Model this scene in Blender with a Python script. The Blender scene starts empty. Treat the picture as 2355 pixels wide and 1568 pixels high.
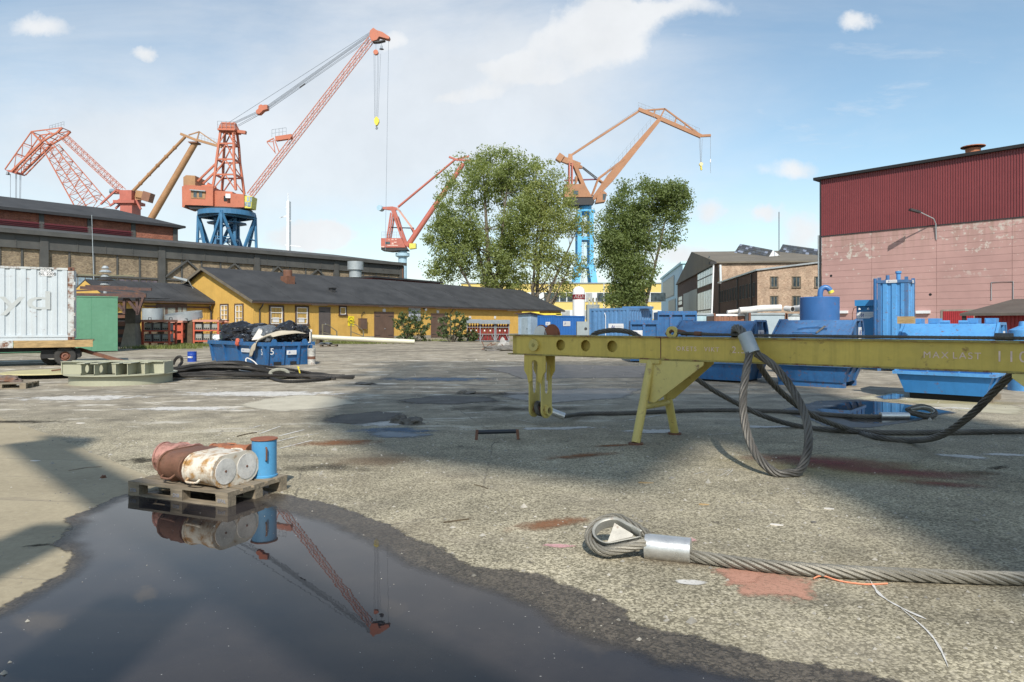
import bpy, bmesh, math, random
from mathutils import Vector, Matrix, noise as mnoise
R = math.radians
random.seed(7)
sc = bpy.context.scene
C = sc.collection
# ------------------------------------------------------------------ camera
CAM_H = 1.65
cam = bpy.data.cameras.new('camera'); cam.lens = 24; cam.sensor_width = 36
cam.clip_end = 5000; cam.clip_start = 0.05; cam.shift_y = -0.0165
camo = bpy.data.objects.new('camera', cam); C.objects.link(camo)
camo.location = (0, 0, CAM_H); camo.rotation_euler = (R(90), 0, 0)
sc.camera = camo
FX, CX, HY = 1569.33, 1177.0, 745.0          # measured on the photograph at 2354 px width
# ------------------------------------------------------------------ light
SUN_EL = 43.0
SUN_AZ = 181.7                                # the sun stands behind the camera
sun = bpy.data.lights.new('sun', 'SUN'); sun.energy = 3.3; sun.angle = R(0.53); sun.color = (1.0, .945, .86)
suno = bpy.data.objects.new('sun', sun); C.objects.link(suno)
LDIR = Vector((-0.03 * math.cos(R(SUN_EL)), math.cos(R(SUN_EL)), -math.sin(R(SUN_EL)))).normalized()
suno.rotation_euler = LDIR.to_track_quat('-Z', 'Y').to_euler()
suno.location = (0, -60, 80)
sc.view_settings.view_transform = 'Standard'; sc.view_settings.look = 'None'
sc.view_settings.exposure = 0.66; sc.view_settings.gamma = 1
sc.cycles.max_bounces = 6; sc.cycles.transparent_max_bounces = 16
sc.cycles.use_adaptive_sampling = True; sc.cycles.caustics_reflective = False; sc.cycles.caustics_refractive = False

class NT:
    """small node-tree writer"""
    def __init__(s, tree): s.t = tree; s.n = tree.nodes; s.l = tree.links; s.n.clear()
    def new(s, typ, **kw):
        n = s.n.new(typ)
        for k, v in kw.items(): setattr(n, k, v)
        return n
    def put(s, node, name, val):
        i = node.inputs[name] if isinstance(name, str) else node.inputs[name]
        if hasattr(val, 'is_output') or isinstance(val, bpy.types.NodeSocket): s.l.new(val, i)
        elif val is not None:
            try: i.default_value = val
            except Exception: i.default_value = (*val, 1)
    def m(s, op, a, b=None, c=None, clamp=False):
        n = s.new('ShaderNodeMath', operation=op); n.use_clamp = clamp
        s.put(n, 0, a)
        if b is not None: s.put(n, 1, b)
        if c is not None: s.put(n, 2, c)
        return n.outputs[0]
    def mr(s, v, a, b, c=0., d=1., smooth=False):
        n = s.new('ShaderNodeMapRange'); n.clamp = True
        if smooth: n.interpolation_type = 'SMOOTHSTEP'
        s.put(n, 0, v); s.put(n, 1, a); s.put(n, 2, b); s.put(n, 3, c); s.put(n, 4, d)
        return n.outputs[0]
    def noise(s, vec, scale, detail=4, rough=.55, dist=0.):
        n = s.new('ShaderNodeTexNoise'); n.noise_dimensions = '3D'
        s.put(n, 'Vector', vec); s.put(n, 'Scale', scale); s.put(n, 'Detail', detail); s.put(n, 'Roughness', rough); s.put(n, 'Distortion', dist)
        return n.outputs[0]
    def mapv(s, vec, scale=(1, 1, 1), loc=(0, 0, 0), rot=(0, 0, 0)):
        n = s.new('ShaderNodeMapping'); s.put(n, 'Vector', vec); n.inputs['Scale'].default_value = scale
        n.inputs['Location'].default_value = loc; n.inputs['Rotation'].default_value = rot
        return n.outputs[0]
    def mix(s, f, a, b, blend='MIX'):
        n = s.new('ShaderNodeMix', data_type='RGBA', blend_type=blend)
        s.put(n, 0, f); s.put(n, 6, a if not isinstance(a, tuple) else (*a[:3], 1)); s.put(n, 7, b if not isinstance(b, tuple) else (*b[:3], 1))
        return n.outputs[2]
    def sep(s, v):
        n = s.new('ShaderNodeSeparateXYZ'); s.put(n, 0, v); return n.outputs
    def comb(s, x, y, z=0.):
        n = s.new('ShaderNodeCombineXYZ'); s.put(n, 0, x); s.put(n, 1, y); s.put(n, 2, z); return n.outputs[0]

# ------------------------------------------------------------------ sky: physical sky with drifting cloud
world = bpy.data.worlds.new('World'); sc.world = world; world.use_nodes = True
world.cycles.sampling_method = 'MANUAL'; world.cycles.sample_map_resolution = 256
t = NT(world.node_tree)
tc = t.new('ShaderNodeTexCoord').outputs['Generated']
sky = t.new('ShaderNodeTexSky', sky_type='NISHITA'); sky.sun_disc = False
sky.sun_elevation = R(SUN_EL); sky.sun_rotation = R(SUN_AZ); sky.air_density = 1.0; sky.dust_density = 0.5; sky.ozone_density = 1.2
nx, ny, nz = t.sep(tc)
ay = t.m('MAXIMUM', t.m('ABSOLUTE', ny), .08)
ca = t.m('DIVIDE', nx, ay); cb = t.m('DIVIDE', nz, ay)
pv0 = t.comb(ca, cb, 0.)
w1 = t.new('ShaderNodeTexNoise'); t.put(w1, 'Vector', pv0); t.put(w1, 'Scale', 7.); t.put(w1, 'Detail', 7.); t.put(w1, 'Roughness', .62)
wr = t.sep(w1.outputs['Color'])
wa = t.m('ADD', ca, t.m('MULTIPLY', t.m('SUBTRACT', wr[0], .5), .12)); wb = t.m('ADD', cb, t.m('MULTIPLY', t.m('SUBTRACT', wr[1], .5), .085))
pv = t.comb(ca, cb, 0.)
def blob(px, py, rx, ry, A=None, B=None):
    u = t.m('MULTIPLY', t.m('SUBTRACT', ca if A is None else A, (px - CX) / FX), FX / rx)
    v = t.m('MULTIPLY', t.m('SUBTRACT', cb if B is None else B, (HY - py) / FX), FX / ry)
    d = t.m('ADD', t.m('MULTIPLY', u, u), t.m('MULTIPLY', v, v))
    return t.m('POWER', 2.718, t.m('MULTIPLY', d, -1.))
cum = None
for b in ((1310, 112, 175, 78), (1400, 60, 120, 60), (1180, 165, 120, 46), (1500, 15, 150, 30), (915, 95, 55, 42), (85, 52, 105, 36), (325, 125, 44, 24), (1060, 235, 150, 34),
          (690, 548, 150, 38), (755, 535, 60, 34), (1815, 388, 78, 26), (1625, 478, 56, 42), (1755, 497, 40, 22), (1850, 545, 70, 52), (1560, 592, 140, 46), (1985, 45, 46, 22)):
    g = blob(*b, wa, wb); cum = g if cum is None else t.m('ADD', cum, g)
fine = t.noise(pv, 10.0, 9, .62)
cm = t.m('ADD', t.m('MINIMUM', cum, 1.), t.m('MULTIPLY', t.m('SUBTRACT', fine, .5), .9))
cum_mask = t.mr(cm, .06, 1.05, 0, .97, True)
veil_n = t.noise(t.mapv(pv, (1.1, 3.2, 1), (0, 0, 0), (0, 0, R(14))), 1.6, 8, .62, .4)
veil2 = t.m('ADD', t.m('MULTIPLY', blob(520, 340, 620, 130), .75), t.m('ADD', t.m('MULTIPLY', blob(1120, 180, 460, 240), .72), t.m('ADD', t.m('MULTIPLY', blob(900, 520, 1500, 130), .35), t.m('MULTIPLY', blob(250, 130, 800, 260), .32))))
vm = t.m('MULTIPLY', t.mr(t.m('ADD', veil2, t.m('MULTIPLY', t.m('SUBTRACT', veil_n, .5), 1.2)), -.15, .9, .08, 1, True), .82)
wisp_n = t.noise(t.mapv(pv, (1.5, 6, 1), (3, 1, 0), (0, 0, R(-24))), 2.2, 8, .65, .3)
vm = t.m('MAXIMUM', vm, t.m('MULTIPLY', t.mr(wisp_n, .48, .78, 0, 1, True), .5))
horizon = t.mr(cb, .0, .27, .66, 0., True)
tot = t.m('MAXIMUM', t.m('MAXIMUM', cum_mask, vm), horizon)
shade = t.mr(t.noise(pv, 6.0, 5, .6), .3, .7, .93, 1.06)
skyc = t.mix(1.0, sky.outputs[0], (.100, .110, .103), 'MULTIPLY')
cloudc = t.mix(1.0, (.555, .57, .585), t.comb(shade, shade, shade), 'MULTIPLY')
colr = t.mix(t.m('MINIMUM', tot, 1.), skyc, cloudc)
bg = t.new('ShaderNodeBackground'); t.put(bg, 0, colr); bg.inputs[1].default_value = 1.0
out = t.new('ShaderNodeOutputWorld'); t.l.new(bg.outputs[0], out.inputs[0])

# ------------------------------------------------------------------ measuring helpers
def W(px, py, Y): return Vector(((px - CX) * Y / FX, Y, CAM_H + (HY - py) * Y / FX))
def G(px, py):
    Y = FX * CAM_H / (py - HY); return Vector(((px - CX) * Y / FX, Y, 0))
def onwall(px, py, O, d):
    k = (px - CX) / FX
    s = (k * O[1] - O[0]) / (d[0] - k * d[1]); Y = O[1] + d[1] * s
    return s, CAM_H + (HY - py) * Y / FX

# ------------------------------------------------------------------ mesh helpers
class MB:
    def __init__(s): s.v = []; s.f = []
    def add(s, vs, fs):
        o = len(s.v); s.v += [tuple(v) for v in vs]; s.f += [tuple(i + o for i in f) for f in fs]; return s
    def box(s, c, d, rot=None):
        x, y, z = d[0] / 2, d[1] / 2, d[2] / 2
        vs = [Vector((a, b, e)) for a in (-x, x) for b in (-y, y) for e in (-z, z)]
        if rot is not None: vs = [rot @ v for v in vs]
        c = Vector(c); vs = [v + c for v in vs]
        return s.add(vs, [(0, 1, 3, 2), (4, 6, 7, 5), (0, 4, 5, 1), (2, 3, 7, 6), (0, 2, 6, 4), (1, 5, 7, 3)])
    def bb(s, x0, x1, y0, y1, z0, z1): return s.box(((x0 + x1) / 2, (y0 + y1) / 2, (z0 + z1) / 2), (x1 - x0, y1 - y0, z1 - z0))
    def bar(s, a, b, w, h=None, up=(0, 0, 1), w2=None, h2=None):
        a = Vector(a); b = Vector(b); d = (b - a); h = h or w; w2 = w2 or w; h2 = h2 or (h if w2 == w else h * w2 / w)
        d.normalize(); u = Vector(up)
        if abs(d.dot(u)) > .97: u = Vector((0, 1, 0))
        r = d.cross(u).normalized(); u = r.cross(d)
        vs = [a - r * w / 2 - u * h / 2, a + r * w / 2 - u * h / 2, a + r * w / 2 + u * h / 2, a - r * w / 2 + u * h / 2,
              b - r * w2 / 2 - u * h2 / 2, b + r * w2 / 2 - u * h2 / 2, b + r * w2 / 2 + u * h2 / 2, b - r * w2 / 2 + u * h2 / 2]
        return s.add(vs, [(3, 2, 1, 0), (4, 5, 6, 7), (0, 1, 5, 4), (1, 2, 6, 5), (2, 3, 7, 6), (3, 0, 4, 7)])
    def cyl(s, a, b, r, r2=None, n=14, caps=True):
        a = Vector(a); b = Vector(b); r2 = r if r2 is None else r2
        d = (b - a).normalized(); u = Vector((0, 0, 1)) if abs(d.z) < .95 else Vector((1, 0, 0))
        p = d.cross(u).normalized(); q = d.cross(p)
        vs = []
        for c, rr in ((a, r), (b, r2)):
            for i in range(n):
                t_ = 2 * math.pi * i / n; vs.append(c + (p * math.cos(t_) + q * math.sin(t_)) * rr)
        fs = [(i, (i + 1) % n, n + (i + 1) % n, n + i) for i in range(n)]
        if caps: fs += [tuple(range(n))[::-1], tuple(range(n, 2 * n))]
        return s.add(vs, fs)
    def tube(s, pts, r, n=6, closed=False):
        P = [Vector(p) for p in pts]; m = len(P); vs = []; fs = []
        u = None
        for i in range(m):
            if closed: d = (P[(i + 1) % m] - P[i - 1])
            else: d = P[min(i + 1, m - 1)] - P[max(i - 1, 0)]
            d.normalize()
            if u is None:
                u = Vector((0, 0, 1)) if abs(d.z) < .9 else Vector((1, 0, 0))
            u = (u - d * u.dot(d)); u.normalize(); w = d.cross(u)
            rr = r[i] if isinstance(r, (list, tuple)) else r
            for k in range(n):
                a = 2 * math.pi * k / n; vs.append(P[i] + (u * math.cos(a) + w * math.sin(a)) * rr)
        for i in range(m if closed else m - 1):
            j = (i + 1) % m
            for k in range(n): fs.append((i * n + k, i * n + (k + 1) % n, j * n + (k + 1) % n, j * n + k))
        if not closed: fs += [tuple(range(n))[::-1], tuple(range((m - 1) * n, m * n))]
        return s.add(vs, fs)
    def lathe(s, prof, c=(0, 0, 0), n=32, a0=0, a1=2 * math.pi):
        full = abs(a1 - a0 - 2 * math.pi) < 1e-6; m = n if full else n + 1; vs = []; fs = []; k = len(prof); c = Vector(c)
        for i in range(m):
            a = a0 + (a1 - a0) * i / n
            for r, z in prof: vs.append(c + Vector((r * math.cos(a), r * math.sin(a), z)))
        for i in range(n):
            j = (i + 1) % m
            for q in range(k - 1): fs.append((i * k + q, j * k + q, j * k + q + 1, i * k + q + 1))
        return s.add(vs, fs)
    def prism(s, poly, o, u, v, th):
        """poly in (u,v) around o, thickened by th along u x v"""
        o = Vector(o); u = Vector(u); v = Vector(v); n = u.cross(v).normalized() * th
        a = [o + u * p[0] + v * p[1] for p in poly]; b = [x + n for x in a]; k = len(a)
        return s.add(a + b, [tuple(range(k))[::-1], tuple(range(k, 2 * k))] + [(i, (i + 1) % k, k + (i + 1) % k, k + i) for i in range(k)])
    def sheet(s, pts): return s.add(pts, [tuple(range(len(pts)))])
    def corr(s, o, u, n, L, z0, z1, pitch, dep):
        """corrugated sheet: from o along u for L, profile depth along n"""
        o = Vector(o); u = Vector(u); n = Vector(n); pr = []; x = 0.
        while x < L:
            for fx, fd in ((0, 0), (.3, 0), (.42, 1), (.88, 1)):
                if x + fx * pitch <= L: pr.append((x + fx * pitch, fd * dep))
            x += pitch
        pr.append((L, 0)); vs = []
        for a, d in pr: vs += [o + u * a + n * d + Vector((0, 0, z0)), o + u * a + n * d + Vector((0, 0, z1))]
        return s.add(vs, [(2 * i, 2 * i + 2, 2 * i + 3, 2 * i + 1) for i in range(len(pr) - 1)])
    def plate_hole(s, x0, x1, z0, z1, cx, cz, r, y0, y1, n=20):
        """flat plate in x,z with a round hole, thickness y0..y1"""
        ring = []; sq = []
        for i in range(n):
            a = 2 * math.pi * i / n; c_, s_ = math.cos(a), math.sin(a); ring.append((cx + r * c_, cz + r * s_))
            k = min((x1 - cx) / c_ if c_ > 1e-6 else 1e9, (x0 - cx) / c_ if c_ < -1e-6 else 1e9, (z1 - cz) / s_ if s_ > 1e-6 else 1e9, (z0 - cz) / s_ if s_ < -1e-6 else 1e9)
            sq.append((cx + k * c_, cz + k * s_))
        vs = []
        for y in (y0, y1):
            vs += [(p[0], y, p[1]) for p in ring] + [(p[0], y, p[1]) for p in sq]
        fs = []
        for i in range(n):
            j = (i + 1) % n
            fs += [(i, n + i, n + j, j), (2 * n + i, 2 * n + j, 3 * n + j, 3 * n + i), (i, j, 2 * n + j, 2 * n + i), (n + i, 3 * n + i, 3 * n + j, n + j)]
        s.add(vs, fs)
        for cxn, czn in ((x0, z0), (x1, z0), (x1, z1), (x0, z1)):
            # fill the small corner triangles
            near = sorted(range(n), key=lambda i: (sq[i][0] - cxn) ** 2 + (sq[i][1] - czn) ** 2)[:2]
            for y in (y0, y1): s.add([(sq[near[0]][0], y, sq[near[0]][1]), (cxn, y, czn), (sq[near[1]][0], y, sq[near[1]][1])], [(0, 1, 2)])
        return s
    def mesh(s, name, smooth=False):
        me = bpy.data.meshes.new(name); me.from_pydata(s.v, [], s.f); me.update()
        bm = bmesh.new(); bm.from_mesh(me); bmesh.ops.recalc_face_normals(bm, faces=bm.faces[:])
        bm.to_mesh(me); bm.free()
        if smooth:
            for p in me.polygons: p.use_smooth = True
            if hasattr(me, 'set_sharp_from_angle'): me.set_sharp_from_angle(angle=R(40))
        return me
    def build(s, name, mat, parent=None, smooth=False, mx=None, kind=None, label=None):
        o = bpy.data.objects.new(name, s.mesh(name, smooth)); C.objects.link(o)
        if mat: o.data.materials.append(mat)
        o.parent = parent
        if mx is not None: o.matrix_local = mx
        if kind: o['kind'] = kind
        if label: o['label'] = label
        return o
def tag(o, label, cat, group=None):
    o['label'] = label; o['category'] = cat
    if group: o['group'] = group
    return o
def thing(name, label, cat, loc=(0, 0, 0), rz=0., group=None):
    o = bpy.data.objects.new(name, None); C.objects.link(o); o.location = loc; o.rotation_euler = (0, 0, rz)
    o.empty_display_size = .2
    return tag(o, label, cat, group)
def copy_tree(o, parent=None):
    c = o.copy(); C.objects.link(c); c.parent = parent
    if parent is not None: c.matrix_local = o.matrix_local
    for ch in list(o.children): copy_tree(ch, c)
    return c
def inst(me, name, parent, mx=None, mat=None):
    o = bpy.data.objects.new(name, me); C.objects.link(o); o.parent = parent
    if mx is not None: o.matrix_local = mx
    return o
def wallmx(ox, oy, ang): return Matrix.Translation((ox, oy, 0)) @ Matrix.Rotation(ang, 4, 'Z')
def T(x, y, z, rz=0): return Matrix.Translation((x, y, z)) @ Matrix.Rotation(rz, 4, 'Z')
def text(body, size, mat, parent, mx, name='lettering', shear=0, space=1.):
    cu = bpy.data.curves.new(name, 'FONT'); cu.body = body; cu.size = size; cu.align_x = 'CENTER'; cu.align_y = 'CENTER'
    cu.shear = shear; cu.space_character = space; cu.extrude = .001
    tmp = bpy.data.objects.new(name, cu); C.objects.link(tmp)
    dg = bpy.context.evaluated_depsgraph_get(); me = bpy.data.meshes.new_from_object(tmp.evaluated_get(dg))
    bpy.data.objects.remove(tmp)
    o = bpy.data.objects.new(name, me); C.objects.link(o); me.materials.clear(); me.materials.append(mat); o.parent = parent
    o.matrix_local = mx @ Matrix.Rotation(R(90), 4, 'X')
    return o
def catmull(pts, step):
    P = [Vector(p) for p in pts]; P = [P[0] * 2 - P[1]] + P + [P[-1] * 2 - P[-2]]; outp = []
    for i in range(1, len(P) - 2):
        a, b, c, d = P[i - 1:i + 3]; n = max(2, int((c - b).length / step))
        for k in range(n):
            t_ = k / n
            outp.append(.5 * ((2 * b) + (c - a) * t_ + (2 * a - 5 * b + 4 * c - d) * t_ ** 2 + (3 * b - a - 3 * c + d) * t_ ** 3))
    outp.append(P[-2]); return outp
def fract(poly, amp, it=4, seed=1):
    rnd = random.Random(seed); P = [Vector((p[0], p[1])) for p in poly]
    for k in range(it):
        Q = []
        for i in range(len(P)):
            a, b = P[i], P[(i + 1) % len(P)]; d = b - a; n = Vector((-d.y, d.x)); Q += [a, (a + b) / 2 + n * rnd.uniform(-amp, amp)]
        P = Q
    return P
# ------------------------------------------------------------------ materials
MATS = {}
def bsdf(name):
    m = bpy.data.materials.new(name); m.use_nodes = True; t = NT(m.node_tree)
    b = t.new('ShaderNodeBsdfPrincipled'); o = t.new('ShaderNodeOutputMaterial'); t.l.new(b.outputs[0], o.inputs[0])
    t.b = b; t.o = o; t.obj = t.new('ShaderNodeTexCoord').outputs['Object']; t.pos = t.new('ShaderNodeNewGeometry').outputs['Position']
    return m, t
def bump(t, h, strength=.3, dist=.02):
    n = t.new('ShaderNodeBump'); t.put(n, 'Height', h); n.inputs['Strength'].default_value = strength; n.inputs['Distance'].default_value = dist
    t.l.new(n.outputs[0], t.b.inputs['Normal'])
def pm(name, col, rough=.55, metal=0., var=.22, vs=2.5, rust=0., rcol=(.15, .066, .034), rs=5., streak=0., scol=None, bmp=.0, coat=0., dent=0.):
    """painted / plain surface with blotches, rust breaking through and vertical dirt streaks"""
    if name in MATS: return MATS[name]
    m, t = bsdf(name)
    v = t.pos if False else t.obj
    n1 = t.noise(v, vs, 5, .6); n2 = t.noise(v, vs * 9, 3, .6)
    f = t.m('ADD', t.m('MULTIPLY', n1, .7), t.m('MULTIPLY', n2, .3))
    lo = tuple(c * (1 - var) for c in col); hi = tuple(min(1, c * (1 + var)) for c in col)
    c = t.mix(t.mr(f, .32, .68), lo, hi)
    rg = t.mr(f, .3, .7, rough - .08, min(1, rough + .1))
    if streak:
        s = t.noise(t.mapv(v, (7, 7, .35)), 1.6, 5, .65)
        sc_ = scol or tuple(k * .45 for k in col)
        c = t.mix(t.m('MULTIPLY', t.mr(s, .5, .72), streak), c, sc_)
    if rust:
        rn = t.noise(v, rs, 8, .68)
        k = t.mr(rn, .64 - rust * .3, .78 - rust * .3)
        rc = t.mix(t.noise(v, rs * 6, 4), tuple(x * .45 for x in rcol), tuple(min(1, x * 1.7) for x in rcol))
        c = t.mix(k, c, rc); rg = t.m('MAXIMUM', rg, t.m('MULTIPLY', k, .85))
        if metal: t.put(t.b, 'Metallic', t.m('MULTIPLY', t.m('SUBTRACT', 1., k), metal))
    elif metal: t.b.inputs['Metallic'].default_value = metal
    t.put(t.b, 'Base Color', c); t.put(t.b, 'Roughness', rg)
    if dent: bump(t, t.m('ADD', t.noise(v, 2.6, 3, .5), t.m('MULTIPLY', t.noise(v, 14, 2), .06)), dent, .05)
    if bmp: bump(t, t.noise(v, vs * 14, 4), bmp, .01)
    MATS[name] = m; return m
def bricks(name, c1, c2, mortar, sx=4., dark=None):
    if name in MATS: return MATS[name]
    m, t = bsdf(name); x, y, z = t.sep(t.obj)
    vec = t.comb(t.m('ADD', x, y), z, 0.)
    b = t.new('ShaderNodeTexBrick'); t.put(b, 'Vector', vec); b.inputs['Scale'].default_value = sx
    b.inputs['Color1'].default_value = (*c1, 1); b.inputs['Color2'].default_value = (*c2, 1); b.inputs['Mortar'].default_value = (*mortar, 1)
    b.inputs['Mortar Size'].default_value = .018; b.inputs['Bias'].default_value = -.1
    n = t.noise(t.obj, .7, 6, .65)
    col = t.mix(1., b.outputs[0], t.comb(*(t.mr(n, .3, .7, .62, 1.25),) * 3), 'MULTIPLY')
    cell = t.noise(t.mapv(vec, (4, 13, 1)), 1., 1)
    col = t.mix(t.mr(cell, .52, .66, 0, .7), col, dark or tuple(c * .4 for c in c2))
    t.put(t.b, 'Base Color', col); t.b.inputs['Roughness'].default_value = .9
    bump(t, b.outputs['Fac'], -.3, .02); MATS[name] = m; return m
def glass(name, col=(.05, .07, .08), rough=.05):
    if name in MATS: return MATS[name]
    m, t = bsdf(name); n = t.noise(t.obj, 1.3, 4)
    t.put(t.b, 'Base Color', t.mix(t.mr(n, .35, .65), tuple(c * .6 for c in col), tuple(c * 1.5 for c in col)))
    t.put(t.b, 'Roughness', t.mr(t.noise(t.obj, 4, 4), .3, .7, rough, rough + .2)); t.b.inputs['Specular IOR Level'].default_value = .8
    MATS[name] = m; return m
def edge_fade(t, lo, hi, amp, ns):
    """fade to nothing at the rim, by the stored distance from the rim plus noise"""
    at = t.new('ShaderNodeAttribute'); at.attribute_name = 'rim'
    n = t.noise(t.pos, ns, 6, .65)
    k = t.mr(t.m('ADD', at.outputs['Fac'], t.m('MULTIPLY', t.m('SUBTRACT', n, .5), amp)), lo, hi, 0, 1, True)
    tr = t.new('ShaderNodeBsdfTransparent'); mx = t.new('ShaderNodeMixShader'); t.put(mx, 0, k)
    t.l.new(tr.outputs[0], mx.inputs[1]); t.l.new(t.b.outputs[0], mx.inputs[2]); t.l.new(mx.outputs[0], t.o.inputs[0])
def ground_mat(name, wet=False):
    m, t = bsdf(name); p = t.pos; px, py, pz = t.sep(p)
    vo = t.new('ShaderNodeTexVoronoi'); t.put(vo, 'Vector', p); vo.inputs['Scale'].default_value = 70; vo.inputs['Randomness'].default_value = 1
    hv = t.sep(vo.outputs['Color'])[0]
    vo2 = t.new('ShaderNodeTexVoronoi'); t.put(vo2, 'Vector', p); vo2.inputs['Scale'].default_value = 46
    hv2 = t.sep(vo2.outputs['Color'])[1]
    stone = t.mix(t.mr(hv, .15, .95), (.165, .15, .11), (.47, .435, .335))
    stone = t.mix(t.mr(hv2, .84, .92, 0, .5), stone, (.56, .52, .42))
    gap = t.mr(vo.outputs['Distance'], .5, .8, 0, .4)
    stone = t.mix(gap, stone, (.09, .08, .065))
    big = t.noise(p, .35, 7, .6); mid = t.noise(p, 1.7, 6, .62); small = t.noise(p, 11, 5, .6)
    # with distance the tarmac is older, smoother and browner
    far = t.mr(py, 8., 16., 0., 1., True)
    smooth_ = t.mix(t.mr(t.m('ADD', t.m('MULTIPLY', mid, .6), t.m('MULTIPLY', small, .4)), .36, .66), (.20, .178, .148), (.36, .33, .28))
    worn = t.mr(t.noise(p, .9, 6, .65), .5, .66, 0, .75)
    base = t.mix(t.m('MAXIMUM', t.m('MULTIPLY', far, .85), t.m('MULTIPLY', worn, .45)), stone, smooth_)
    base = t.mix(1., base, t.comb(*(t.mr(big, .3, .7, .72, 1.22),) * 3), 'MULTIPLY')
    base = t.mix(1., base, t.comb(*(t.mr(mid, .28, .72, .74, 1.2),) * 3), 'MULTIPLY')
    # oil and tyre dirt
    oil = t.noise(t.mapv(p, (.35, 1., 1), (4, 2, 0), (0, 0, R(20))), .8, 7, .68)
    base = t.mix(t.mr(oil, .56, .72, 0, .62), base, (.05, .046, .042))
    spots = t.noise(p, 3.3, 3, .5)
    base = t.mix(t.mr(spots, .69, .73, 0, .6), base, (.045, .04, .038))
    # blast grit and old white paint lying in the middle of the yard
    zone = t.m('MULTIPLY', t.mr(py, 8.5, 13., 0, 1, True), t.m('MULTIPLY', t.mr(py, 30., 46., 1, 0, True), t.mr(px, -2., 4., 1, .25, True)))
    wn = t.noise(t.mapv(p, (.55, 1.5, 1), (1, 7, 0), (0, 0, R(-12))), 1.15, 8, .66)
    base = t.mix(t.m('MULTIPLY', zone, t.mr(wn, .56, .64, 0, .8)), base, (.62, .60, .56))
    ws = t.noise(t.mapv(p, (.5, 3., 1), (9, 3, 0), (0, 0, R(9))), 2.4, 5, .6)
    base = t.mix(t.m('MULTIPLY', zone, t.mr(ws, .66, .7, 0, .7)), base, (.7, .68, .64))
    dirt = t.noise(t.mapv(p, (.6, .9, 1), (7, 1, 0)), .55, 6, .6)
    base = t.mix(t.mr(dirt, .55, .72, 0, .45), base, (.16, .135, .10))
    base = t.mix(1., base, (1.05, 1.01, .93), 'MULTIPLY')
    # cracks
    cw = t.new('ShaderNodeTexVoronoi'); cw.feature = 'DISTANCE_TO_EDGE'; t.put(cw, 'Vector', t.mix(.12, p, t.comb(mid, small, 0.))); cw.inputs['Scale'].default_value = .32
    base = t.mix(t.m('MULTIPLY', t.mr(cw.outputs['Distance'], .0008, .004, .55, 0), t.mr(mid, .42, .56)), base, (.04, .037, .034))
    if wet:
        base = t.mix(1., base, (.25, .23, .235), 'MULTIPLY')
        t.b.inputs['Roughness'].default_value = .42; t.b.inputs['Specular IOR Level'].default_value = .35
        edge_fade(t, -.025, .025, .20, 9.)
    else: t.put(t.b, 'Roughness', t.mr(mid, .3, .7, .8, .95)); t.b.inputs['Specular IOR Level'].default_value = .25
    t.put(t.b, 'Base Color', base)
    h = t.m('ADD', t.m('MULTIPLY', vo.outputs['Distance'], -.6), t.m('MULTIPLY', small, .8))
    bump(t, h, .18 if wet else .36, .010)
    MATS[name] = m; return m
def slab_mat():
    m, t = bsdf('old_concrete'); p = t.pos; px, py, pz = t.sep(p)
    n = t.noise(p, .8, 7, .62); n2 = t.noise(p, 16, 5, .65); n3 = t.noise(p, 90, 2, .5)
    c = t.mix(t.mr(t.m('ADD', t.m('MULTIPLY', n, .6), t.m('MULTIPLY', n2, .4)), .34, .66), (.255, .212, .138), (.40, .34, .228))
    c = t.mix(t.mr(n3, .62, .7, 0, .35), c, (.14, .12, .095))
    jl = t.m('ABSOLUTE', t.m('SUBTRACT', t.m('FRACT', t.m('ADD', t.m('MULTIPLY', t.m('ADD', t.m('MULTIPLY', py, .97), t.m('MULTIPLY', px, .12)), 1.15), t.m('MULTIPLY', n2, .02))), .5))
    c = t.mix(t.m('MULTIPLY', t.mr(jl, .0, .014, .75, 0), t.mr(n, .38, .6)), c, (.09, .08, .065))
    c = t.mix(t.mr(t.noise(t.mapv(p, (.4, 2, 1), (0, 0, 0), (0, 0, R(-25))), 1.5, 5), .62, .75, 0, .4), c, (.16, .13, .10))
    t.put(t.b, 'Base Color', c); t.b.inputs['Roughness'].default_value = .85
    bump(t, t.m('ADD', n2, t.m('MULTIPLY', n3, .4)), .25, .01); return m
def water_mat():
    m, t = bsdf('puddle_water'); p = t.pos
    n = t.noise(p, 1.1, 5, .6)
    t.put(t.b, 'Base Color', t.mix(t.mr(n, .4, .62), (.024, .022, .024), (.038, .033, .032)))
    t.b.inputs['Roughness'].default_value = .012; t.b.inputs['IOR'].default_value = 1.33
    r1 = t.noise(p, 5., 3, .5); r2 = t.noise(p, 38., 2, .5)
    specks = t.noise(p, 60., 1, .3)
    bump(t, t.m('ADD', r1, t.m('MULTIPLY', r2, .03)), .035, .006)
    t.put(t.b, 'Base Color', t.mix(t.mr(specks, .80, .82, 0, .8), t.b.inputs['Base Color'].links[0].from_socket, (.5, .48, .44)))
    edge_fade(t, -.02, .16, .16, 4.)
    return m
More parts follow.
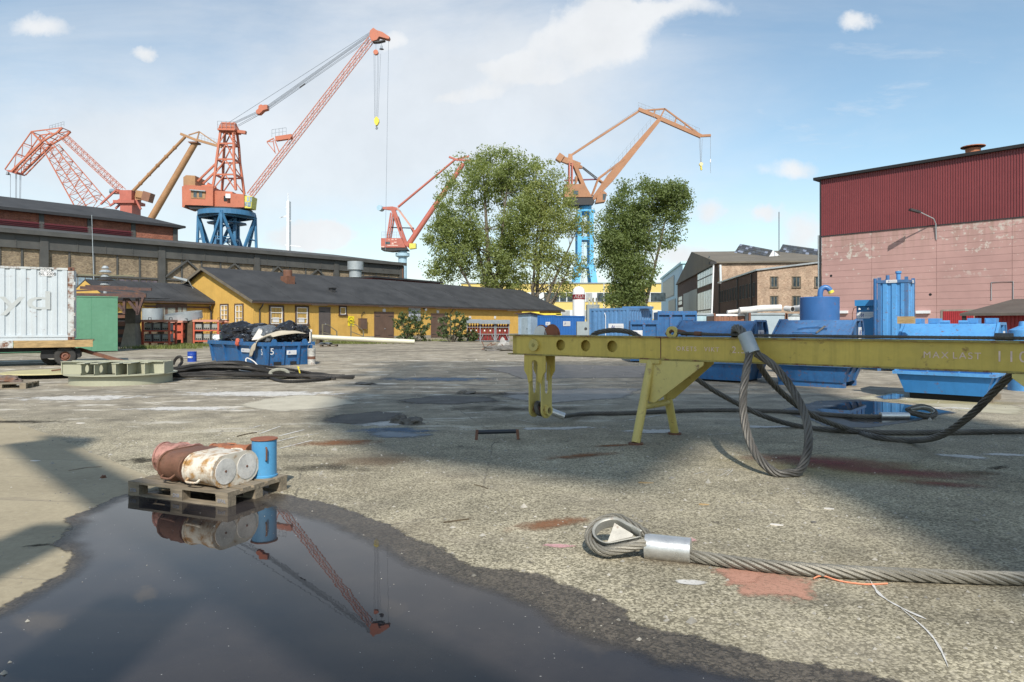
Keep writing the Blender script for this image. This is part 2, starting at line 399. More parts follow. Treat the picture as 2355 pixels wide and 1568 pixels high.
def stain_mat(name, col, sharp=4., nz=.9, ns=4., amt=.85, r0=.62):
    m = bpy.data.materials.new(name); m.use_nodes = True; t = NT(m.node_tree)
    o = t.new('ShaderNodeOutputMaterial'); ob = t.new('ShaderNodeTexCoord').outputs['Object']; p = t.new('ShaderNodeNewGeometry').outputs['Position']
    x, y, z = t.sep(ob); r = t.m('SQRT', t.m('ADD', t.m('MULTIPLY', x, x), t.m('MULTIPLY', y, y)))
    k = t.m('ADD', t.m('SUBTRACT', r0, r), t.m('MULTIPLY', t.m('SUBTRACT', t.noise(p, ns, 8, .68), .5), nz))
    mask = t.m('MULTIPLY', t.m('MULTIPLY', k, sharp, clamp=True), t.mr(t.noise(p, 40, 4, .6), .3, .5, .55, 1.))
    mask = t.m('MULTIPLY', t.m('MULTIPLY', mask, t.mr(r, .85, 1., 1, 0)), amt)
    d = t.new('ShaderNodeBsdfDiffuse'); t.put(d, 0, t.mix(t.noise(p, 6, 5), tuple(c * .75 for c in col), tuple(min(1, c * 1.2) for c in col)))
    tr = t.new('ShaderNodeBsdfTransparent'); mx = t.new('ShaderNodeMixShader'); t.put(mx, 0, mask); t.l.new(tr.outputs[0], mx.inputs[1]); t.l.new(d.outputs[0], mx.inputs[2])
    t.l.new(mx.outputs[0], o.inputs[0]); return m
def patch_mat(name, c1, c2, rough=.9):
    m, t = bsdf(name); n = t.noise(t.pos, 2.2, 7, .65); n2 = t.noise(t.pos, 26, 4, .6)
    c = t.mix(t.mr(t.m('ADD', t.m('MULTIPLY', n, .65), t.m('MULTIPLY', n2, .35)), .34, .66), c1, c2)
    t.put(t.b, 'Base Color', c); t.b.inputs['Roughness'].default_value = rough; bump(t, n2, .4, .015); edge_fade(t, -.08, .16, .55, 3.); return m
def leaf_mat(name, c1, c2, tl=.35):
    m = bpy.data.materials.new(name); m.use_nodes = True; t = NT(m.node_tree); o = t.new('ShaderNodeOutputMaterial')
    ob = t.new('ShaderNodeTexCoord').outputs['Object']; n = t.noise(ob, .55, 4, .7); n2 = t.noise(ob, 7, 2)
    c = t.mix(t.mr(t.m('ADD', t.m('MULTIPLY', n, .5), t.m('MULTIPLY', n2, .5)), .35, .65), c1, c2)
    b = t.new('ShaderNodeBsdfPrincipled'); t.put(b, 'Base Color', c); b.inputs['Roughness'].default_value = .5
    tr = t.new('ShaderNodeBsdfTranslucent'); t.put(tr, 0, t.mix(1., c, (1.3, 1.25, .7), 'MULTIPLY'))
    mx = t.new('ShaderNodeMixShader'); mx.inputs[0].default_value = tl; t.l.new(b.outputs[0], mx.inputs[1]); t.l.new(tr.outputs[0], mx.inputs[2]); t.l.new(mx.outputs[0], o.inputs[0]); return m
def rope_mat(name, c):
    m, t = bsdf(name); n = t.noise(t.obj, 3, 5); n2 = t.noise(t.obj, 160, 2)
    t.put(t.b, 'Base Color', t.mix(t.mr(t.m('ADD', t.m('MULTIPLY', n, .5), t.m('MULTIPLY', n2, .5)), .35, .65), tuple(k * .5 for k in c), tuple(k * 1.5 for k in c)))
    t.b.inputs['Roughness'].default_value = .55; t.b.inputs['Metallic'].default_value = .35; bump(t, n2, .4, .004); return m
def wood_mat(name, c, grain=1.):
    if name in MATS: return MATS[name]
    m, t = bsdf(name); g = t.noise(t.mapv(t.obj, (2.5, 30, 30)), 1.5, 6, .65, .3); n = t.noise(t.obj, 3, 5)
    col = t.mix(t.mr(g, .3, .7), tuple(k * .5 for k in c), tuple(min(1, k * 1.3) for k in c)); col = t.mix(t.mr(n, .5, .72, 0, .5), col, tuple(k * .4 for k in c))
    t.put(t.b, 'Base Color', col); t.b.inputs['Roughness'].default_value = .8; bump(t, g, .3, .006); MATS[name] = m; return m
def crumble_mat(name, col, peel, amt=.5):
    """painted concrete whose paint peels in patches"""
    m, t = bsdf(name); p = t.pos; x, y, z = t.sep(p)
    n = t.noise(p, .35, 6, .6); n2 = t.noise(p, 2.2, 7, .68)
    c = t.mix(t.mr(n, .3, .7), tuple(k * .86 for k in col), tuple(k * 1.1 for k in col))
    band = t.m('MULTIPLY', t.mr(z, 5.2, 7., 0, 1, True), t.mr(z, 9.6, 10.8, 1, .5, True))
    hold = t.noise(t.mapv(p, (.12, .12, .5)), 1., 4, .6)
    pk = t.m('ADD', t.m('MULTIPLY', n2, .6), t.m('MULTIPLY', hold, .4))
    c = t.mix(t.m('MULTIPLY', band, t.mr(pk, .55, .575, 0, .8)), c, peel)
    st = t.noise(t.mapv(p, (2, 2, .12)), 1., 5, .6)
    c = t.mix(t.m('MULTIPLY', t.mr(z, 7.4, 10.5, 0, 1), t.mr(st, .45, .65, 0, .55)), c, (.24, .17, .12))
    t.put(t.b, 'Base Color', c); t.b.inputs['Roughness'].default_value = .9; bump(t, n2, .2, .02); return m

M = {}
M['ground'] = ground_mat('worn_asphalt'); M['wet'] = ground_mat('wet_asphalt', True); M['slab'] = slab_mat(); M['water'] = water_mat()
M['crane_orange'] = pm('crane_orange', (.46, .145, .082), .6, var=.15, vs=.5, rust=.14, rs=2.5, streak=.35, scol=(.42, .2, .12))
M['crane_red'] = pm('crane_red', (.42, .125, .09), .6, var=.15, vs=.5, rust=.12, rs=2.5, streak=.3)
M['crane_tan'] = pm('crane_tan', (.35, .17, .085), .6, var=.2, vs=.4, rust=.2, rs=2.5, streak=.4, scol=(.25, .11, .05))
M['crane_ochre'] = pm('crane_ochre', (.36, .20, .095), .6, var=.2, vs=.6, rust=.15, rs=2.5, streak=.4)
M['crane_blue'] = pm('crane_blue', (.045, .16, .30), .5, var=.2, vs=.5, rust=.15, rs=1.)
M['sky_blue'] = pm('pale_blue_paint', (.10, .40, .66), .5, var=.12, vs=.4)
M['pale_grey_blue'] = pm('pale_grey_blue', (.34, .50, .60), .5, var=.12)
M['dark'] = pm('dark_steel', (.028, .028, .03), .6, var=.3)
M['cable'] = pm('steel_cable', (.24, .27, .31), .5, var=.1)
M['hook_yellow'] = pm('hook_yellow', (.72, .58, .06), .5, var=.15)
M['black'] = pm('soot_black', (.012, .012, .013), .7, var=.3)
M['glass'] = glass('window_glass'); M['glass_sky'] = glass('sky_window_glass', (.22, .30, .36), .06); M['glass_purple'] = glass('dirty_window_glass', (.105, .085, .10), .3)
M['white'] = pm('white_paint', (.74, .74, .72), .5, var=.08, vs=3, streak=.2, scol=(.45, .42, .38))
M['sign_white'] = pm('sign_white', (.66, .66, .66), .5, var=.05)
M['house_yellow'] = pm('yellow_board', (.58, .37, .095), .7, var=.13, vs=.9, streak=.35, scol=(.38, .21, .035))
M['house_trim'] = pm('dark_trim', (.075, .045, .032), .6, var=.25)
M['door_brown'] = pm('brown_door_paint', (.125, .078, .057), .6, var=.2, vs=1.5, streak=.2)
M['felt'] = pm('roof_felt', (.034, .035, .037), .85, var=.5, vs=.5, bmp=.2, streak=.5, scol=(.06, .058, .052))
M['felt2'] = pm('grey_roof_felt', (.06, .06, .058), .85, var=.3, vs=.3, bmp=.2)
M['brick_buff'] = bricks('buff_brick', (.33, .255, .16), (.21, .155, .10), (.22, .20, .165), 1.6)
M['brick_red'] = bricks('red_brick', (.36, .12, .065), (.24, .075, .045), (.22, .17, .14), 1.6)
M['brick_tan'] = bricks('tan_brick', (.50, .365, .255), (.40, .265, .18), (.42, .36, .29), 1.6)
M['brick_shade'] = bricks('shaded_brown_brick', (.13, .068, .045), (.085, .045, .032), (.10, .08, .065), 1.6)  # darker brick for walls turned from the sun: shade put into the colour
M['frame_grey'] = pm('grey_steel_frame', (.075, .075, .07), .6, var=.25, vs=.8, rust=.1)
M['louvre'] = pm('dark_red_sheet', (.115, .016, .022), .5, var=.2, vs=.5)
M['hall_red'] = pm('dark_red_cladding', (.185, .040, .044), .5, var=.12, vs=.2, streak=.15)
M['hall_pink'] = crumble_mat('peeling_pink_paint', (.45, .275, .25), (.56, .52, .46))
M['skip_blue'] = pm('skip_blue', (.026, .115, .28), .45, var=.22, vs=1.2, rust=.26, rs=9, streak=.5, scol=(.02, .05, .14), dent=.35)
M['skip_mid'] = pm('skip_mid_blue', (.06, .15, .31), .45, var=.2, vs=1.2, rust=.24, rs=9, streak=.45, scol=(.03, .07, .16), dent=.35)
M['skip_light'] = pm('skip_light_blue', (.085, .28, .56), .42, var=.16, vs=1.2, rust=.2, rs=9, streak=.4, scol=(.06, .17, .36), dent=.35)
M['box_blue'] = pm('container_blue', (.09, .21, .40), .45, var=.18, vs=1., rust=.18, rs=6, streak=.4, dent=.35)
M['container_white'] = pm('container_white', (.50, .55, .58), .45, var=.07, vs=1., rust=.1, rs=2.2, streak=.2, scol=(.42, .38, .32))
M['ghost'] = pm('overpainted_white', (.43, .455, .45), .5, var=.06, vs=1.5)
M['rusty_white'] = pm('rusty_white', (.50, .52, .51), .5, var=.1, rust=.55, rs=3)
M['deck_wood'] = wood_mat('trailer_deck_wood', (.44, .30, .14)); M['pallet_wood'] = wood_mat('grey_pallet_wood', (.25, .205, .145)); M['dark_wood'] = wood_mat('wet_pallet_wood', (.10, .075, .045))
M['tyre'] = pm('tyre_rubber', (.035, .033, .031), .8, var=.3, vs=6)
M['hub'] = pm('rusty_hub', (.22, .09, .06), .7, var=.3, rust=.6)
M['green'] = pm('green_sheet', (.10, .25, .155), .5, var=.10, vs=.5, streak=.12, dent=.35)
M['rust'] = pm('rusty_steel', (.15, .07, .045), .75, var=.35, vs=3, rust=.6, rs=4)
M['rust_purple'] = pm('rusty_purple_steel', (.085, .05, .045), .7, var=.3, vs=2, rust=.4)
M['rack_red'] = pm('rack_red', (.48, .10, .055), .55, var=.18, vs=2, rust=.25)
M['rack_pink'] = pm('faded_rack_red', (.52, .24, .17), .6, var=.15, vs=2, rust=.2)
M['machine'] = pm('machine_grey', (.16, .18, .185), .5, var=.2, vs=3)
M['machine_face'] = pm('machine_face', (.30, .30, .26), .5, var=.2, vs=5)
M['concrete'] = pm('grey_concrete', (.27, .25, .205), .9, var=.3, vs=1.6, streak=.4, bmp=.3)
M['galv'] = pm('galvanised_steel', (.36, .395, .41), .4, metal=.3, var=.15, vs=2)
M['primer'] = pm('grey_green_primer', (.36, .36, .265), .5, var=.08, vs=1.2)
M['plate_yellow'] = pm('dusty_yellow_plate', (.42, .37, .19), .7, var=.15)
M['beam'] = pm('beam_yellow', (.60, .45, .095), .5, var=.14, vs=1.6, rust=.09, rs=5, streak=.3, scol=(.24, .17, .035), dent=.35)
M['beam_light'] = pm('stand_yellow', (.56, .455, .14), .5, var=.12, vs=2., rust=.18, rs=7)
M['beam_edge'] = pm('scuffed_yellow_edge', (.30, .25, .07), .6, var=.35, vs=5, rust=.5, rs=8)
M['stencil'] = pm('faded_pink_stencil', (.74, .56, .46), .6, var=.2, vs=8)
M['rope'] = rope_mat('wire_rope', (.12, .11, .095)); M['rope_light'] = rope_mat('dry_wire_rope', (.21, .195, .16)); M['rope_black'] = rope_mat('greased_wire_rope', (.032, .029, .026))
M['alu'] = pm('aluminium_sleeve', (.62, .62, .60), .32, metal=.75, var=.12, vs=9, bmp=.1)
M['thimble'] = pm('galvanised_thimble', (.33, .325, .29), .5, metal=.3, var=.2, vs=10, rust=.14, rs=12)
M['thimble_web'] = pm('thimble_web_plate', (.52, .49, .42), .55, var=.2, vs=10, rust=.3, rs=10)
M['can_white'] = pm('rust_stained_white_can', (.62, .57, .48), .6, var=.15, vs=6, rust=.56, rs=7, rcol=(.32, .17, .05))
M['can_disc'] = pm('flaked_white_disc', (.60, .58, .54), .8, var=.25, vs=14, bmp=.4)
M['can_rust'] = pm('rusty_can', (.17, .08, .05), .75, var=.35, vs=6, rust=.5, rs=6, rcol=(.11, .055, .032))
M['can_pink'] = pm('rusty_pink_can', (.40, .20, .165), .7, var=.25, vs=5, rust=.6, rs=7, rcol=(.13, .065, .042))
M['can_crush'] = pm('crushed_orange_can', (.34, .13, .06), .55, var=.35, vs=6, rust=.5, rcol=(.12, .055, .03))
M['drum_blue'] = pm('drum_blue', (.075, .28, .50), .45, var=.1, vs=4, rust=.1, rs=9)
M['drum_navy'] = pm('drum_deep_blue', (.015, .06, .34), .4, var=.1)
M['lid_rust'] = pm('rusty_lid', (.24, .085, .045), .8, var=.25, vs=8, bmp=.2)
M['bag'] = pm('black_plastic', (.014, .014, .016), .22, var=.3, vs=5)
M['bag_grey'] = pm('grey_plastic_film', (.10, .11, .12), .25, var=.3, vs=5)
M['carpet'] = pm('beige_sheet', (.40, .355, .275), .8, var=.15, vs=2)
M['board'] = pm('pale_board', (.62, .58, .52), .6, var=.1)
M['cylinder_red'] = pm('gas_cylinder_red', (.20, .022, .022), .4, var=.15, vs=3)
M['brass'] = pm('valve_brass', (.52, .36, .14), .4, var=.2)
M['aga_red'] = pm('dark_red_band', (.20, .015, .02), .5, var=.1)
M['tank_white'] = pm('tank_white', (.74, .75, .76), .45, var=.06, vs=.8, streak=.2)
M['office_yellow'] = pm('office_yellow', (.66, .52, .17), .7, var=.07, vs=.2)
M['office_white'] = pm('office_panel', (.62, .66, .68), .6, var=.06, vs=.4)
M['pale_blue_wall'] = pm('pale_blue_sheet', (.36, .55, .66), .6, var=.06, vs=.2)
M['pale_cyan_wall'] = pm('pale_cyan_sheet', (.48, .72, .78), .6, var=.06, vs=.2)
M['grey_sheet'] = pm('grey_sheet', (.25, .29, .30), .6, var=.15, vs=.6)
M['shed_blue'] = pm('weathered_shed_blue', (.27, .36, .45), .7, var=.2, vs=1.5, streak=.4, scol=(.33, .33, .27))
M['brown_box'] = pm('brown_container', (.22, .105, .065), .6, var=.15, vs=1)
M['grey_box'] = pm('grey_blue_container', (.33, .40, .44), .6, var=.14, vs=1, rust=.22, rs=2)
M['pipe_white'] = pm('dusty_white_pipe', (.62, .60, .57), .6, var=.12, vs=1.5, rust=.12)
M['pipe_beige'] = pm('pale_pipe', (.56, .54, .42), .5, var=.1, vs=1)
M['sign_yellow'] = pm('sign_yellow', (.82, .66, .02), .5, var=.05)
M['ink'] = pm('sign_ink', (.02, .02, .022), .6, var=.1); M['ink_blue'] = pm('logo_blue', (.03, .05, .22), .5, var=.1); M['ink_grey'] = pm('faded_ink', (.28, .29, .33), .6, var=.1)
M['paper'] = pm('grey_notice_board', (.42, .45, .50), .6, var=.12, vs=2)
M['bark'] = pm('poplar_bark', (.13, .11, .085), .9, var=.35, vs=2, bmp=.4)
M['leaf'] = leaf_mat('poplar_leaf', (.17, .225, .07), (.36, .41, .16), .5); M['leaf_y'] = leaf_mat('yellowing_poplar_leaf', (.19, .235, .07), (.39, .42, .16), .5)
M['leaf_d'] = leaf_mat('dark_poplar_leaf', (.11, .155, .05), (.25, .31, .11), .5); M['shrub'] = leaf_mat('shrub_leaf', (.05, .08, .028), (.13, .17, .06)); M['grass'] = leaf_mat('weed_green', (.10, .13, .03), (.24, .26, .08))
M['rubble'] = pm('dirty_rubble', (.13, .12, .105), .9, var=.5, vs=9, bmp=.5)
M['pallet_litter'] = pm('scrap_metal_litter', (.14, .10, .08), .7, var=.5, vs=9, rust=.5)
# ------------------------------------------------------------------ ground, slab, puddles
S = 1500
ground = MB().sheet([(-S, -S, 0), (S, -S, 0), (S, S * 1.6, 0), (-S, S * 1.6, 0)]).build('ground', M['ground'], kind='structure')
ground['label'] = 'worn stained asphalt of the shipyard ground'
def gpoly(pts): return [G(*p).xy for p in pts]
def zz(px, py, x0=0): return (px * .4998 + (1177 if x0 else 0), py * .4998 + 809.3)
import numpy as np
def flat(name, poly, z, mat, parent=None, kind=None):
    return MB().sheet([(p[0], p[1], z) for p in poly]).build(name, mat, parent, kind=kind)
def pool(name, poly, z, mat, cell=.06, pad=.25):
    """grid sheet over an outline, each vertex holding its distance from the rim"""
    P = np.array([(p[0], p[1]) for p in poly]); Q = np.roll(P, -1, 0)
    x0, y0 = P.min(0) - pad; x1, y1 = P.max(0) + pad; nx_, ny_ = int((x1 - x0) / cell) + 1, int((y1 - y0) / cell) + 1
    gx_, gy_ = np.meshgrid(x0 + cell * np.arange(nx_), y0 + cell * np.arange(ny_)); X = np.stack([gx_.ravel(), gy_.ravel()], 1)
    d2 = np.full(len(X), 1e9); ins = np.zeros(len(X), bool)
    for a, b in zip(P, Q):
        e = b - a; w_ = X - a; t_ = np.clip((w_ @ e) / (e @ e + 1e-12), 0, 1); d2 = np.minimum(d2, ((w_ - t_[:, None] * e) ** 2).sum(1))
        c = ((a[1] <= X[:, 1]) & (b[1] > X[:, 1])) | ((b[1] <= X[:, 1]) & (a[1] > X[:, 1]))
        xi = a[0] + (X[:, 1] - a[1]) / (e[1] if abs(e[1]) > 1e-12 else 1e-12) * e[0]; ins ^= c & (X[:, 0] < xi)
    d = np.sqrt(d2) * np.where(ins, 1, -1)
    keep = d > -pad; idx = -np.ones(len(X), int); idx[keep] = np.arange(keep.sum()); fs = []
    K = keep.reshape(ny_, nx_); I = idx.reshape(ny_, nx_)
    for j, i in zip(*np.where(K[:-1, :-1] & K[1:, :-1] & K[:-1, 1:] & K[1:, 1:])): fs.append((int(I[j, i]), int(I[j, i + 1]), int(I[j + 1, i + 1]), int(I[j + 1, i])))
    me = bpy.data.meshes.new(name); me.from_pydata([(float(a), float(b), z) for a, b in X[keep]], [], fs); me.update()
    at = me.attributes.new('rim', 'FLOAT', 'POINT'); at.data.foreach_set('value', d[keep].astype('f'))
    o = bpy.data.objects.new(name, me); C.objects.link(o); me.materials.append(mat); o['kind'] = 'structure'; return o
slab_edge = [G(0, 957).xy + Vector((-6, 1.5))] + gpoly([(0, 957), (60, 980), (130, 1006), (190, 1030), (255, 1058), (310, 1082), (345, 1100), (400, 1120), (420, 1150), (400, 1190), (360, 1250), (250, 1330), (120, 1420), (0, 1500)]) + [Vector((-3.5, 2.0)), Vector((-9, 2.0))]
slab = flat('concrete_slab', fract(slab_edge, .035, 3, 4), .004, M['slab'], kind='structure')
slab['label'] = 'tan concrete slab along the left edge of the yard'
wet_out = [zz(*p) for p in ((600, 655), (545, 664), (470, 700), (380, 742), (287, 772), (328, 800), (275, 862), (252, 892), (332, 930), (312, 1000), (180, 1085), (0, 1190))]
wet_r = [zz(*p, 1) for p in ((1760, 1518), (1640, 1482), (1450, 1452), (1200, 1420), (1010, 1368), (850, 1322), (700, 1290), (530, 1240), (500, 1172), (330, 1102), (210, 1070), (150, 1032), (0, 1006))] + [zz(*p) for p in ((2250, 1000), (2100, 962), (2060, 920), (1900, 860), (1800, 800), (1700, 766), (1600, 730), (1480, 692), (1330, 660), (1200, 640), (900, 620))]
near = [Vector((-3.4, 2.9)), Vector((-3.2, 1.6)), Vector((3.2, 1.4)), Vector((2.6, 2.3))]
wet = pool('wet_asphalt', fract(gpoly(wet_out) + near + gpoly(wet_r), .07, 1, 11), .008, M['wet'])
wet['label'] = 'dark wet rim of asphalt round the large puddle'
wat_l = [zz(*p) for p in ((640, 655), (600, 668), (548, 672), (475, 708), (390, 748), (310, 772), (345, 800), (290, 865), (270, 892), (340, 930), (322, 1000), (190, 1090), (0, 1200))]
wat_r = [zz(*p, 1) for p in ((1180, 1518), (1000, 1470), (760, 1425), (640, 1370), (500, 1335), (300, 1272), (200, 1205), (100, 1152), (0, 1106))] + [zz(*p) for p in ((2150, 1050), (2000, 1000), (1800, 900), (1650, 830), (1500, 770), (1370, 737), (1290, 722), (1230, 690), (1120, 668), (900, 650))]
near2 = [Vector((-3.2, 2.9)), Vector((-3.0, 1.7)), Vector((2.4, 1.6)), Vector((1.7, 2.4))]
puddle = pool('puddle', fract(gpoly(wat_l) + near2 + gpoly(wat_r), .05, 1, 5), .012, M['water'])
puddle['label'] = 'large dark puddle in the foreground mirroring the crane boom'
p2 = gpoly([(1870, 942), (1935, 925), (2010, 922), (2090, 930), (2200, 948), (2130, 962), (2040, 975), (1960, 972), (1900, 955)])
pool('wet_asphalt', fract([(p - Vector((8.6, 13.2))) * 1.22 + Vector((8.6, 13.2)) for p in p2], .08, 1, 9), .005, M['wet'], .1)['label'] = 'dark damp rim of the small puddle behind the ropes'
o = pool('puddle', fract(p2, .06, 1, 8), .009, M['water'], .08); o['label'] = 'small puddle behind the wire ropes reflecting the blue tank'
o = pool('puddle', fract(gpoly([(2005, 912), (2050, 904), (2085, 908), (2080, 918), (2030, 920)]), .06, 1, 18), .009, M['water'], .06); o['label'] = 'narrow strip of water at the foot of the light blue skip'
# stains, spilt paint and patches lying on the ground
unit = MB().sheet([(-1, -1, 0), (1, -1, 0), (1, 1, 0), (-1, 1, 0)]).mesh('stain'); NST = [0]
def stain(mat, px, py, w, d, rz=0., name='paint_stain', z=None):
    c = G(px, py); o = bpy.data.objects.new(name, unit.copy()); C.objects.link(o); o.data.materials.append(mat)
    NST[0] += 1; o.location = (c.x, c.y, z or (.0035 + .0012 * (NST[0] % 4))); o.scale = (w, d, 1); o.rotation_euler = (0, 0, R(rz)); o.parent = ground; o['kind'] = 'structure'; return o
sm = {k: stain_mat('stain_' + k, *a) for k, a in {
    'red': ((.25, .10, .10), 1.4, .8, 3., .75, .8), 'yellow': ((.40, .34, .16), 1.3, .6, 3., .55, .8), 'salmon': ((.47, .255, .185), 4., 1.6, 6., .85, .8), 'pink': ((.62, .36, .36), 6., 1.4, 9., .8),
    'rust': ((.25, .125, .07), 1.8, 1.4, 5., .8, .75), 'blue': ((.13, .19, .27), 3., 1.5, 2.5, .7), 'white': ((.62, .60, .56), 3., 2.4, 3., .85, .8), 'black': ((.05, .046, .042), 1.6, 1.8, 2., .6),
    'beige': ((.47, .43, .34), 8., .9, 2.5, .9), 'brown': ((.19, .14, .10), 2., 1., 3., .6), 'dark': ((.03, .028, .026), 2.5, 1.8, 6., .7)}.items()}
for a in (('yellow', 1940, 1075, 2.0, 1.1, -18), ('red', 1895, 1062, 1.35, .55, -20), ('red', 2050, 1085, 1.35, .42, -24), ('red', 2160, 1112, .6, .22, -20),
          ('salmon', 1762, 1338, .36, .42, 8), ('salmon', 1700, 1322, .2, .2, 30), ('pink', 1568, 1243, .17, .11, 0), ('pink', 1285, 1255, .2, .07, -10), ('pink', 1590, 1292, .05, .04, 0),
          ('rust', 1270, 1205, .6, .2, 24), ('rust', 1340, 1048, .8, .2, 22), ('rust', 1420, 1024, .6, .12, 14), ('rust', 780, 1018, .9, .35, 10),
          ('blue', 905, 990, 1.1, .6, 0), ('blue', 1010, 872, 3., 1.2, 0), ('white', 880, 972, .7, .5, 0), ('white', 1590, 1340, .12, .05, -10), ('white', 1500, 992, .55, .3, 0), ('white', 1760, 982, .6, .2, 0),
          ('black', 830, 958, 1.6, .75, 8), ('black', 1010, 922, 3., .7, 0), ('black', 1150, 905, 1.8, .6, -8), ('black', 1180, 940, 2.5, .8, 0), ('black', 770, 1075, 1., .5, 0),
          ('beige', 690, 926, 1.9, .95, 10), ('brown', 860, 1060, 1.1, .6, 12), ('brown', 1580, 1290, .5, .25, 0), ('brown', 2020, 967, 1.1, .5, 0), ('brown', 2250, 1088, .6, .25, 0), ('dark', 2295, 1075, .35, .12, 35),
          ('dark', 90, 1255, .16, .06, 15), ('dark', 140, 1212, .13, .05, 15), ('brown', 400, 1070, .5, .4, 0), ('dark', 335, 1058, .5, .3, 10), ('dark', 30, 970, 1.6, .3, 0),
          ('white', 600, 905, 2.6, .8, 0), ('white', 180, 915, 1.8, .7, 5), ('white', 420, 940, 1.4, .4, 0), ('white', 500, 862, 2.2, .6, 0), ('white', 2310, 1045, .4, .12, -10), ('white', 2215, 1050, .35, .16, -30),
          ('white', 1280, 985, .9, .2, 8), ('white', 2060, 937, 2.2, .3, -5), ('yellow', 2190, 925, 2.4, .6, -8)):
    stain(sm[a[0]], *a[1:])
for pts, c1, c2, z in (([(535, 932), (600, 918), (690, 908), (770, 912), (832, 926), (760, 938), (655, 947), (590, 942)], (.36, .325, .25), (.50, .46, .36), .006), ([(735, 966), (790, 952), (870, 946), (925, 950), (905, 968), (830, 976), (760, 974)], (.06, .055, .048), (.15, .135, .115), .006),
        ([(905, 921), (1010, 909), (1120, 912), (1150, 922), (1040, 930), (950, 928)], (.07, .063, .055), (.17, .152, .13), .006), ([(1150, 902), (1330, 893), (1480, 893), (1440, 915), (1250, 928), (1165, 915)], (.22, .20, .175), (.34, .31, .275), .004), ([(1870, 925), (2060, 900), (2354, 935), (2340, 955), (2210, 945), (2050, 918)], (.30, .27, .19), (.46, .42, .30), .003),
        ([(1105, 846), (1300, 838), (1500, 842), (1480, 868), (1200, 872)], (.15, .135, .12), (.27, .245, .215), .004), ([(1000, 1000), (870, 985), (845, 1002), (930, 1010)], (.15, .175, .20), (.24, .265, .285), .007)):
    o = pool('ground_patch', fract(gpoly(pts), .05, 1, int(pts[0][0])), z, patch_mat('patch_%d' % pts[0][0], c1, c2), .1); o.parent = ground
# chalk and paint strokes: thin flat marks
strk = pm('white_stroke', (.55, .53, .49), .8, var=.2, vs=30)
def stroke(pts, w, name='painted_mark'):
    P = [G(*p) for p in pts]; mb = MB(); vs = []
    rnd = random.Random(int(pts[0][0] * 7 + pts[0][1]))
    P = catmull(P, .05)
    for i, p in enumerate(P):
        d = P[min(i + 1, len(P) - 1)] - P[max(i - 1, 0)]; n = Vector((-d.y, d.x, 0)).normalized() * w * rnd.uniform(.1, .42) * (1 if 0 < i < len(P) - 1 else .3)
        vs += [p + n + Vector((0, 0, .0048)), p - n + Vector((0, 0, .0048))]
    mb.add(vs, [(2 * i, 2 * i + 1, 2 * i + 3, 2 * i + 2) for i in range(len(P) - 1)])
    return mb.build(name, strk, ground, kind='structure')
for pts, w in ((((595, 998), (645, 980)), .05), (((560, 1000), (610, 988)), .03), (((640, 1003), (700, 988)), .06), (((625, 1018), (690, 1002)), .06), (((690, 1004), (735, 996)), .04), (((640, 1032), (720, 1012)), .05), (((600, 1010), (640, 1002)), .04), (((575, 985), (600, 978)), .04),
               (((1592, 1092), (1620, 1084)), .012), (((1640, 1082), (1684, 1078), (1670, 1094)), .012), (((1660, 1086), (1680, 1080), (1655, 1095)), .01),
               (((2000, 1335), (2025, 1370), (2075, 1400), (2130, 1425)), .03), (((2070, 1398), (2130, 1450), (2160, 1490), (2180, 1535)), .018),
               (((1180, 962), (1225, 972)), .02), (((1445, 966), (1520, 954)), .06), (((1625, 1000), (1690, 996)), .03), (((1360, 1065), (1420, 1056)), .012), (((1480, 1060), (1545, 1062)), .012)):
    stroke(pts, w)
# tram rails let into the tarmac
for dy in (0, 1):
    pts = [(-60, 840 - dy * 4), (300, 829.5 - dy * 4.5), (723, 813.5 - dy * 5), (1140, 803 - dy * 5), (1500, 796 - dy * 4)]
    P = [G(*p) for p in pts]; mb = MB()
    for a, b in zip(P, P[1:]): mb.bar(a + Vector((0, 0, .003)), b + Vector((0, 0, .003)), .11, .02)
    mb.build('rail', pm('rail_steel', (.06, .045, .038), .6, var=.3), ground)
# ------------------------------------------------------------------ unseen structures added behind the camera, shaped to throw the shadows
TE = math.tan(R(SUN_EL)); SX = -0.03
def occ(X, Y, D): return Vector((X - (Y + D) * SX, -D, (Y + D) * TE))       # where on the plane y=-D a thing shades ground point X,Y
cr = thing('shadow_gantry', 'unseen steel gantry added behind the viewer to cast shadows', 'gantry', (-2, -8, 0))  # added to shade slab and puddle, outline worked back along the sun
off = Vector((-2, -8, 0))
a, b = occ(-6.75, 9.55, 8), occ(1.6, 1.1, 8)
MB().bar(a - off, b - off, .08, .58, up=(0, 0, 1)).build('shadow_girder', M['frame_grey'], cr)
MB().prism([(0, 0), (.95, -.2), (1.25, -.95), (.5, -.55)], a - off + Vector((-.2, .04, .5)), (1, 0, 0), (0, 0, 1), .08).build('girder_head', M['frame_grey'], cr)
for X, Yt, w in ((-3.64, 5.6, .6), (-2.15, 4.1, .62)):
    t_ = occ(X, Yt, 8) - off
    MB().bb(t_.x - w / 2, t_.x + w / 2, -.05, .05, 0, t_.z).build('post', M['frame_grey'], cr)
MB().bar((0, 0, 5), (-6, 0, 9), .2).build('brace', M['frame_grey'], cr)
D2 = 46
hc = thing('shadow_crane', 'unseen crane shape added far behind the viewer to cast shadows', 'crane', (6, -D2, 0)); off = Vector((6, -D2, 0))  # added to shade the middle yard, outline worked back from the ground
a = occ(3.0, 7.9, D2) - off; b = occ(10.5, 7.9, D2) - off
MB().bb(a.x, b.x, -.4, .4, 0, a.z + 1).build('tower', M['crane_red'], hc)  # thin upright panel that shades the right foreground
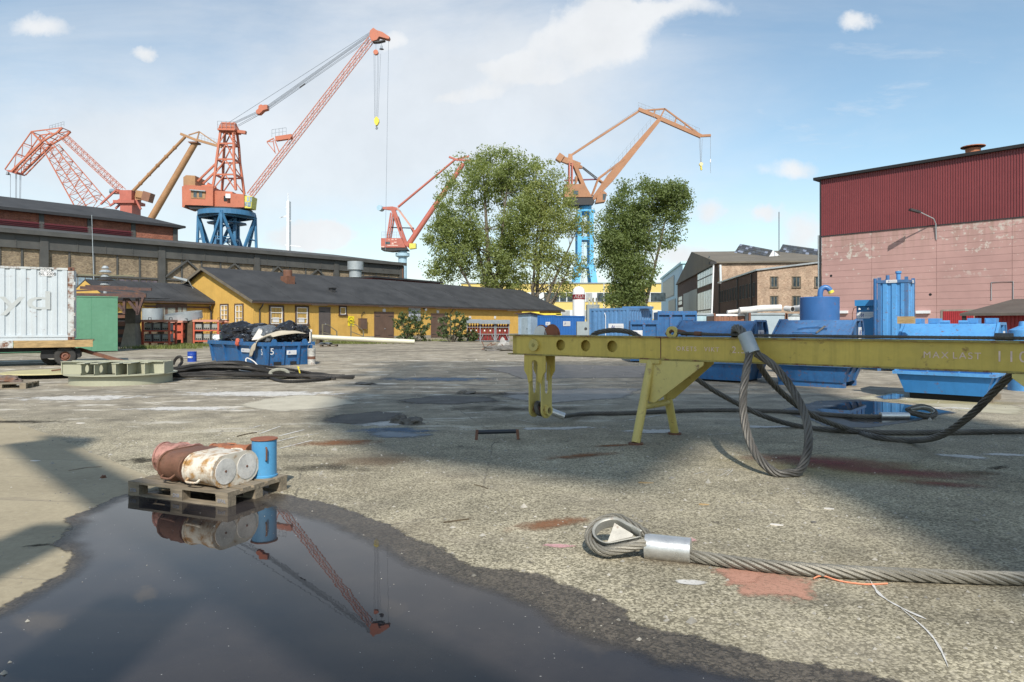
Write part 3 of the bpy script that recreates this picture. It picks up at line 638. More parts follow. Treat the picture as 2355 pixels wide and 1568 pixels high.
p1 = [occ(*q, D2) - off for q in ((-1.7, 8.9), (.3, 7.7), (1.3, 7.1), (2.05, 8.6), (2.9, 10.0), (3.0, 8.0), (8.2, 8.0), (8.0, 12.5), (7.4, 16.), (-3.9, 15.5), (-3.4, 11.8))]
MB().prism([(p.x, p.z) for p in p1], (0, .4, 0), (1, 0, 0), (0, 0, 1), .8).build('machinery_house', M['crane_red'], hc)  # thin plate cut to the outline of the yard shadow
y = 15.6; k = 0
while y < 30:      # spaced flats above the house, added to give half shade
    wd = .85 - .028 * (y - 15.6); l = occ(-4. - .12 * (y - 15) + .5 * math.sin(k * 2.1), y + wd / 2, D2) - off; r_ = occ(7.6 + .4 * math.sin(k * 1.7), y + wd / 2, D2) - off
    MB().bb(l.x, r_.x, -.1, .1, l.z - wd / 2 * TE, l.z + wd / 2 * TE).build('shade_flat', M['crane_red'], hc); y += 1.25; k += 1
for X in (-3.5, 1.5, 7): a, b = occ(X, 15, D2) - off, occ(X * 1.1, 30, D2) - off; MB().bar(a, b, .3).build('lattice_post', M['crane_red'], hc)
# ------------------------------------------------------------------ windows, doors on a wall frame (x along wall, -y outwards)
def window(parent, mx, s0, s1, z0, z1, nx=2, nz=2, fmat=None, gmat=None, fw=.07, bar=.035, dep=.1, label=None, sash=None):
    fm = fmat or M['house_trim']; g = gmat or M['glass']
    w = MB()
    w.bb(s0 - fw, s1 + fw, -dep, .05, z1, z1 + fw).bb(s0 - fw * 1.4, s1 + fw * 1.4, -dep * 1.5, .05, z0 - fw, z0).bb(s0 - fw, s0, -dep, .05, z0, z1).bb(s1, s1 + fw, -dep, .05, z0, z1)
    for i in range(1, nx): x = s0 + (s1 - s0) * i / nx; w.bb(x - bar / 2, x + bar / 2, -dep * .7, .04, z0, z1)
    for i in range(1, nz): z = z0 + (z1 - z0) * i / nz; w.bb(s0, s1, -dep * .6, .03, z - bar / 2, z + bar / 2)
    o = w.build('window', fm, parent, mx=mx, label=label)
    if sash:
        q = MB(); q.bb(s0, s1, -dep * .8, -.02, z1 - sash, z1).bb(s0, s1, -dep * .8, -.02, z0, z0 + sash).bb(s0, s0 + sash, -dep * .8, -.02, z0, z1).bb(s1 - sash, s1, -dep * .8, -.02, z0, z1)
        for i in range(1, nx): x = s0 + (s1 - s0) * i / nx; q.bb(x - sash * .4, x + sash * .4, -dep * .85, -.02, z0, z1)
        for i in range(1, nz): z = z0 + (z1 - z0) * i / nz; q.bb(s0, s1, -dep * .83, -.02, z - sash * .4, z + sash * .4)
        q.build('sash', M['white'], o)
    for i in range(nx):
        for j in range(nz):
            x0 = s0 + (s1 - s0) * i / nx; x1 = s0 + (s1 - s0) * (i + 1) / nx; a = z0 + (z1 - z0) * j / nz; b = z0 + (z1 - z0) * (j + 1) / nz
            MB().bb(x0 + bar / 2, x1 - bar / 2, -.02, .01, a + bar / 2, b - bar / 2).build('pane', g if not isinstance(g, list) else random.choice(g), o)
    return o
# ------------------------------------------------------------------ yellow timber workshop
HO = Vector((-23.1, 61.0)); HD = Vector((.567, .823)).normalized(); HN = Vector((-HD.y, HD.x)); HA = math.atan2(HD.y, HD.x)
house = thing('timber_workshop', 'long yellow timber workshop with dark felt gable roof', 'building', (HO.x, HO.y, 0), HA)
L_, WD, EZ, RZ = 54.0, 15.0, 3.85, 6.95
w = MB()
def gable(mb, x0, x1, y0, y1, ez, rz):
    ym = (y0 + y1) / 2
    mb.add([(x0, y0, 0), (x1, y0, 0), (x1, y1, 0), (x0, y1, 0), (x0, y0, ez), (x1, y0, ez), (x1, y1, ez), (x0, y1, ez), (x0, ym, rz), (x1, ym, rz)],
           [(0, 1, 5, 4), (1, 2, 6, 9, 5), (2, 3, 7, 6), (3, 0, 4, 8, 7), (4, 5, 9, 8), (6, 7, 8, 9)])
gable(w, 0, L_, 0, WD, EZ, RZ); w.build('wall', M['house_yellow'], house)
front = Matrix.Identity(4); gab = wallmx(0, WD, R(-90))
bat = MB(); x = .08
while x < L_:
    bat.bb(x, x + .11, -.022, 0, .35, EZ - .02); x += .155 + random.uniform(-.006, .006)
bat.build('board_cladding', M['house_yellow'], house, kind='stuff')
bat = MB(); x = .05
while x < WD:
    zt = EZ + (RZ - EZ) * (1 - abs(x + .05 - WD / 2) / (WD / 2)); bat.bb(x, x + .11, -.022, 0, .35, zt - .1); x += .155
bat.build('board_cladding', M['house_yellow'], house, mx=gab, kind='stuff')
MB().bb(-.03, L_ + .03, -.035, 0, 0, .35).build('plinth', M['concrete'], house)
def roofpair(parent, x0, x1, y0, y1, ez, rz, oh, th, mat, oe=.5):
    ym = (y0 + y1) / 2; sl = (rz - ez) / (ym - y0)
    for sgn, ye in ((1, y0 - oe), (-1, y1 + oe)):
        zl = ez - sl * oe
        mb = MB(); n = 12
        for k in range(n):       # felt laid in strips, laps slightly proud
            xa = x0 - oh + (x1 - x0 + 2 * oh) * k / n; xb = x0 - oh + (x1 - x0 + 2 * oh) * (k + 1) / n; d = .02 * (k % 2)
            mb.add([(xa, ye, zl + d), (xb, ye, zl + d), (xb, ym, rz + .02 + d), (xa, ym, rz + .02 + d), (xa, ye, zl + th + d), (xb, ye, zl + th + d), (xb, ym, rz + th + .02 + d), (xa, ym, rz + th + .02 + d)],
                   [(0, 1, 2, 3), (4, 5, 6, 7), (0, 1, 5, 4), (1, 2, 6, 5), (2, 3, 7, 6), (3, 0, 4, 7)])
        mb.build('roof', mat, parent)
        MB().bb(x0 - oh, x1 + oh, ye + (.0 if sgn > 0 else -.03) - .03, ye + .03, zl - .12, zl - .005).build('gutter', M['house_trim'], parent)
roofpair(house, 0, L_, 0, WD, EZ, RZ, .45, .14, M['felt'])
for sgn in (0, 1):   # barge boards on the near gable
    y0, y1 = ((-.5, WD / 2), (WD + .5, WD / 2))[sgn]; sl = (RZ - EZ) / (WD / 2)
    MB().bar((-.47, y0, EZ - sl * .5 - .02), (-.47, y1, RZ - .02), .05, .24).build('barge_board', pm('grey_barge_wood', (.14, .12, .09), .8, var=.3), house)
def hx(px, py): return onwall(px, py, HO, HD)
GO = HO + HN * WD; GD = -HN
def gx(px, py): return onwall(px, py, GO, GD)
for (a, b, c, d) in ((617.5, 651.4, 701.5, 748.4), (677.9, 708.8, 702.5, 748.4)):
    s0, z1 = hx(a, c); s1, z0 = hx(b, d); win_ = window(house, front, s0 + .15, s1 - .15, z0 + .15, z1 - .15, 1, 3, fw=.16, sash=.07)
    MB().bb(s0 + .4, s1 - .5, -.04, -.025, z0 + .3, z0 + .75).build('notice', M['sign_white'], win_)
s0, z1 = hx(781, 706); s1, z0 = hx(794, 723); window(house, front, s0, s1, z0, z1, 1, 1, fw=.14, sash=.06)
for (a, b, c, d) in ((508.9, 524.6, 701.5, 735), (542.5, 559, 701, 746)):
    s0, z1 = gx(a, c); s1, z0 = gx(b, d); window(house, gab, s0, s1, z0, z1, 2, 3, fw=.12, sash=.06)
def door(parent, mx, s0, s1, z0, z1, mat, leaves=1, fmat=None):
    d = MB(); d.bb(s0, s1, -.05, .03, z0, z1).bb(s0 - .1, s1 + .1, -.12, .03, z1, z1 + .12).bb(s0 - .09, s0, -.08, .03, z0, z1).bb(s1, s1 + .09, -.08, .03, z0, z1)
    o = d.build('door', mat, parent, mx=mx)
    lw = (s1 - s0) / leaves
    for i in range(leaves):
        for zf in (.12, .86): MB().bb(s0 + lw * i + (.05 if i == 0 else lw * .45), s0 + lw * (i + 1) - (lw * .45 if i == 0 else .05), -.075, -.05, z0 + (z1 - z0) * zf, z0 + (z1 - z0) * zf + .06).build('hinge', M['dark'], o)
        MB().bb(s0 + lw * i + .04, s0 + lw * (i + 1) - .04, -.062, -.05, z0 + .1, z1 - .08).build('leaf_panel', mat, o)
    MB().cyl(((s0 + s1) / 2 + .08, -.06, z0 + 1.1), ((s0 + s1) / 2 + .08, -.13, z0 + 1.1), .05, n=8).build('handle', M['galv'], o)
    return o
s0, z1 = hx(861, 719); s1, _ = hx(903, 719); door(house, front, s0, s1, .05, z1, M['door_brown'], 2)
s0, z1 = hx(991, 722.5); s1, _ = hx(1026, 722.5); door(house, front, s0, s1, .05, z1, M['door_brown'], 2)
s0, z1 = hx(734, 708); s1, _ = hx(757, 708); door(house, front, s0, s1, .55, z1, pm('grey_door', (.10, .085, .08), .5, var=.2), 1)
st = MB()
for k in range(3): st.bb(s0 - .3 - .0 * k, s1 + .3, -1.6 + k * .35, -.6 + .58 * (k == 2), .0 if k == 0 else .18 * k, .18 * (k + 1))
st.build('doorstep', M['concrete'], house)
for sa, sb in ((s0 - .6, s0 + .9), (s0 + 3.0, s0 + 4.4)):
    st = MB(); st.bar((sa, -1.2, 0), (sa, -1.2, 1.65), .09).bar((sb, -1.5, 0), (sb, -1.5, .95), .09).bar((sa, -1.2, 1.6), (sa + .55, -1.3, 1.6), .1, .06).bar((sa + .55, -1.3, 1.6), (sb, -1.5, .95), .1, .06).bar((sa, -1.2, .9), (sb, -1.5, .4), .07)
    st.build('stair_railing', pm('grey_railing_wood', (.17, .15, .10), .8, var=.3), house)
for (a, b, c, d) in ((712, 747, 696.5, 702), (867, 899, 701.2, 706), (997, 1025, 705.3, 709.5), (1162, 1186, 710.7, 715.4)):
    s0, z1 = hx(a, c); s1, z0 = hx(b, d); zc = (z0 + z1) / 2
    MB().cyl((s0, -.3, zc), (s1, -.3, zc), .13, n=10).bb(s0 + .2, s1 - .2, -.22, 0, zc - .03, zc + .08).build('tube_lamp', M['galv'], house, smooth=True)
for px in (595.5, 1034):
    s0, _ = hx(px, 700)
    MB().tube([(s0 + .1, -.5, EZ - .3), (s0 + .1, -.35, EZ - .55), (s0, -.1, EZ - .9), (s0, -.1, .3)], .06, 6).build('downpipe', M['dark'], house)
# notice boards and plates fixed to the wall
s0, z1 = hx(939, 704.8); s1, z0 = hx(965.7, 737.2)
nb = MB().bb(s0, s1, -.07, -.025, z0, z1).build('notice_board', M['paper'], house, label='grey hand-lettered board with OBS ENDAST')
for tx, f in (('OBS!', .88), ('ENDAST', .62), ('ELSKROT', .25)): text(tx, .5, M['ink_grey'], nb, T((s0 + s1) / 2, -.075, z0 + (z1 - z0) * f))
s0, z1 = hx(799.6, 726.9); s1, z0 = hx(813.4, 749); sc_ = (s0 + s1) / 2
ys = MB().bb(s0, s1, -.05, -.025, z0, z1).build('warning_sign', M['sign_yellow'], house, label='yellow notice with a round pictogram')
MB().lathe([(.30, 0), (.34, 0), (.34, .008), (.30, .008), (.30, 0)], n=20).build('ring', M['ink'], ys, mx=T(sc_, -.052, z1 - .45) @ Matrix.Rotation(R(90), 4, 'X'))
for dx in (-.09, .09): MB().cyl((sc_ + dx, -.05, z1 - .45), (sc_ + dx, -.058, z1 - .45), .075, n=10).build('dot', M['ink'], ys)
for f, sz in ((.42, .23), (.25, .11), (.12, .11)):
    text({.42: 'GÖTAHUS', .25: 'UTHYRNING', .12: '50 00 75'}[f], sz, M['ink'], ys, T(sc_, -.056, z0 + (z1 - z0) * f))
s0, z1 = hx(823.7, 732.8); s1, z0 = hx(839, 756.3)
MB().bb(s0, s1, -.32, 0, z0, z1).bb(s0 - .03, s1 + .03, -.35, 0, z1, z1 + .05).build('meter_cabinet', M['door_brown'], house)
MB().tube([(s1 - .5, -.1, z1), (s1 - .6, -.1, z1 + .4), (s1 - .2, -.1, z1 + .75), (s1 - .1, -.1, z1 + .5)], .03, 5).build('cable', M['dark'], house)
for px, py in ((882.5, 713.3), (1006, 716.5), (1080, 730), (1137.5, 729.5)):
    s0, z0 = hx(px, py); MB().bb(s0 - .22, s0 + .22, -.05, -.02, z0 - .17, z0 + .17).build('paper_plate', M['sign_white'], house)
s0, z0 = hx(973, 710); MB().cyl((s0, -.05, z0), (s0, -.45, z0 - .1), .09, .16, 10).build('floodlight', M['galv'], house)
# roof vents
for px, py, w_, h_ in ((661.5, 645, 1.0, 1.4), (764, 680, .5, .85)):
    k = (px - CX) / FX
    # point on near roof slope
    yl = 4.6 if w_ > .8 else 2.6; O = HO + HN * yl; s_, _ = onwall(px, py, O, HD); zr = EZ + (RZ - EZ) * yl / 7.5
    v = MB().bb(s_ - w_ / 2, s_ + w_ / 2, yl - w_ / 2, yl + w_ / 2, zr - .3, zr + h_ * .55)
    if w_ > .8: v.lathe([(0, h_), (.42, h_), (.45, .9 * h_), (.45, .5 * h_)], (s_, yl, zr), 14)
    else: v.bb(s_ - w_ * .7, s_ + w_ * .7, yl - w_ * .7, yl + w_ * .7, zr + h_ * .55, zr + h_ * .66)
    v.build('roof_vent', M['rust'] if w_ > .8 else M['felt'], house)
s0, z0 = gx(452, 648)
lm = MB().bar((s0, 0, z0 - 1.2), (s0 - .1, -.8, z0 + .1), .06).bar((s0 - .1, -.8, z0 + .1), (s0 - 1.3, -1.5, z0 + .45), .34, .22, w2=.22)
lm.build('gable_lamp', M['galv'], house, mx=gab)
# lower wing on the left
wing = MB(); gable(wing, -9.5, 0, 6.4, 14, EZ, 5.4); wing.build('wing_wall', M['house_yellow'], house)
bat = MB(); x = -9.4
while x < -.1: bat.bb(x, x + .2, 6.4 - .025, 6.4, .3, EZ - .55); x += .3
bat.bb(-9.5, 0, 6.4 - .12, 6.4, EZ - .55, EZ - .42)
bat.build('board_cladding', M['house_yellow'], house, kind='stuff')
roofpair(house, -9.5, 0, 6.4, 14, EZ, 5.4, .0, .12, M['felt'])
WO = HO + HN * 6.4
def wx(px, py): return onwall(px, py, WO, HD)
wmx = Matrix.Translation((0, 6.4, 0))
for a, b in ((357, 404), (405, 428)):
    s0, z1 = wx(a, 698); s1, _ = wx(b, 698)
    d = MB().bb(s0, s1, -.16, -.08, .1, z1).build('sliding_door', pm('weathered_sliding_door', (.13, .085, .065), .7, var=.4, vs=1.1, rust=.3), house, mx=wmx)
    for k in (0, 1): MB().bb(s0 + (s1 - s0) * (.08 + .48 * k), s0 + (s1 - s0) * (.42 + .5 * k), -.175, -.16, z1 * .55, z1 * .9).build('door_patch', pm('peeled_door_patch', (.27, .29, .26), .7, var=.4, vs=2), d)
s0, _ = wx(330, 695); MB().bb(s0, -.3, -.22, -.12, 3.15, 3.28).build('door_track', M['rust_purple'], house, mx=wmx)
MB().tube([(-.5, -.5, 3.4), (-.4, -.2, 3.1), (-.2, -.12, 2.9), (-.2, -.12, .4)], .08, 6).build('downpipe', M['dark'], house, mx=wmx)
# ------------------------------------------------------------------ buff brick hall behind the workshop
BO = Vector((-57.0, 76.0)); BD = Vector((.656, .755)).normalized(); BA = math.atan2(BD.y, BD.x)
hall = thing('brick_hall', 'long buff brick hall with grey steel framing behind the yellow workshop', 'building', (BO.x, BO.y, 0), BA)
def bx(px, py): return onwall(px, py, BO, BD)
sE, _ = bx(924, 610); BH = 12.25
MB().bb(-24, sE, 0, 22, 0, BH - .3).build('wall', M['brick_buff'], hall)
r = MB().add([(-24.5, -.7, BH - .3), (sE + .5, -.7, BH - .3), (sE + .5, 21, BH + 2.7), (-24.5, 21, BH + 2.7), (-24.5, -.7, BH), (sE + .5, -.7, BH), (sE + .5, 21, BH + 3.0), (-24.5, 21, BH + 3.0)], [(0, 1, 2, 3), (4, 5, 6, 7), (0, 1, 5, 4), (1, 2, 6, 5), (2, 3, 7, 6), (3, 0, 4, 7)])
r.build('roof', M['felt2'], hall)
MB().bb(-24.5, sE + .4, -.85, -.7, BH - .42, BH + .08).build('eaves_board', M['frame_grey'], hall)
MB().bb(-24.3, sE + .1, -.3, 0, BH - 2.0, BH - .35).build('crane_girder', M['frame_grey'], hall)
x = -23
while x < sE:
    MB().bb(x - .05, x + .05, -.36, -.3, BH - 2.0, BH - .4).build('girder_stiffener', M['frame_grey'], hall); x += 3.05
cols = [bx(p, 600)[0] for p in (-170, 99.4, 369.6, 588, 770.7, 921)]
for s_ in cols: MB().bb(s_ - .42, s_ + .42, -.42, 0, 0, BH - .45).build('column', M['frame_grey'], hall)
for a, b in zip(cols, cols[1:]):
    for k in range(1, 5): s_ = a + (b - a) * k / 5; MB().bb(s_ - .09, s_ + .09, -.12, 0, 0, BH - 2.0).build('mullion', M['frame_grey'], hall)
    MB().bb(a + .42, b - .42, -.15, 0, BH - 4.85, BH - 4.62).build('rail', M['frame_grey'], hall)
zt = BH - 5.0
def glaze(a, b, n, zlo, zhi, mat):
    for k in range(n):
        MB().bb(a + (b - a) * k / n + .06, a + (b - a) * (k + 1) / n - .06, -.06, 0, zlo, zhi).build('pane', mat, hall)
wl = (cols[2] - cols[1]) / 5
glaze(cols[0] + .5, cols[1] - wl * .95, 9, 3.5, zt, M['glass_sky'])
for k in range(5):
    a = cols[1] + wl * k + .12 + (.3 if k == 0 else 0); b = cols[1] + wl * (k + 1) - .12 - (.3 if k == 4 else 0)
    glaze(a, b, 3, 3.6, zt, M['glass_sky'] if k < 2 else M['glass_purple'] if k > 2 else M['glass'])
wl = (cols[3] - cols[2]) / 5
glaze(cols[2] + wl * 1.1, cols[2] + wl * 2.9, 6, 3.6, zt, M['glass_purple'])
for i in (2, 3):    # diagonal bracing below the girder
    a, b = cols[i], cols[i + 1]
    for f in (.0, .5):
        m0 = a + (b - a) * (f + .02); m1 = a + (b - a) * (f + .25); m2 = a + (b - a) * (f + .48)
        MB().bar((m0, -.2, BH - 4.6), (m1, -.2, BH - 2.1), .22).build('brace', M['frame_grey'], hall)
        MB().bar((m1, -.2, BH - 2.1), (m2, -.2, BH - 4.6), .22).build('brace', M['frame_grey'], hall)
    MB().bar((a + .3, -.2, BH - 4.9), (a + (b - a) * .22, -.2, BH - 8.5), .22).build('brace', M['frame_grey'], hall)
MB().tube([(sE - .2, -.35, BH - .6), (sE - .15, -.35, BH - 2.6), (sE + .25, -.35, BH - 3.4)], .16, 8).build('downpipe', M['rust'], hall)
# raised clerestory of the hall
uh = thing('clerestory_hall', 'taller red brick hall with dark red louvre strips and felt roof at left', 'building', (-67.8, 90.4, 0), BA)
UO = Vector((-67.8, 90.4))
uE, _ = onwall(409, 520, UO, BD)
MB().bb(-25, uE, 0, 26, 0, 17.0).build('wall', M['brick_red'], uh)
rr = MB(); ez, rz = 17.1, 20.6
rr.add([(-26, -.8, ez), (uE + .9, -.8, ez), (uE - 4.5, 13, rz), (-26, 13, rz), (-26, 27, ez), (uE + .9, 27, ez), (-26, -.8, ez - .25), (uE + .9, -.8, ez - .25), (uE + .9, 27, ez - .25), (-26, 27, ez - .25)],
       [(0, 1, 2, 3), (1, 5, 2), (2, 5, 4, 3), (0, 1, 7, 6), (1, 5, 8, 7), (6, 7, 8, 9), (0, 3, 4, 9, 6)])
rr.build('roof', M['felt'], uh)
for a, b in ((-80, 155), (163, 347), (353, 521)):
    s0 = onwall(a, 500, UO, BD)[0]; s1 = onwall(b, 500, UO, BD)[0] if b < 409 else uE - 8
    if a == 353: s0 = onwall(208, 500, UO, BD)[0]; s1 = onwall(305, 500, UO, BD)[0]
    if a == 163: s0 = onwall(97, 500, UO, BD)[0]; s1 = onwall(203, 500, UO, BD)[0]
    if a == -80: s0 = -24; s1 = onwall(92, 500, UO, BD)[0]
    lp = MB().bb(s0, s1, -.08, 0, 13.4, 15.6).build('louvre_strip', M['louvre'], uh)
    for k in range(9): MB().bar((s0, -.14, 13.55 + k * .23), (s1, -.14, 13.55 + k * .23), .13, .05).build('slat', M['louvre'], lp)
for p in (95, 206, 306, 402): s_ = onwall(p, 500, UO, BD)[0]; MB().bb(s_ - .3, s_ + .3, -.16, 0, 10, 16.9).build('column', M['frame_grey'], uh)
MB().bb(-25, uE + .7, -.9, -.75, 16.75, 17.15).build('gutter', M['dark'], uh)
# low dark red shed roof behind the ridge, with its vent
ra = W(856, 634, 98); rb = W(1012, 645, 112)
lr = thing('red_shed', 'low dark red shed with black roof edge behind the workshop ridge', 'building', (ra.x, ra.y, 0), math.atan2(rb.y - ra.y, rb.x - ra.x))
ll = (rb - ra).xy.length
MB().bb(0, ll, 0, 6, 0, ra.z - .25).build('wall', M['hall_red'], lr); MB().bb(-.3, ll + .3, -.4, 6.3, ra.z - .25, ra.z).build('roof', M['felt'], lr)
MB().lathe([(0, 2.3), (1.15, 2.3), (1.15, 1.1), (.9, 1.1), (.9, 0)], (-.7, 2.6, ra.z - .2), 18).build('roof_vent', M['galv'], lr, smooth=True)
# ------------------------------------------------------------------ red hall on the right
RO = Vector((31.2, 68.7)); RD = Vector((.655, -.756)).normalized(); RA = math.atan2(RD.y, RD.x)
rh = thing('red_hall', 'big hall with dark red ribbed cladding over peeling pink concrete', 'building', (RO.x, RO.y, 0), RA)
def rx(px, py): return onwall(px, py, RO, RD)
MB().bb(.05, 48, .06, 40, 0, 16.1).build('wall_core', M['concrete'], rh)
joints = [0.0, 4.78, 10.28, 15.85, 21.4, 26.9]
pmesh = {}
for a, b in zip(joints, joints[1:]):
    key = round(b - a, 2)
    if key not in pmesh:
        me = MB().bb(.012, b - a - .012, -.09, .06, .008, .592).mesh('panel'); me.materials.append(M['hall_pink']); pmesh[key] = me
    for k in range(18):
        if k == 17: continue
        inst(pmesh[key], 'panel', rh, T(a, random.uniform(-.004, .004), .3 + k * .6))
clad = MB().corr((-.1, -.08, 0), (1, 0, 0), (0, -1, 0), 27, 10.5, 16.15, .2, .05); clad.build('ribbed_cladding', M['hall_red'], rh)
MB().bb(-.1, 27, -.16, -.05, 10.42, 10.5).build('drip_flashing', M['dark'], rh)
MB().bb(-.7, 48, -.45, 41, 16.15, 16.42).build('roof', M['black'], rh)
MB().bb(-.14, .02, -.12, 40, 10.4, 16.15).build('side_cladding', M['hall_red'], rh)
MB().bb(-.16, -.02, -.2, -.06, .2, 16.15).build('corner_trim', M['dark'], rh)
MB().cyl((-.3, -.05, .3), (-.3, -.05, 10.6), .11, n=8).build('downpipe', M['galv'], rh)
s0, z0 = rx(2168, 347); MB().lathe([(.5, 0), (.62, 1.25), (.0, 1.25)], (s0 + 1.2, 4, 16.4), 16).lathe([(0, 1.62), (.98, 1.45), (.98, 1.38), (0, 1.38)], (s0 + 1.2, 4, 16.4), 18).build('roof_vent', pm('rusty_orange_vent', (.42, .16, .08), .6, var=.2), rh)
s0, z0 = rx(2153.5, 528)
MB().tube([(s0, -.12, z0 - .9), (s0, -.25, z0 + .5), (s0 - .1, -.5, z0 + .95), (s0 - .9, -1.55, z0 + 1.55)], .05, 6).build('lamp_arm', M['galv'], rh)
MB().bar((s0 - .85, -1.5, z0 + 1.5), (s0 - 1.45, -2.2, z0 + 1.75), .34, .18).build('street_lamp_head', M['dark'], rh)
for px0, px1 in ((1920, 1951), (2108, 2140)):
    a, z0 = rx(px0, 717.5); b, _ = rx(px1, 717.5); MB().bb(a, b, -.34, -.09, z0 - .13, z0 + .13).build('tube_lamp', M['tank_white'], rh)
a, z1 = rx(2168.5, 715.5); b, _ = rx(2240, 715)
MB().bb(a - .12, b + .12, -.16, -.08, 0, z1 + .14).build('gate_frame', M['concrete'], rh); MB().corr((a, -.17, 0), (1, 0, 0), (0, -1, 0), b - a, .1, z1, .16, .035).build('ribbed_gate', pm('red_ribbed_gate', (.34, .03, .035), .5, var=.15), rh)
for px, py in ((2139.5, 677), (1911.5, 634)):
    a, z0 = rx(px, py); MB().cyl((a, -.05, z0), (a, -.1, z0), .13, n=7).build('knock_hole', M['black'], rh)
a, z0 = rx(2280, 649); b, z1 = rx(2330, 649)
MB().tube([(a, -.13, 3.7), (a, -.13, z0), (b, -.13, z0), (b, -.13, z0 - 2)], .035, 5).build('conduit', M['galv'], rh)
# lean-to in front of the red hall at the right edge
ca_ = W(2225, 722, 46); lt = thing('lean_to', 'low lean-to with grey metal roof and red ribbed walls beside the red hall', 'shed', (ca_.x, ca_.y, 0), RA)
MB().add([(-.2, -1.0, 2.2), (13, -1.0, 2.2), (13, 4.2, 3.25), (1.6, 4.2, 3.25), (-.2, -1.0, 2.36), (13, -1.0, 2.36), (13, 4.2, 3.4), (1.6, 4.2, 3.4)], [(0, 1, 2, 3), (4, 5, 6, 7), (0, 1, 5, 4), (1, 2, 6, 5), (2, 3, 7, 6), (3, 0, 4, 7)]).build('roof', pm('brown_grey_tin', (.10, .085, .07), .6, var=.2, vs=.8), lt)
MB().corr((.4, 0, 0), (1, 0, 0), (0, -1, 0), 12, 0, 2.3, .22, .05).build('ribbed_wall', pm('red_ribbed_wall', (.30, .026, .03), .5, var=.15), lt)
MB().bb(-.1, .1, -.9, -.7, 0, 2.2).bb(6, 6.2, -.9, -.7, 0, 2.2).build('post', M['dark'], lt)
# ------------------------------------------------------------------ brown brick buildings in the middle distance
b2a = Vector((34.5, 96.0)); b2d = Vector((.993, -.119))
b2 = thing('brick_office', 'two-storey tan brick block with paired windows beside the red hall', 'building', (b2a.x, b2a.y, 0), math.atan2(b2d.y, b2d.x))
def cx2(px, py): return onwall(px, py, b2a, b2d)
H2 = 9.15
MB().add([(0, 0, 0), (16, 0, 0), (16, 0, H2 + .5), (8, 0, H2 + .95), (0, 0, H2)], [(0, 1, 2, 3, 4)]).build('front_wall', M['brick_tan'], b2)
MB().bb(.01, 16, .02, 30, 0, H2 - .1).build('side_wall', M['brick_shade'], b2)
MB().add([(-.2, -.25, H2), (8, -.25, H2 + .95), (16, -.25, H2 + .5), (16, 30, H2 + .5), (8, 30, H2 + .95), (-.2, 30, H2), (-.2, -.25, H2 + .22), (8, -.25, H2 + 1.17), (16, -.25, H2 + .72), (16, 30, H2 + .72), (8, 30, H2 + 1.17), (-.2, 30, H2 + .22)],
         [(0, 1, 7, 6), (1, 2, 8, 7), (6, 7, 10, 11), (7, 8, 9, 10), (0, 5, 11, 6), (0, 1, 4, 5), (1, 2, 3, 4)]).build('roof', M['galv'], b2)
for row in ((637, 660), (681.5, 704)):
    for a, b in ((1770, 1789), (1820.5, 1841), (1872, 1890)):
        s0, z1 = cx2(a, row[0]); s1, z0 = cx2(b, row[1]); window(b2, front, s0 + .1, s1 - .1, z0, z1, 2, 1, fmat=pm('olive_window_frame', (.12, .105, .075), .6), gmat=M['glass'], fw=.1, bar=.14)
sidem = wallmx(.02, 30, R(-90))
for k, y in enumerate((2.0, 4.3, 6.6, 8.9, 11.2, 14.5, 16.8, 19.1, 21.4, 23.7, 26, 28)):
    for z in (1.6, 5.6): window(b2, sidem, 30 - y - .5, 30 - y + .5, z, z + 2.0, 2, 1, fmat=M['frame_grey'], gmat=M['glass'], fw=.07, bar=.06)
for y in (3.3, 12.9, 28.8): MB().cyl((-.12, y, 0), (-.12, y, H2 - .2), .1, n=6).build('downpipe', M['frame_grey'], b2)
ha = Vector((39.3, 130.0)); hd = Vector((.991, -.132)).normalized()
bh = thing('glazed_hall', 'large brown brick hall with glazed dark gable and sawtooth rooflights', 'building', (ha.x, ha.y, 0), math.atan2(hd.y, hd.x))
HW, HE, HR = 72.0, 13.2, 18.9
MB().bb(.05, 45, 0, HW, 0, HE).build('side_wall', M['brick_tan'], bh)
MB().add([(0, 0, 0), (0, HW, 0), (0, HW, HE), (0, HW / 2, HR), (0, 0, HE)], [(0, 1, 2, 3, 4)]).build('gable_wall', M['brick_shade'], bh)
MB().add([(-.5, -.5, HE), (45, -.5, HE), (45, HW / 2, HR), (-.5, HW / 2, HR), (-.5, HW + .5, HE), (45, HW + .5, HE), (-.5, -.5, HE + .3), (45, -.5, HE + .3), (45, HW / 2, HR + .3), (-.5, HW / 2, HR + .3)], [(0, 1, 7, 6), (6, 7, 8, 9), (8, 9, 4, 5), (0, 3, 9, 6), (0, 3, 4)]).build('roof', pm('mossy_brown_roof', (.15, .13, .10), .85, var=.25, vs=.15), bh)
gm = wallmx(-.02, HW, R(-90))      # as seen from outside: left end is the far end
for a, b, z0, z1, n in ((4, 15, .5, 6.5, 6), (4, 13, 7, 9.5, 5), (44, 66, 9.8, 13.5, 9), (44, 66, .5, 8.8, 9), (46, 62, 14.0, 15.6, 6)):
    gl = MB().bb(a, b, -.06, 0, z0, z1).build('glazing', M['frame_grey'], bh, mx=gm)
    for i in range(n):
        for j in range(2):
            MB().bb(a + (b - a) * i / n + .18, a + (b - a) * (i + 1) / n - .18, -.1, -.06, z0 + (z1 - z0) * j / 2 + .15, z0 + (z1 - z0) * (j + 1) / 2 - .15).build('pane', random.choice([M['glass'], M['glass'], M['glass_sky']]), gl)
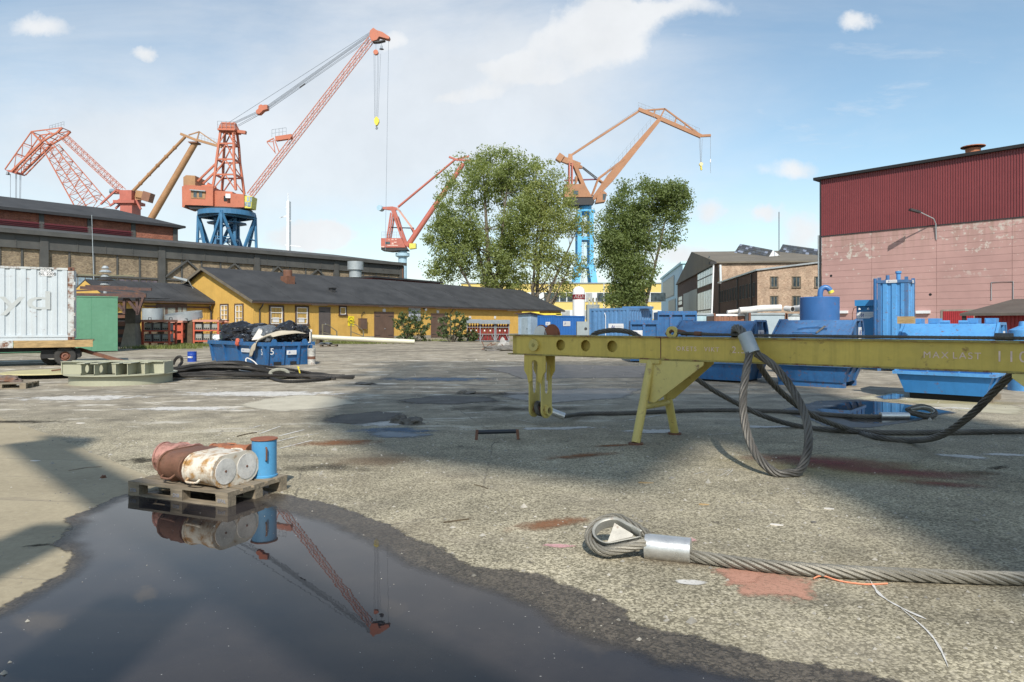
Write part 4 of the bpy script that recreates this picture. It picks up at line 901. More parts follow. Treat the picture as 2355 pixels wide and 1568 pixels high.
dd = MB().bb(16, 29.5, -.12, 0, 0, 9.8).build('sliding_door', pm('grey_green_door', (.30, .33, .31), .6, var=.15, vs=.3), bh, mx=gm); MB().bb(29.9, 43, -.14, 0, 0, 9.9).build('sliding_door', pm('grey_green_door', (.3, .33, .31)), bh, mx=gm)
MB().cyl((32, -.05, 16.0), (32, -.2, 16.0), 1.3, n=24).build('clock_disc', M['office_white'], bh, mx=gm)
MB().tube([(.6, -.4, 0), (.3, -.4, HE - .3)], .22, 6).build('downpipe', M['office_white'], bh)
# sawtooth rooflights: panes set in a slanting frame
BI = (Matrix.Translation((ha.x, ha.y, 0)) @ Matrix.Rotation(math.atan2(hd.y, hd.x), 4, 'Z')).inverted()
for bl, tl, tr_, br, gb_ in (((1687.5, 583, 158), (1702, 561, 160), (1777, 575.5, 143), (1761.6, 601, 141), (1815.8, 604, 146)), ((1790, 581, 158), (1800, 562, 160), (1889, 574.5, 143), (1880, 604, 140), (1935, 606, 146))):
    P0, P1, P2, P3, P4 = (BI @ W(*q) for q in (bl, br, tr_, tl, gb_)); P5 = P3 + (P4 - P2)
    rl = MB().add([P0, P1, P2, P3, P4, P5], [(0, 1, 2, 3), (1, 4, 2), (0, 3, 5), (2, 4, 5, 3)]).build('rooflight', M['tank_white'], bh)
    nrm = (P1 - P0).cross(P3 - P0).normalized(); nrm = nrm if (BI.inverted().to_3x3() @ nrm).y < 0 else -nrm
    for i in range(12):
        for j in range(5):
            q = []
            for u, v in ((i + .04, j + .05), (i + .96, j + .05), (i + .96, j + .95), (i + .04, j + .95)):
                u /= 12; v /= 5; q.append(P0 * (1 - u) * (1 - v) + P1 * u * (1 - v) + P2 * u * v + P3 * (1 - u) * v + nrm * .05)
            MB().add(q + [p + nrm * .08 for p in q], [(0, 1, 2, 3), (4, 5, 6, 7), (0, 1, 5, 4), (1, 2, 6, 5), (2, 3, 7, 6), (3, 0, 4, 7)]).build('pane', random.choices([M['frame_grey'], pm('lead_grey_pane', (.07, .075, .085), .5), pm('pale_pane', (.26, .29, .36), .4), pm('slate_pane', (.10, .11, .12), .5)], (3, 5, 1.4, 3))[0], rl)
a = W(1802, 550, 141)
MB().cyl((a.x - 1, a.y, 0), (a.x - 1, a.y, W(0, 487, 141).z), .09, n=5).build('aerial_mast', M['frame_grey'])
tag(bpy.data.objects['aerial_mast'], 'thin tall aerial mast rising behind the second rooflight', 'mast')
# pale blue hall further left
pa = W(1570, 606, 190); pb = thing('pale_blue_hall', 'pale blue sheet-clad hall partly hidden by the right-hand poplar', 'building', (pa.x, pa.y, 0), math.atan2(-.132, .991))
hz = pa.z
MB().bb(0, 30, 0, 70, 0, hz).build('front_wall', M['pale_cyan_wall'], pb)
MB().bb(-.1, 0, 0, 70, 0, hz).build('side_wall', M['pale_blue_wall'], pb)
MB().bb(-.6, 30, -.4, 70, hz, hz + .6).build('roof', M['pale_cyan_wall'], pb)
pmx = wallmx(-.1, 70, R(-90))
for a, b, z0, z1 in ((8, 48, hz - 8, hz - 1.5), (30, 52, 4, 9.5)):
    g = MB().bb(a, b, -.1, 0, z0, z1).build('louvre_band', M['grey_sheet'], pb, mx=pmx)
    n = 10
    for i in range(n): MB().bb(a + (b - a) * i / n + .3, a + (b - a) * (i + 1) / n - .3, -.2, -.1, z0 + .3, z1 - .3).build('pane', pm('dusty_pane', (.20, .21, .19), .4, var=.3), g)
# yellow office block behind the trees
oa = W(1060, 652, 165); ob_ = W(1520, 652, 165)
of = thing('yellow_office', 'long pale yellow office block with ribbon windows behind the trees', 'building', (oa.x, 165, 0))
ow = ob_.x - oa.x; oh = oa.z
MB().bb(0, ow, 0, 15, 0, oh).build('wall', M['office_yellow'], of); MB().bb(-.2, ow + .2, -.2, 15, oh, oh + .25).build('parapet', M['grey_sheet'], of)
for z1, z0 in ((672, 694), (712.5, 733)):
    zt, zb = W(0, z1, 165).z, W(0, z0, 165).z
    bd = MB().bb(0, ow, -.12, 0, zb, zt).build('window_band', M['office_white'], of)
    x = .6
    while x < ow - 2:
        w_ = random.choice((1.5, 1.5, 2.0, 3.6)); MB().bb(x, x + w_, -.2, -.1, zb + .12, zt - .12).build('pane', random.choice([M['glass'], M['glass'], pm('blind_pane', (.35, .37, .37), .5)]), bd); x += w_ + random.choice((.25, .25, 1.2))
for px in (1262, 1388): p = W(px, 700, 165); MB().cyl((p.x - oa.x, -.25, 0), (p.x - oa.x, -.25, oh), .1, n=6).build('downpipe', M['office_white'], of)
# ------------------------------------------------------------------ cranes
class Plan:
    """turns measured photo points into a crane's own metres: x across, z up, standing at depth Y"""
    def __init__(s, px0, Y, ox=0., oy=0., k=1.): s.Y = Y; s.px0 = px0; s.m = Y / FX; s.ox, s.oy, s.k = ox, oy, k; s.loc = Vector(((px0 - CX) * s.m, Y, 0))
    def __call__(s, zx, zy, y=0.):
        px = s.ox + zx * s.k; py = s.oy + zy * s.k
        return Vector(((px - s.px0) * s.m, y, CAM_H + (HY - py) * s.m))
def lattice(mb, a, b, w0, w1, d0, d1, n, ch, br, side=(0, 1, 0)):
    """four-chord lattice girder from a to b; w in the picture plane, d in depth"""
    a = Vector(a); b = Vector(b); d = (b - a).normalized(); y = Vector(side); p = d.cross(y).normalized()
    def node(i, sx, sy):
        f = i / n; return a.lerp(b, f) + p * sx * (w0 + (w1 - w0) * f) / 2 + y * sy * (d0 + (d1 - d0) * f) / 2
    for sx in (-1, 1):
        for sy in (-1, 1): mb.bar(node(0, sx, sy), node(n, sx, sy), ch)
    for i in range(n):
        for sy in (-1, 1):
            e = 1 if i % 2 else -1
            mb.bar(node(i, e, sy), node(i + 1, -e, sy), br); mb.bar(node(i, -1, sy), node(i, 1, sy), br)
        for sx in (-1, 1):
            e = 1 if i % 2 else -1
            mb.bar(node(i, sx, e), node(i + 1, sx, -e), br)
    return mb
def ropes(parent, pairs, r, mat=None):
    for a, b in pairs: MB().cyl(a, b, r, n=5, caps=False).build('rope', mat or M['cable'], parent)
def rail_line(parent, a, b, h, n, mat, y=0.):
    mb = MB(); a = Vector(a); b = Vector(b); up = Vector((0, 0, h))
    mb.bar(a + up, b + up, .06); mb.bar(a + up * .5, b + up * .5, .05)
    for i in range(n + 1): q = a.lerp(b, i / n); mb.bar(q, q + up, .06)
    mb.build('handrail', mat, parent)
# --- A: tall slewing crane with lattice boom (Y=140)
p = Plan(522, 140, 404.7, 34.7, .34659); q = Plan(522, 140, 416.2, 404.7, .10323)
A = thing('slewing_crane', 'tall orange crane on blue portal legs with raised lattice boom', 'crane', p.loc)
def panel(P, pts, y0, y1): return MB().prism([(P(*t).x, P(*t).z) for t in pts], (0, y0, 0), (1, 0, 0), (0, 0, 1), -(y1 - y0))
o = panel(q, [(155, 290), (230, 252), (835, 292), (835, 712), (230, 690), (200, 745), (160, 740)], -2.6, 2.6).build('machinery_house', M['crane_orange'], A)
wf = panel(q, [(355, 375), (680, 395), (665, 560), (355, 545)], -2.68, -2.6).build('window_panel', M['crane_ochre'], o)
for a in (415, 535): panel(q, [(a, 395), (a + 72, 398), (a + 68, 528), (a, 520)], -2.74, -2.68).build('pane', M['glass'], wf)
panel(q, [(350, 358), (685, 385), (685, 408), (350, 380)], -3.1, -2.6).build('awning', M['galv'], o)
panel(q, [(165, 75), (225, 30), (425, 42), (425, 260), (165, 262)], -2.2, 2.2).build('counterweight_box', M['crane_ochre'], A)
panel(q, [(835, 360), (1225, 385), (1225, 720), (835, 712)], -1.8, 2.4).build('middle_house', M['crane_orange'], A)
panel(q, [(1215, 435), (1515, 460), (1515, 742), (1215, 742)], -2.6, 1.5).build('front_house', M['crane_orange'], A)
panel(q, [(1115, 448), (1222, 450), (1222, 545), (1115, 540)], -2.75, -1.8).build('switch_box', M['tank_white'], A)
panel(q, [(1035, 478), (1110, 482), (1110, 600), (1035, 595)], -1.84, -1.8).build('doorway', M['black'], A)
panel(q, [(230, 692), (1515, 742), (1490, 775), (320, 770)], -2.2, 2.2).build('underframe', M['dark'], A)
cb = panel(q, [(1518, 485), (1690, 500), (1660, 760), (1518, 755)], -2.4, .2).build('cab', pm('cab_yellow', (.62, .56, .10), .5), A)
for t in ([(1570, 505), (1610, 508), (1610, 600), (1570, 600)], [(1630, 510), (1685, 515), (1672, 625), (1630, 622)], [(1525, 620), (1565, 622), (1565, 710), (1525, 710)], [(1580, 620), (1660, 635), (1650, 730), (1580, 725)]): panel(q, t, -2.46, -2.4).build('pane', M['glass_sky'], cb)
MB().lathe([(4.4, 23.6), (5.55, 23.6), (5.55, 24.55), (4.4, 24.55), (4.4, 23.6)], n=36).build('slewing_ring', M['crane_blue'], A)
MB().lathe([(0, 24.5), (4.6, 24.5), (4.6, 25.0), (0, 25.0)], n=30).build('turntable', M['dark'], A)
cor = [Vector((5.5 * math.cos(R(t_)), 5.5 * math.sin(R(t_)), 23.7)) for t_ in (-78, 12, 102, 192)]
for i in range(4):
    c0, c1 = cor[i], cor[(i + 1) % 4]; mid = (c0 + c1) / 2
    MB().bar(c0 * 1.0, Vector((c0.x * 1.12, c0.y * 1.12, 0)), .45).build('leg', M['crane_blue'], A)
    MB().bar(c0, c1, .5, .9).build('ring_beam', M['crane_blue'], A)
    lo = Vector((mid.x * 1.15, mid.y * 1.15, 15.0))
    MB().bar(c0, lo, .42, .55).build('brace', M['crane_blue'], A); MB().bar(c1, lo, .42, .55).build('brace', M['crane_blue'], A)
    for e, f in ((c0, .55), (c1, .55)):
        a = e.lerp(Vector((e.x * 1.06, e.y * 1.06, 14)), .5); MB().bar(a, e.lerp(lo, .52), .16).build('strut', M['crane_blue'], A)
    ic = Vector((2.6 * math.cos(R(-78 + 90 * i + 45)), 2.6 * math.sin(R(-78 + 90 * i + 45)), 0)); ic2 = Vector((2.6 * math.cos(R(12 + 90 * i + 45)), 2.6 * math.sin(R(12 + 90 * i + 45)), 0))
    MB().bar(ic, ic + Vector((0, 0, 23.6)), .5).build('inner_post', M['crane_blue'], A)
    for z in (16.5, 20): MB().bar(ic + Vector((0, 0, z)), ic2 + Vector((0, 0, z + 3.5)), .22).build('cross_brace', M['crane_blue'], A)
    MB().bar(ic + Vector((0, 0, 18.9)), ic2 + Vector((0, 0, 18.9)), .3).build('tie_beam', M['crane_blue'], A)
MB().lathe([(2.2, 22.0), (3.9, 22.2), (3.9, 22.35), (2.2, 22.35), (2.2, 22.0)], n=10).build('gangway', M['crane_blue'], A)
MB().lathe([(3.9, 23.2), (3.95, 23.2), (3.95, 23.3), (3.9, 23.3), (3.9, 23.2)], n=10).build('handrail', M['crane_blue'], A)
# mast
mast = MB(); lev = [(272, 425, 1175), (285, 415, 1070), (292, 404, 968), (302, 400, 862), (310, 392, 772)]
for i, ((l0, r0, y0), (l1, r1, y1)) in enumerate(zip(lev, lev[1:])):
    for sy in (-1, 1):
        d0, d1 = (2.2 - .3 * i) * sy, (2.2 - .3 * (i + 1)) * sy
        a0, a1, b0, b1 = p(l0, y0, d0), p(r0, y0, d0), p(l1, y1, d1), p(r1, y1, d1)
        mast.bar(a0, b0, .42); mast.bar(a1, b1, .42); mast.bar(b0, b1, .22, .3)
        m_ = b0.lerp(b1, .5); mast.bar(a0, m_, .2); mast.bar(a1, m_, .2)
    mast.bar(p(l1, y1, -(2.2 - .3 * (i + 1))), p(l1, y1, 2.2 - .3 * (i + 1)), .35); mast.bar(p(r1, y1, -(2.2 - .3 * (i + 1))), p(r1, y1, 2.2 - .3 * (i + 1)), .35)
mast.build('mast', M['crane_orange'], A)
hd_ = panel(p, [(296, 768), (304, 745), (318, 722), (392, 725), (404, 750), (412, 772)], -1.3, 1.3).build('mast_head', M['crane_orange'], A)
panel(p, [(296, 768), (412, 772), (410, 780), (298, 777)], -1.7, 1.7).build('mast_platform', M['crane_orange'], A)
panel(p, [(385, 760), (466, 770), (462, 790), (410, 782)], -.4, .4).build('jib_bracket', M['crane_orange'], A)
for x in (335, 360, 388): MB().cyl(p(x, 724, -.4), p(x, 724, .4), .35, n=14).build('sheave', M['crane_orange'], hd_)
for yy in (-1.2, 1.2):
    MB().bar(p(290, 985, yy), p(162, 1110, yy), .34).build('backstay', M['crane_orange'], A)
for k in range(14): pass
lad = MB()
for k in range(24): z = 790 + k * 15; lad.bar(p(398, z, -1.5), p(411, z, -1.5), .06)
lad.bar(p(398, 790, -1.5), p(398, 900, -1.5), .07).bar(p(412, 790, -1.5), p(412, 900, -1.5), .07); lad.build('ladder', M['crane_orange'], A)
rail_line(A, p(298, 768, -1.7), p(412, 772, -1.7), 1.5, 4, M['cable'])
panel(q, [(495, 265), (505, 225), (620, 215), (640, 160), (665, 200), (740, 215), (755, 265)], -1, 1).build('winch', M['crane_orange'], A)
# boom
f0, f1 = p(492, 1195, 0), p(1296, 160, 0)
MBo = MB(); lattice(MBo, f0, f1, .95, .95, 1.3, 1.3, 40, .13, .045); MBo.build('boom', M['crane_orange'], A)
bh_ = panel(p, [(1286, 150), (1290, 112), (1312, 92), (1335, 108), (1372, 120), (1420, 152), (1414, 166), (1395, 162), (1350, 150), (1335, 172), (1305, 180)], -.65, .65).build('boom_head', M['crane_orange'], A)
panel(p, [(1310, 178), (1345, 176), (1388, 168), (1386, 174), (1345, 184), (1310, 185)], -.5, .5).build('head_gangway', M['dark'], bh_)
jb = MB(); jb.bar(p(663, 822, 0), p(770, 806, 0), .9, .9).bar(p(610, 845, -.6), p(655, 822, -.6), .2).bar(p(610, 848, -.6), p(668, 922, -.6), .14).bar(p(660, 830, -.6), p(690, 912, -.6), .16).bar(p(650, 832, -.6), p(663, 915, -.6), .14).bar(p(610, 845, -.6), p(652, 845, -.6), .14)
jb.build('boom_gallery', M['crane_orange'], A); rail_line(A, p(640, 812, -.4), p(735, 798, -.4), 1.5, 4, M['cable'])
# pendant ropes with floating block
blk = panel(p, [(536, 640), (560, 618), (590, 600), (612, 600), (612, 628), (585, 636), (560, 660), (540, 660)], -.6, .6).build('floating_block', M['crane_orange'], A)
MB().cyl(p(566, 612, -.2), p(566, 612, .2), .55, n=14).build('sheave', M['crane_orange'], blk)
ropes(A, [(p(385, 716, y), p(538, 645, y)) for y in (-.4, 0, .4)] + [(p(410, 735, y), p(545, 660, y)) for y in (-.3, .3)] + [(p(612, 605, y), p(1290, 125, y)) for y in (-.5, -.15, .2, .5)] + [(p(610, 625, y), p(1282, 160, y)) for y in (-.25, .25)] + [(p(350, 712, 0), p(1288, 110, .1))], .05)
MB().bar(p(822, 484, -.25), p(860, 458, -.25), .2).build('rope_clamp', M['dark'], A)
ropes(A, [(p(x, 255), p(1318 + (x - 1312) * .45, 690)) for x in (1312, 1320, 1337, 1346, 1358)], .035)
MB().cyl(p(1326, 248, -.3), p(1326, 248, .3), .5, n=18).build('upper_sheave', M['crane_orange'], A)
ropes(A, [(p(1326, 180), p(1326, 235)), (p(1363, 178), p(1363, 205)), (p(1410, 166), p(1388, 1560))], .04)
MB().lathe([(0, .8), (.2, .7), (.25, .2), (.5, 0)], p(1363, 226), 10).build('end_weight', M['cable'], A)
hk = panel(p, [(1315, 700), (1322, 682), (1332, 675), (1346, 690), (1348, 708), (1338, 728), (1330, 735), (1318, 720)], -.35, .35).build('hook_block', M['hook_yellow'], A)
MB().tube([p(1329, 730), p(1330, 742), p(1336, 748), (p(1332, 756)), p(1325, 750)], .16, 6).build('hook', M['cable'], hk)
# --- E: luffing crane on blue column (Y=180)
p = Plan(1345, 180, 1214, 219.7, .32073)
E = thing('luffing_crane', 'rusty orange luffing crane on pale blue column between the two poplars', 'crane', p.loc)
o = panel(p, [(255, 650), (398, 650), (450, 742), (255, 742)], -3, 3).build('machinery_house', M['crane_tan'], E)
panel(p, [(318, 698), (352, 698), (352, 724), (318, 724)], -3.08, -3).build('pane', M['glass'], o)
panel(p, [(255, 742), (450, 742), (470, 775), (440, 795), (300, 798), (255, 775)], -2.8, 2.8).build('underframe', M['dark'], E)
cb = panel(p, [(495, 715), (540, 690), (560, 710), (548, 765), (480, 775)], -1.4, 1.2).build('cab', M['crane_tan'], E)
panel(p, [(530, 712), (556, 712), (546, 755), (530, 755)], -1.46, -1.4).build('pane', M['glass'], cb)
def tap(a, b, w0, w1, d0, d1): return MB().bar(a, b, d0, w0, up=(0, 0, 1), w2=d1, h2=w1)
tap(p(462, 745), p(590, 590), .9, 2.1, 1.8, 1.8).build('boom_foot', M['crane_tan'], E)
tap(p(585, 596), p(940, 172), 2.1, 1.0, 1.8, 1.2).build('boom', M['crane_tan'], E)
rail_line(E, p(560, 590, -.9), p(900, 185, -.9), 1.6, 12, M['cable'])
tap(p(210, 436), p(245, 460), 1.9, 1.9, 2, 2).build('counterweight', M['crane_tan'], E)
MB().bar(p(235, 452), p(370, 505), 1.3, 1.5).build('lever', M['crane_tan'], E); tap(p(330, 500), p(388, 516), 1.6, .6, 1.4, .8).build('lever_nose', M['crane_tan'], E)
for yy in (-1.3, 1.3):
    MB().bar(p(335, 500, yy * .6), p(395, 650, yy), .8, .9).build('frame_leg', M['crane_tan'], E)
    MB().bar(p(294, 480, yy), p(292, 650, yy), .35).build('rear_post', M['crane_red'], E); MB().bar(p(314, 490, yy), p(313, 650, yy), .35).build('rear_post', M['crane_red'], E)
    MB().bar(p(390, 515, yy * .5), p(492, 595, yy * .6), .25).build('luffing_rod', M['dark'], E)
    MB().bar(p(500, 602, yy * .6), p(455, 722, yy), .4).build('strut', M['crane_tan'], E); MB().bar(p(500, 600, yy * .6), p(536, 628, yy * .6), .35).build('strut', M['crane_tan'], E)
    MB().bar(p(500, 598, yy * .5), p(690, 455, yy * .5), .45).build('strut', M['crane_tan'], E)
tap(p(300, 490), p(303, 420), 1.6, .9, 1.4, 1.).build('head_post', M['crane_tan'], E)
MB().bar(p(258, 608), p(500, 600), .35).build('rack_bar', pm('purple_steel', (.16, .05, .075), .6), E)
panel(p, [(335, 585), (350, 578), (352, 620), (338, 640)], -1, 1).build('winch', M['crane_tan'], E)
MB().bar(p(308, 428), p(803, 106), .5).build('tie_bar', M['crane_tan'], E)
MB().bar(p(790, 98), p(945, 160), .8, .9).build('jib_tail', M['crane_tan'], E); MB().bar(p(945, 165), p(1238, 292), .8, 1.0).build('jib', M['crane_tan'], E); MB().bar(p(1225, 290), p(1308, 286), .7, .6).build('jib_nose', M['crane_tan'], E)
for a, b in (((840, 106), (980, 95)), ((980, 95), (1225, 275)), ((945, 160), (980, 95)), ((900, 140), (908, 108)), ((1050, 200), (1060, 165)), ((1120, 230), (1128, 208))): MB().bar(p(*a), p(*b), .36).build('jib_stay', M['crane_tan'], E)
rail_line(E, p(790, 92), p(940, 150), 1.6, 6, M['cable']); rail_line(E, p(960, 165), p(1230, 280), 1.6, 10, M['cable'])
ropes(E, [(p(1225, 300), p(1236, 485)), (p(1234, 305), p(1238, 485)), (p(1248, 308), p(1241, 485)), (p(1307, 290), p(1307, 555)), (p(785, 100), p(300, 425))], .05)
hk = MB().cyl(p(1239, 492, -.3), p(1239, 492, .3), .48, n=18).build('hook_block', pm('pale_cream_block', (.72, .62, .34), .5), E); MB().tube([p(1239, 505), p(1240, 520), p(1243, 527), p(1238, 533)], .25, 6).build('hook', M['hook_yellow'], hk)
MB().cyl(p(1307, 455), p(1307, 480), .16, n=8).build('line_weight', M['tank_white'], E)
MB().lathe([(0, -.9), (1.5, -.9), (2.5, -.2), (2.5, .25), (1.6, .25), (1.6, 1.6), (0, 1.6)], p(412, 832), 28).build('slewing_ring', M['sky_blue'], E)
for x in (360, 445):
    for y in (-2.6, 2.6): MB().bb(p(x - 14, 0).x, p(x + 14, 0).x, y - .8, y + .8, p(0, 1235).z, p(0, 845).z).build('column', M['sky_blue'], E)
for z in (1030, 1225): MB().bb(p(350, 0).x, p(452, 0).x, -2.6, 2.6, p(0, z + 12).z, p(0, z - 12).z).build('cross_beam', M['sky_blue'], E)
for a, b in ((357, 290), (447, 506)):
    for y in (-3.2, 3.2): MB().bar(p(a, 1225, y * .8), Vector((p(b, 0).x, y * 1.6, 0)), 1.6, 1.6).build('leg', M['sky_blue'], E)
lad = MB()
for k in range(40): z = 850 + k * 12.5; lad.bar(p(380, z, -1), p(392, z, -1), .08)
lad.bar(p(380, 850, -1), p(380, 1340, -1), .1).bar(p(392, 850, -1), p(392, 1340, -1), .1); lad.build('ladder', M['cable'], E)
# --- D: red crane on pale column (Y=200)
p = Plan(929, 200, 838.2, 318, .25808)
D = thing('luffing_crane', 'red luffing crane with grey-blue counterweight drum beside the big poplar', 'crane', p.loc)
MB().cyl(p(135, 622, -.9), p(150, 624, .9), .82, n=20).build('counterweight_drum', M['pale_grey_blue'], D)
tap(p(160, 622), p(250, 626), .6, 1.1, 1, 1.2).build('lever', M['crane_red'], D); tap(p(245, 625), p(300, 630), 1.1, .6, 1.2, .8).build('lever', M['crane_red'], D)
tap(p(255, 635), p(368, 955), 1.2, 1.3, 1.2, 1.5).build('frame_leg', M['crane_red'], D)
for yy in (-1.5, 1.5):
    MB().bar(p(242, 670, yy), p(208, 895, yy), .4).build('rear_leg', M['crane_red'], D); MB().bar(p(258, 680, yy), p(225, 895, yy), .4).build('rear_leg', M['crane_red'], D)
    MB().bar(p(300, 632, yy), p(428, 805, yy), .45).build('luffing_rod', pm('pale_rod', (.52, .30, .24), .5), D); MB().bar(p(292, 690, yy), p(325, 800, yy), .4).build('strut', M['crane_red'], D)
MB().bar(p(215, 793), p(440, 800), .3).build('rack_bar', M['dark'], D)
tap(p(455, 850), p(412, 795), 1.3, .4, 1, .6).build('boom_lug', M['crane_red'], D)
MB().cyl(p(378, 965), p(880, 225), .80, .66, 14).build('boom', M['crane_red'], D, smooth=True)
MB().cyl(p(298, 612), p(808, 188), .34, .30, 10).build('tie_bar', M['crane_red'], D, smooth=True)
MB().bar(p(752, 165), p(830, 195), .6, .5).build('jib_tail', M['crane_red'], D); MB().bar(p(830, 192), p(1050, 205), .5, .5).build('jib', M['crane_red'], D); MB().bar(p(820, 186), p(930, 160), .5).build('jib_stay', M['crane_red'], D)
o = panel(p, [(160, 898), (340, 898), (375, 980), (160, 980)], -2.5, 2.5).build('machinery_house', M['crane_red'], D)
panel(p, [(160, 980), (380, 980), (395, 1000), (240, 1010), (160, 1000)], -2.3, 2.3).build('underframe', M['dark'], D)
for a, b, c, d in ((200, 930, 240, 952), (222, 912, 238, 918), (252, 908, 272, 916), (285, 905, 298, 915), (255, 938, 272, 955), (275, 930, 298, 940), (215, 958, 310, 966), (162, 968, 190, 980)):
    panel(p, [(a, b), (c, b), (c, d), (a, d)], -2.56, -2.5).build('pane' if a == 200 else 'faded_patch', M['glass'] if a == 200 else pm('flaked_patch', (.62, .42, .36), .7), o)
panel(p, [(408, 945), (465, 942), (465, 985), (408, 992)], -2.4, 0).build('cab', pm('cab_yellow'  , (.62, .56, .10)), D)
MB().lathe([(0, 0), (1.25, 0), (1.25, 6.0), (2.05, 6.4), (2.05, 7.3), (1.3, 7.3), (1.3, 8.3), (0, 8.3)], (p(338, 0).x, 0, p(0, 1245).z), 22).build('column', M['pale_grey_blue'], D, smooth=True)
MB().cyl((p(338, 0).x, 0, 0), (p(338, 0).x, 0, p(0, 1246).z), 1.25, n=22).build('column_base', M['pale_grey_blue'], D)
rail_line(D, p(165, 898, -2.4), p(340, 898, -2.4), 1.8, 8, M['cable'])
# --- B: double-lever crane with lattice jib (Y=170) and C: tube-boom crane (Y=185)
p = Plan(240, 170, 0, 260.1, .25808)
B = thing('lattice_crane', 'orange lattice crane with folded double jib at far left', 'crane', p.loc)
jm = MB()
for y in (-1.6, 1.6):
    for a, b, w_ in (((410, 275), (150, 528), .75), ((330, 190), (410, 275), .6), ((410, 272), (548, 188), .6), ((320, 180), (86, 514), .35), ((320, 180), (440, 165), .4), ((440, 165), (590, 145), .35), ((548, 190), (590, 148), .7), ((430, 285), (185, 540), .4), ((440, 165), (520, 200), .3), ((400, 262), (480, 190), .3), ((320, 185), (320, 330), .2), ((245, 285), (300, 300), .2), ((245, 285), (235, 410), .2), ((185, 380), (250, 400), .2), ((185, 380), (170, 495), .2), ((320, 330), (248, 300), .2), ((235, 410), (190, 390), .2)): jm.bar(p(*a, y), p(*b, y), w_ * .6)
for a in ((150, 528), (230, 450), (320, 362), (410, 275), (480, 230), (548, 190), (590, 147), (320, 182), (250, 282), (190, 375)):
    jm.bar(p(*a, -1.6), p(*a, 1.6), .17)
for a, b in (((150, 528), (230, 450)), ((230, 450), (320, 362)), ((320, 362), (410, 275))): jm.bar(p(*a, -1.6), p(*b, 1.6), .13); jm.bar(p(*a, 1.6), p(*b, -1.6), .13)
jm.build('jib', M['crane_orange'], B)
panel(p, [(80, 515), (150, 520), (190, 540), (185, 550), (120, 535)], -1.4, 1.4).build('jib_nose', M['crane_red'], B)
MB().lathe([(0, .9), (.25, .8), (.45, 0)], p(70, 548), 10).build('nose_lamp', M['cable'], B)
ropes(B, [(p(x, 540), p(x - 1 if x < 150 else x - 4, 790)) for x in (93, 140, 148, 178, 187)], .06)
m_ = MB(); lattice(m_, p(450, 290), p(850, 860), 2.6, 5.4, 3.0, 6., 11, .2, .09); m_.build('boom', M['crane_orange'], B)
m_ = MB(); lattice(m_, p(565, 205), p(1085, 690), 1.4, 1.4, 1.6, 1.6, 20, .13, .06); m_.build('tie_girder', M['crane_orange'], B)
rail_line(B, p(440, 155), p(570, 118), 1.2, 5, M['cable'])
bd = MB(); bd.bar(p(1040, 695), p(1220, 740), 1, 1).bb(p(1110, 0).x, p(1215, 0).x, -2.2, 2.2, p(0, 800).z, p(0, 700).z).bb(p(1060, 0).x, p(1245, 0).x, -2.6, 2.6, p(0, 815).z, p(0, 790).z)
for a, b in (((1120, 800), (1060, 860)), ((1190, 800), (1200, 860)), ((1240, 780), (1285, 865)), ((1130, 760), (1010, 835)), ((1060, 700), (930, 820))): bd.bar(p(*a, -1.5), p(*b, -1.5), .4)
bd.build('head_frame', M['crane_red'], B)
MB().bar(p(1210, 757), p(1290, 757), 1.2, .9).build('counterweight_arm', pm('pale_tan', (.56, .37, .20), .6, var=.15), B)
MB().bar(p(1285, 738), p(1352, 758), 2.2, 2.3).build('counterweight', M['brown_box'], B); MB().bar(p(1225, 722), p(1292, 734), 2., 1.7).build('counterweight_front', M['crane_ochre'], B)
MB().bb(p(850, 0).x, p(1200, 0).x, -4, 4, 0, p(0, 905).z).build('portal', M['crane_blue'], B)
MB().bb(p(1110, 0).x, p(1215, 0).x, -2, 2, p(0, 905).z, p(0, 815).z).build('tower', M['crane_red'], B)
p = Plan(300, 187, 0, 260.1, .25808)
Cc = thing('luffing_crane', 'ochre tube-boom crane behind the left hall roof', 'crane', p.loc)
MB().cyl(p(1320, 985), p(1738, 268), .92, .80, 16).build('boom', M['crane_ochre'], Cc, smooth=True)
MB().cyl(p(1175, 705), p(1648, 212), .44, .40, 12).build('tie_bar', M['crane_ochre'], Cc, smooth=True)
for k in range(1, 6): c = p(1175, 705).lerp(p(1648, 212), k / 6.2); d = (p(1648, 212) - p(1175, 705)).normalized(); MB().cyl(c - d * .25, c + d * .25, .54, n=12).build('flange', M['crane_ochre'], Cc)
MB().bar(p(1610, 185), p(1760, 245), .7, .65).build('jib_tail', M['crane_ochre'], Cc); MB().bar(p(1750, 238), p(1975, 302), .65, .62).build('jib', M['crane_ochre'], Cc)
for a, b in (((1680, 195), (1775, 165)), ((1775, 165), (1965, 295)), ((1755, 235), (1775, 165))): MB().bar(p(*a), p(*b), .28).build('jib_stay', M['crane_ochre'], Cc)
panel(p, [(1690, 262), (1775, 262), (1770, 275), (1700, 275)], -1.2, 1.2).build('boom_platform', M['rust'], Cc)
MB().cyl(p(985, 697), p(1060, 700), .72, n=18).build('counterweight_drum', pm('slate_blue_drum', (.17, .25, .31), .5), Cc); MB().bar(p(1050, 695), p(1200, 705), .6, .7).build('lever', M['crane_red'], Cc)
MB().bb(p(1190, 0).x, p(1330, 0).x, -4, 4, 0, p(0, 965).z).build('tower', M['crane_ochre'], Cc)
rail_line(Cc, p(1770, 240), p(1960, 290), 1.5, 7, M['cable'])
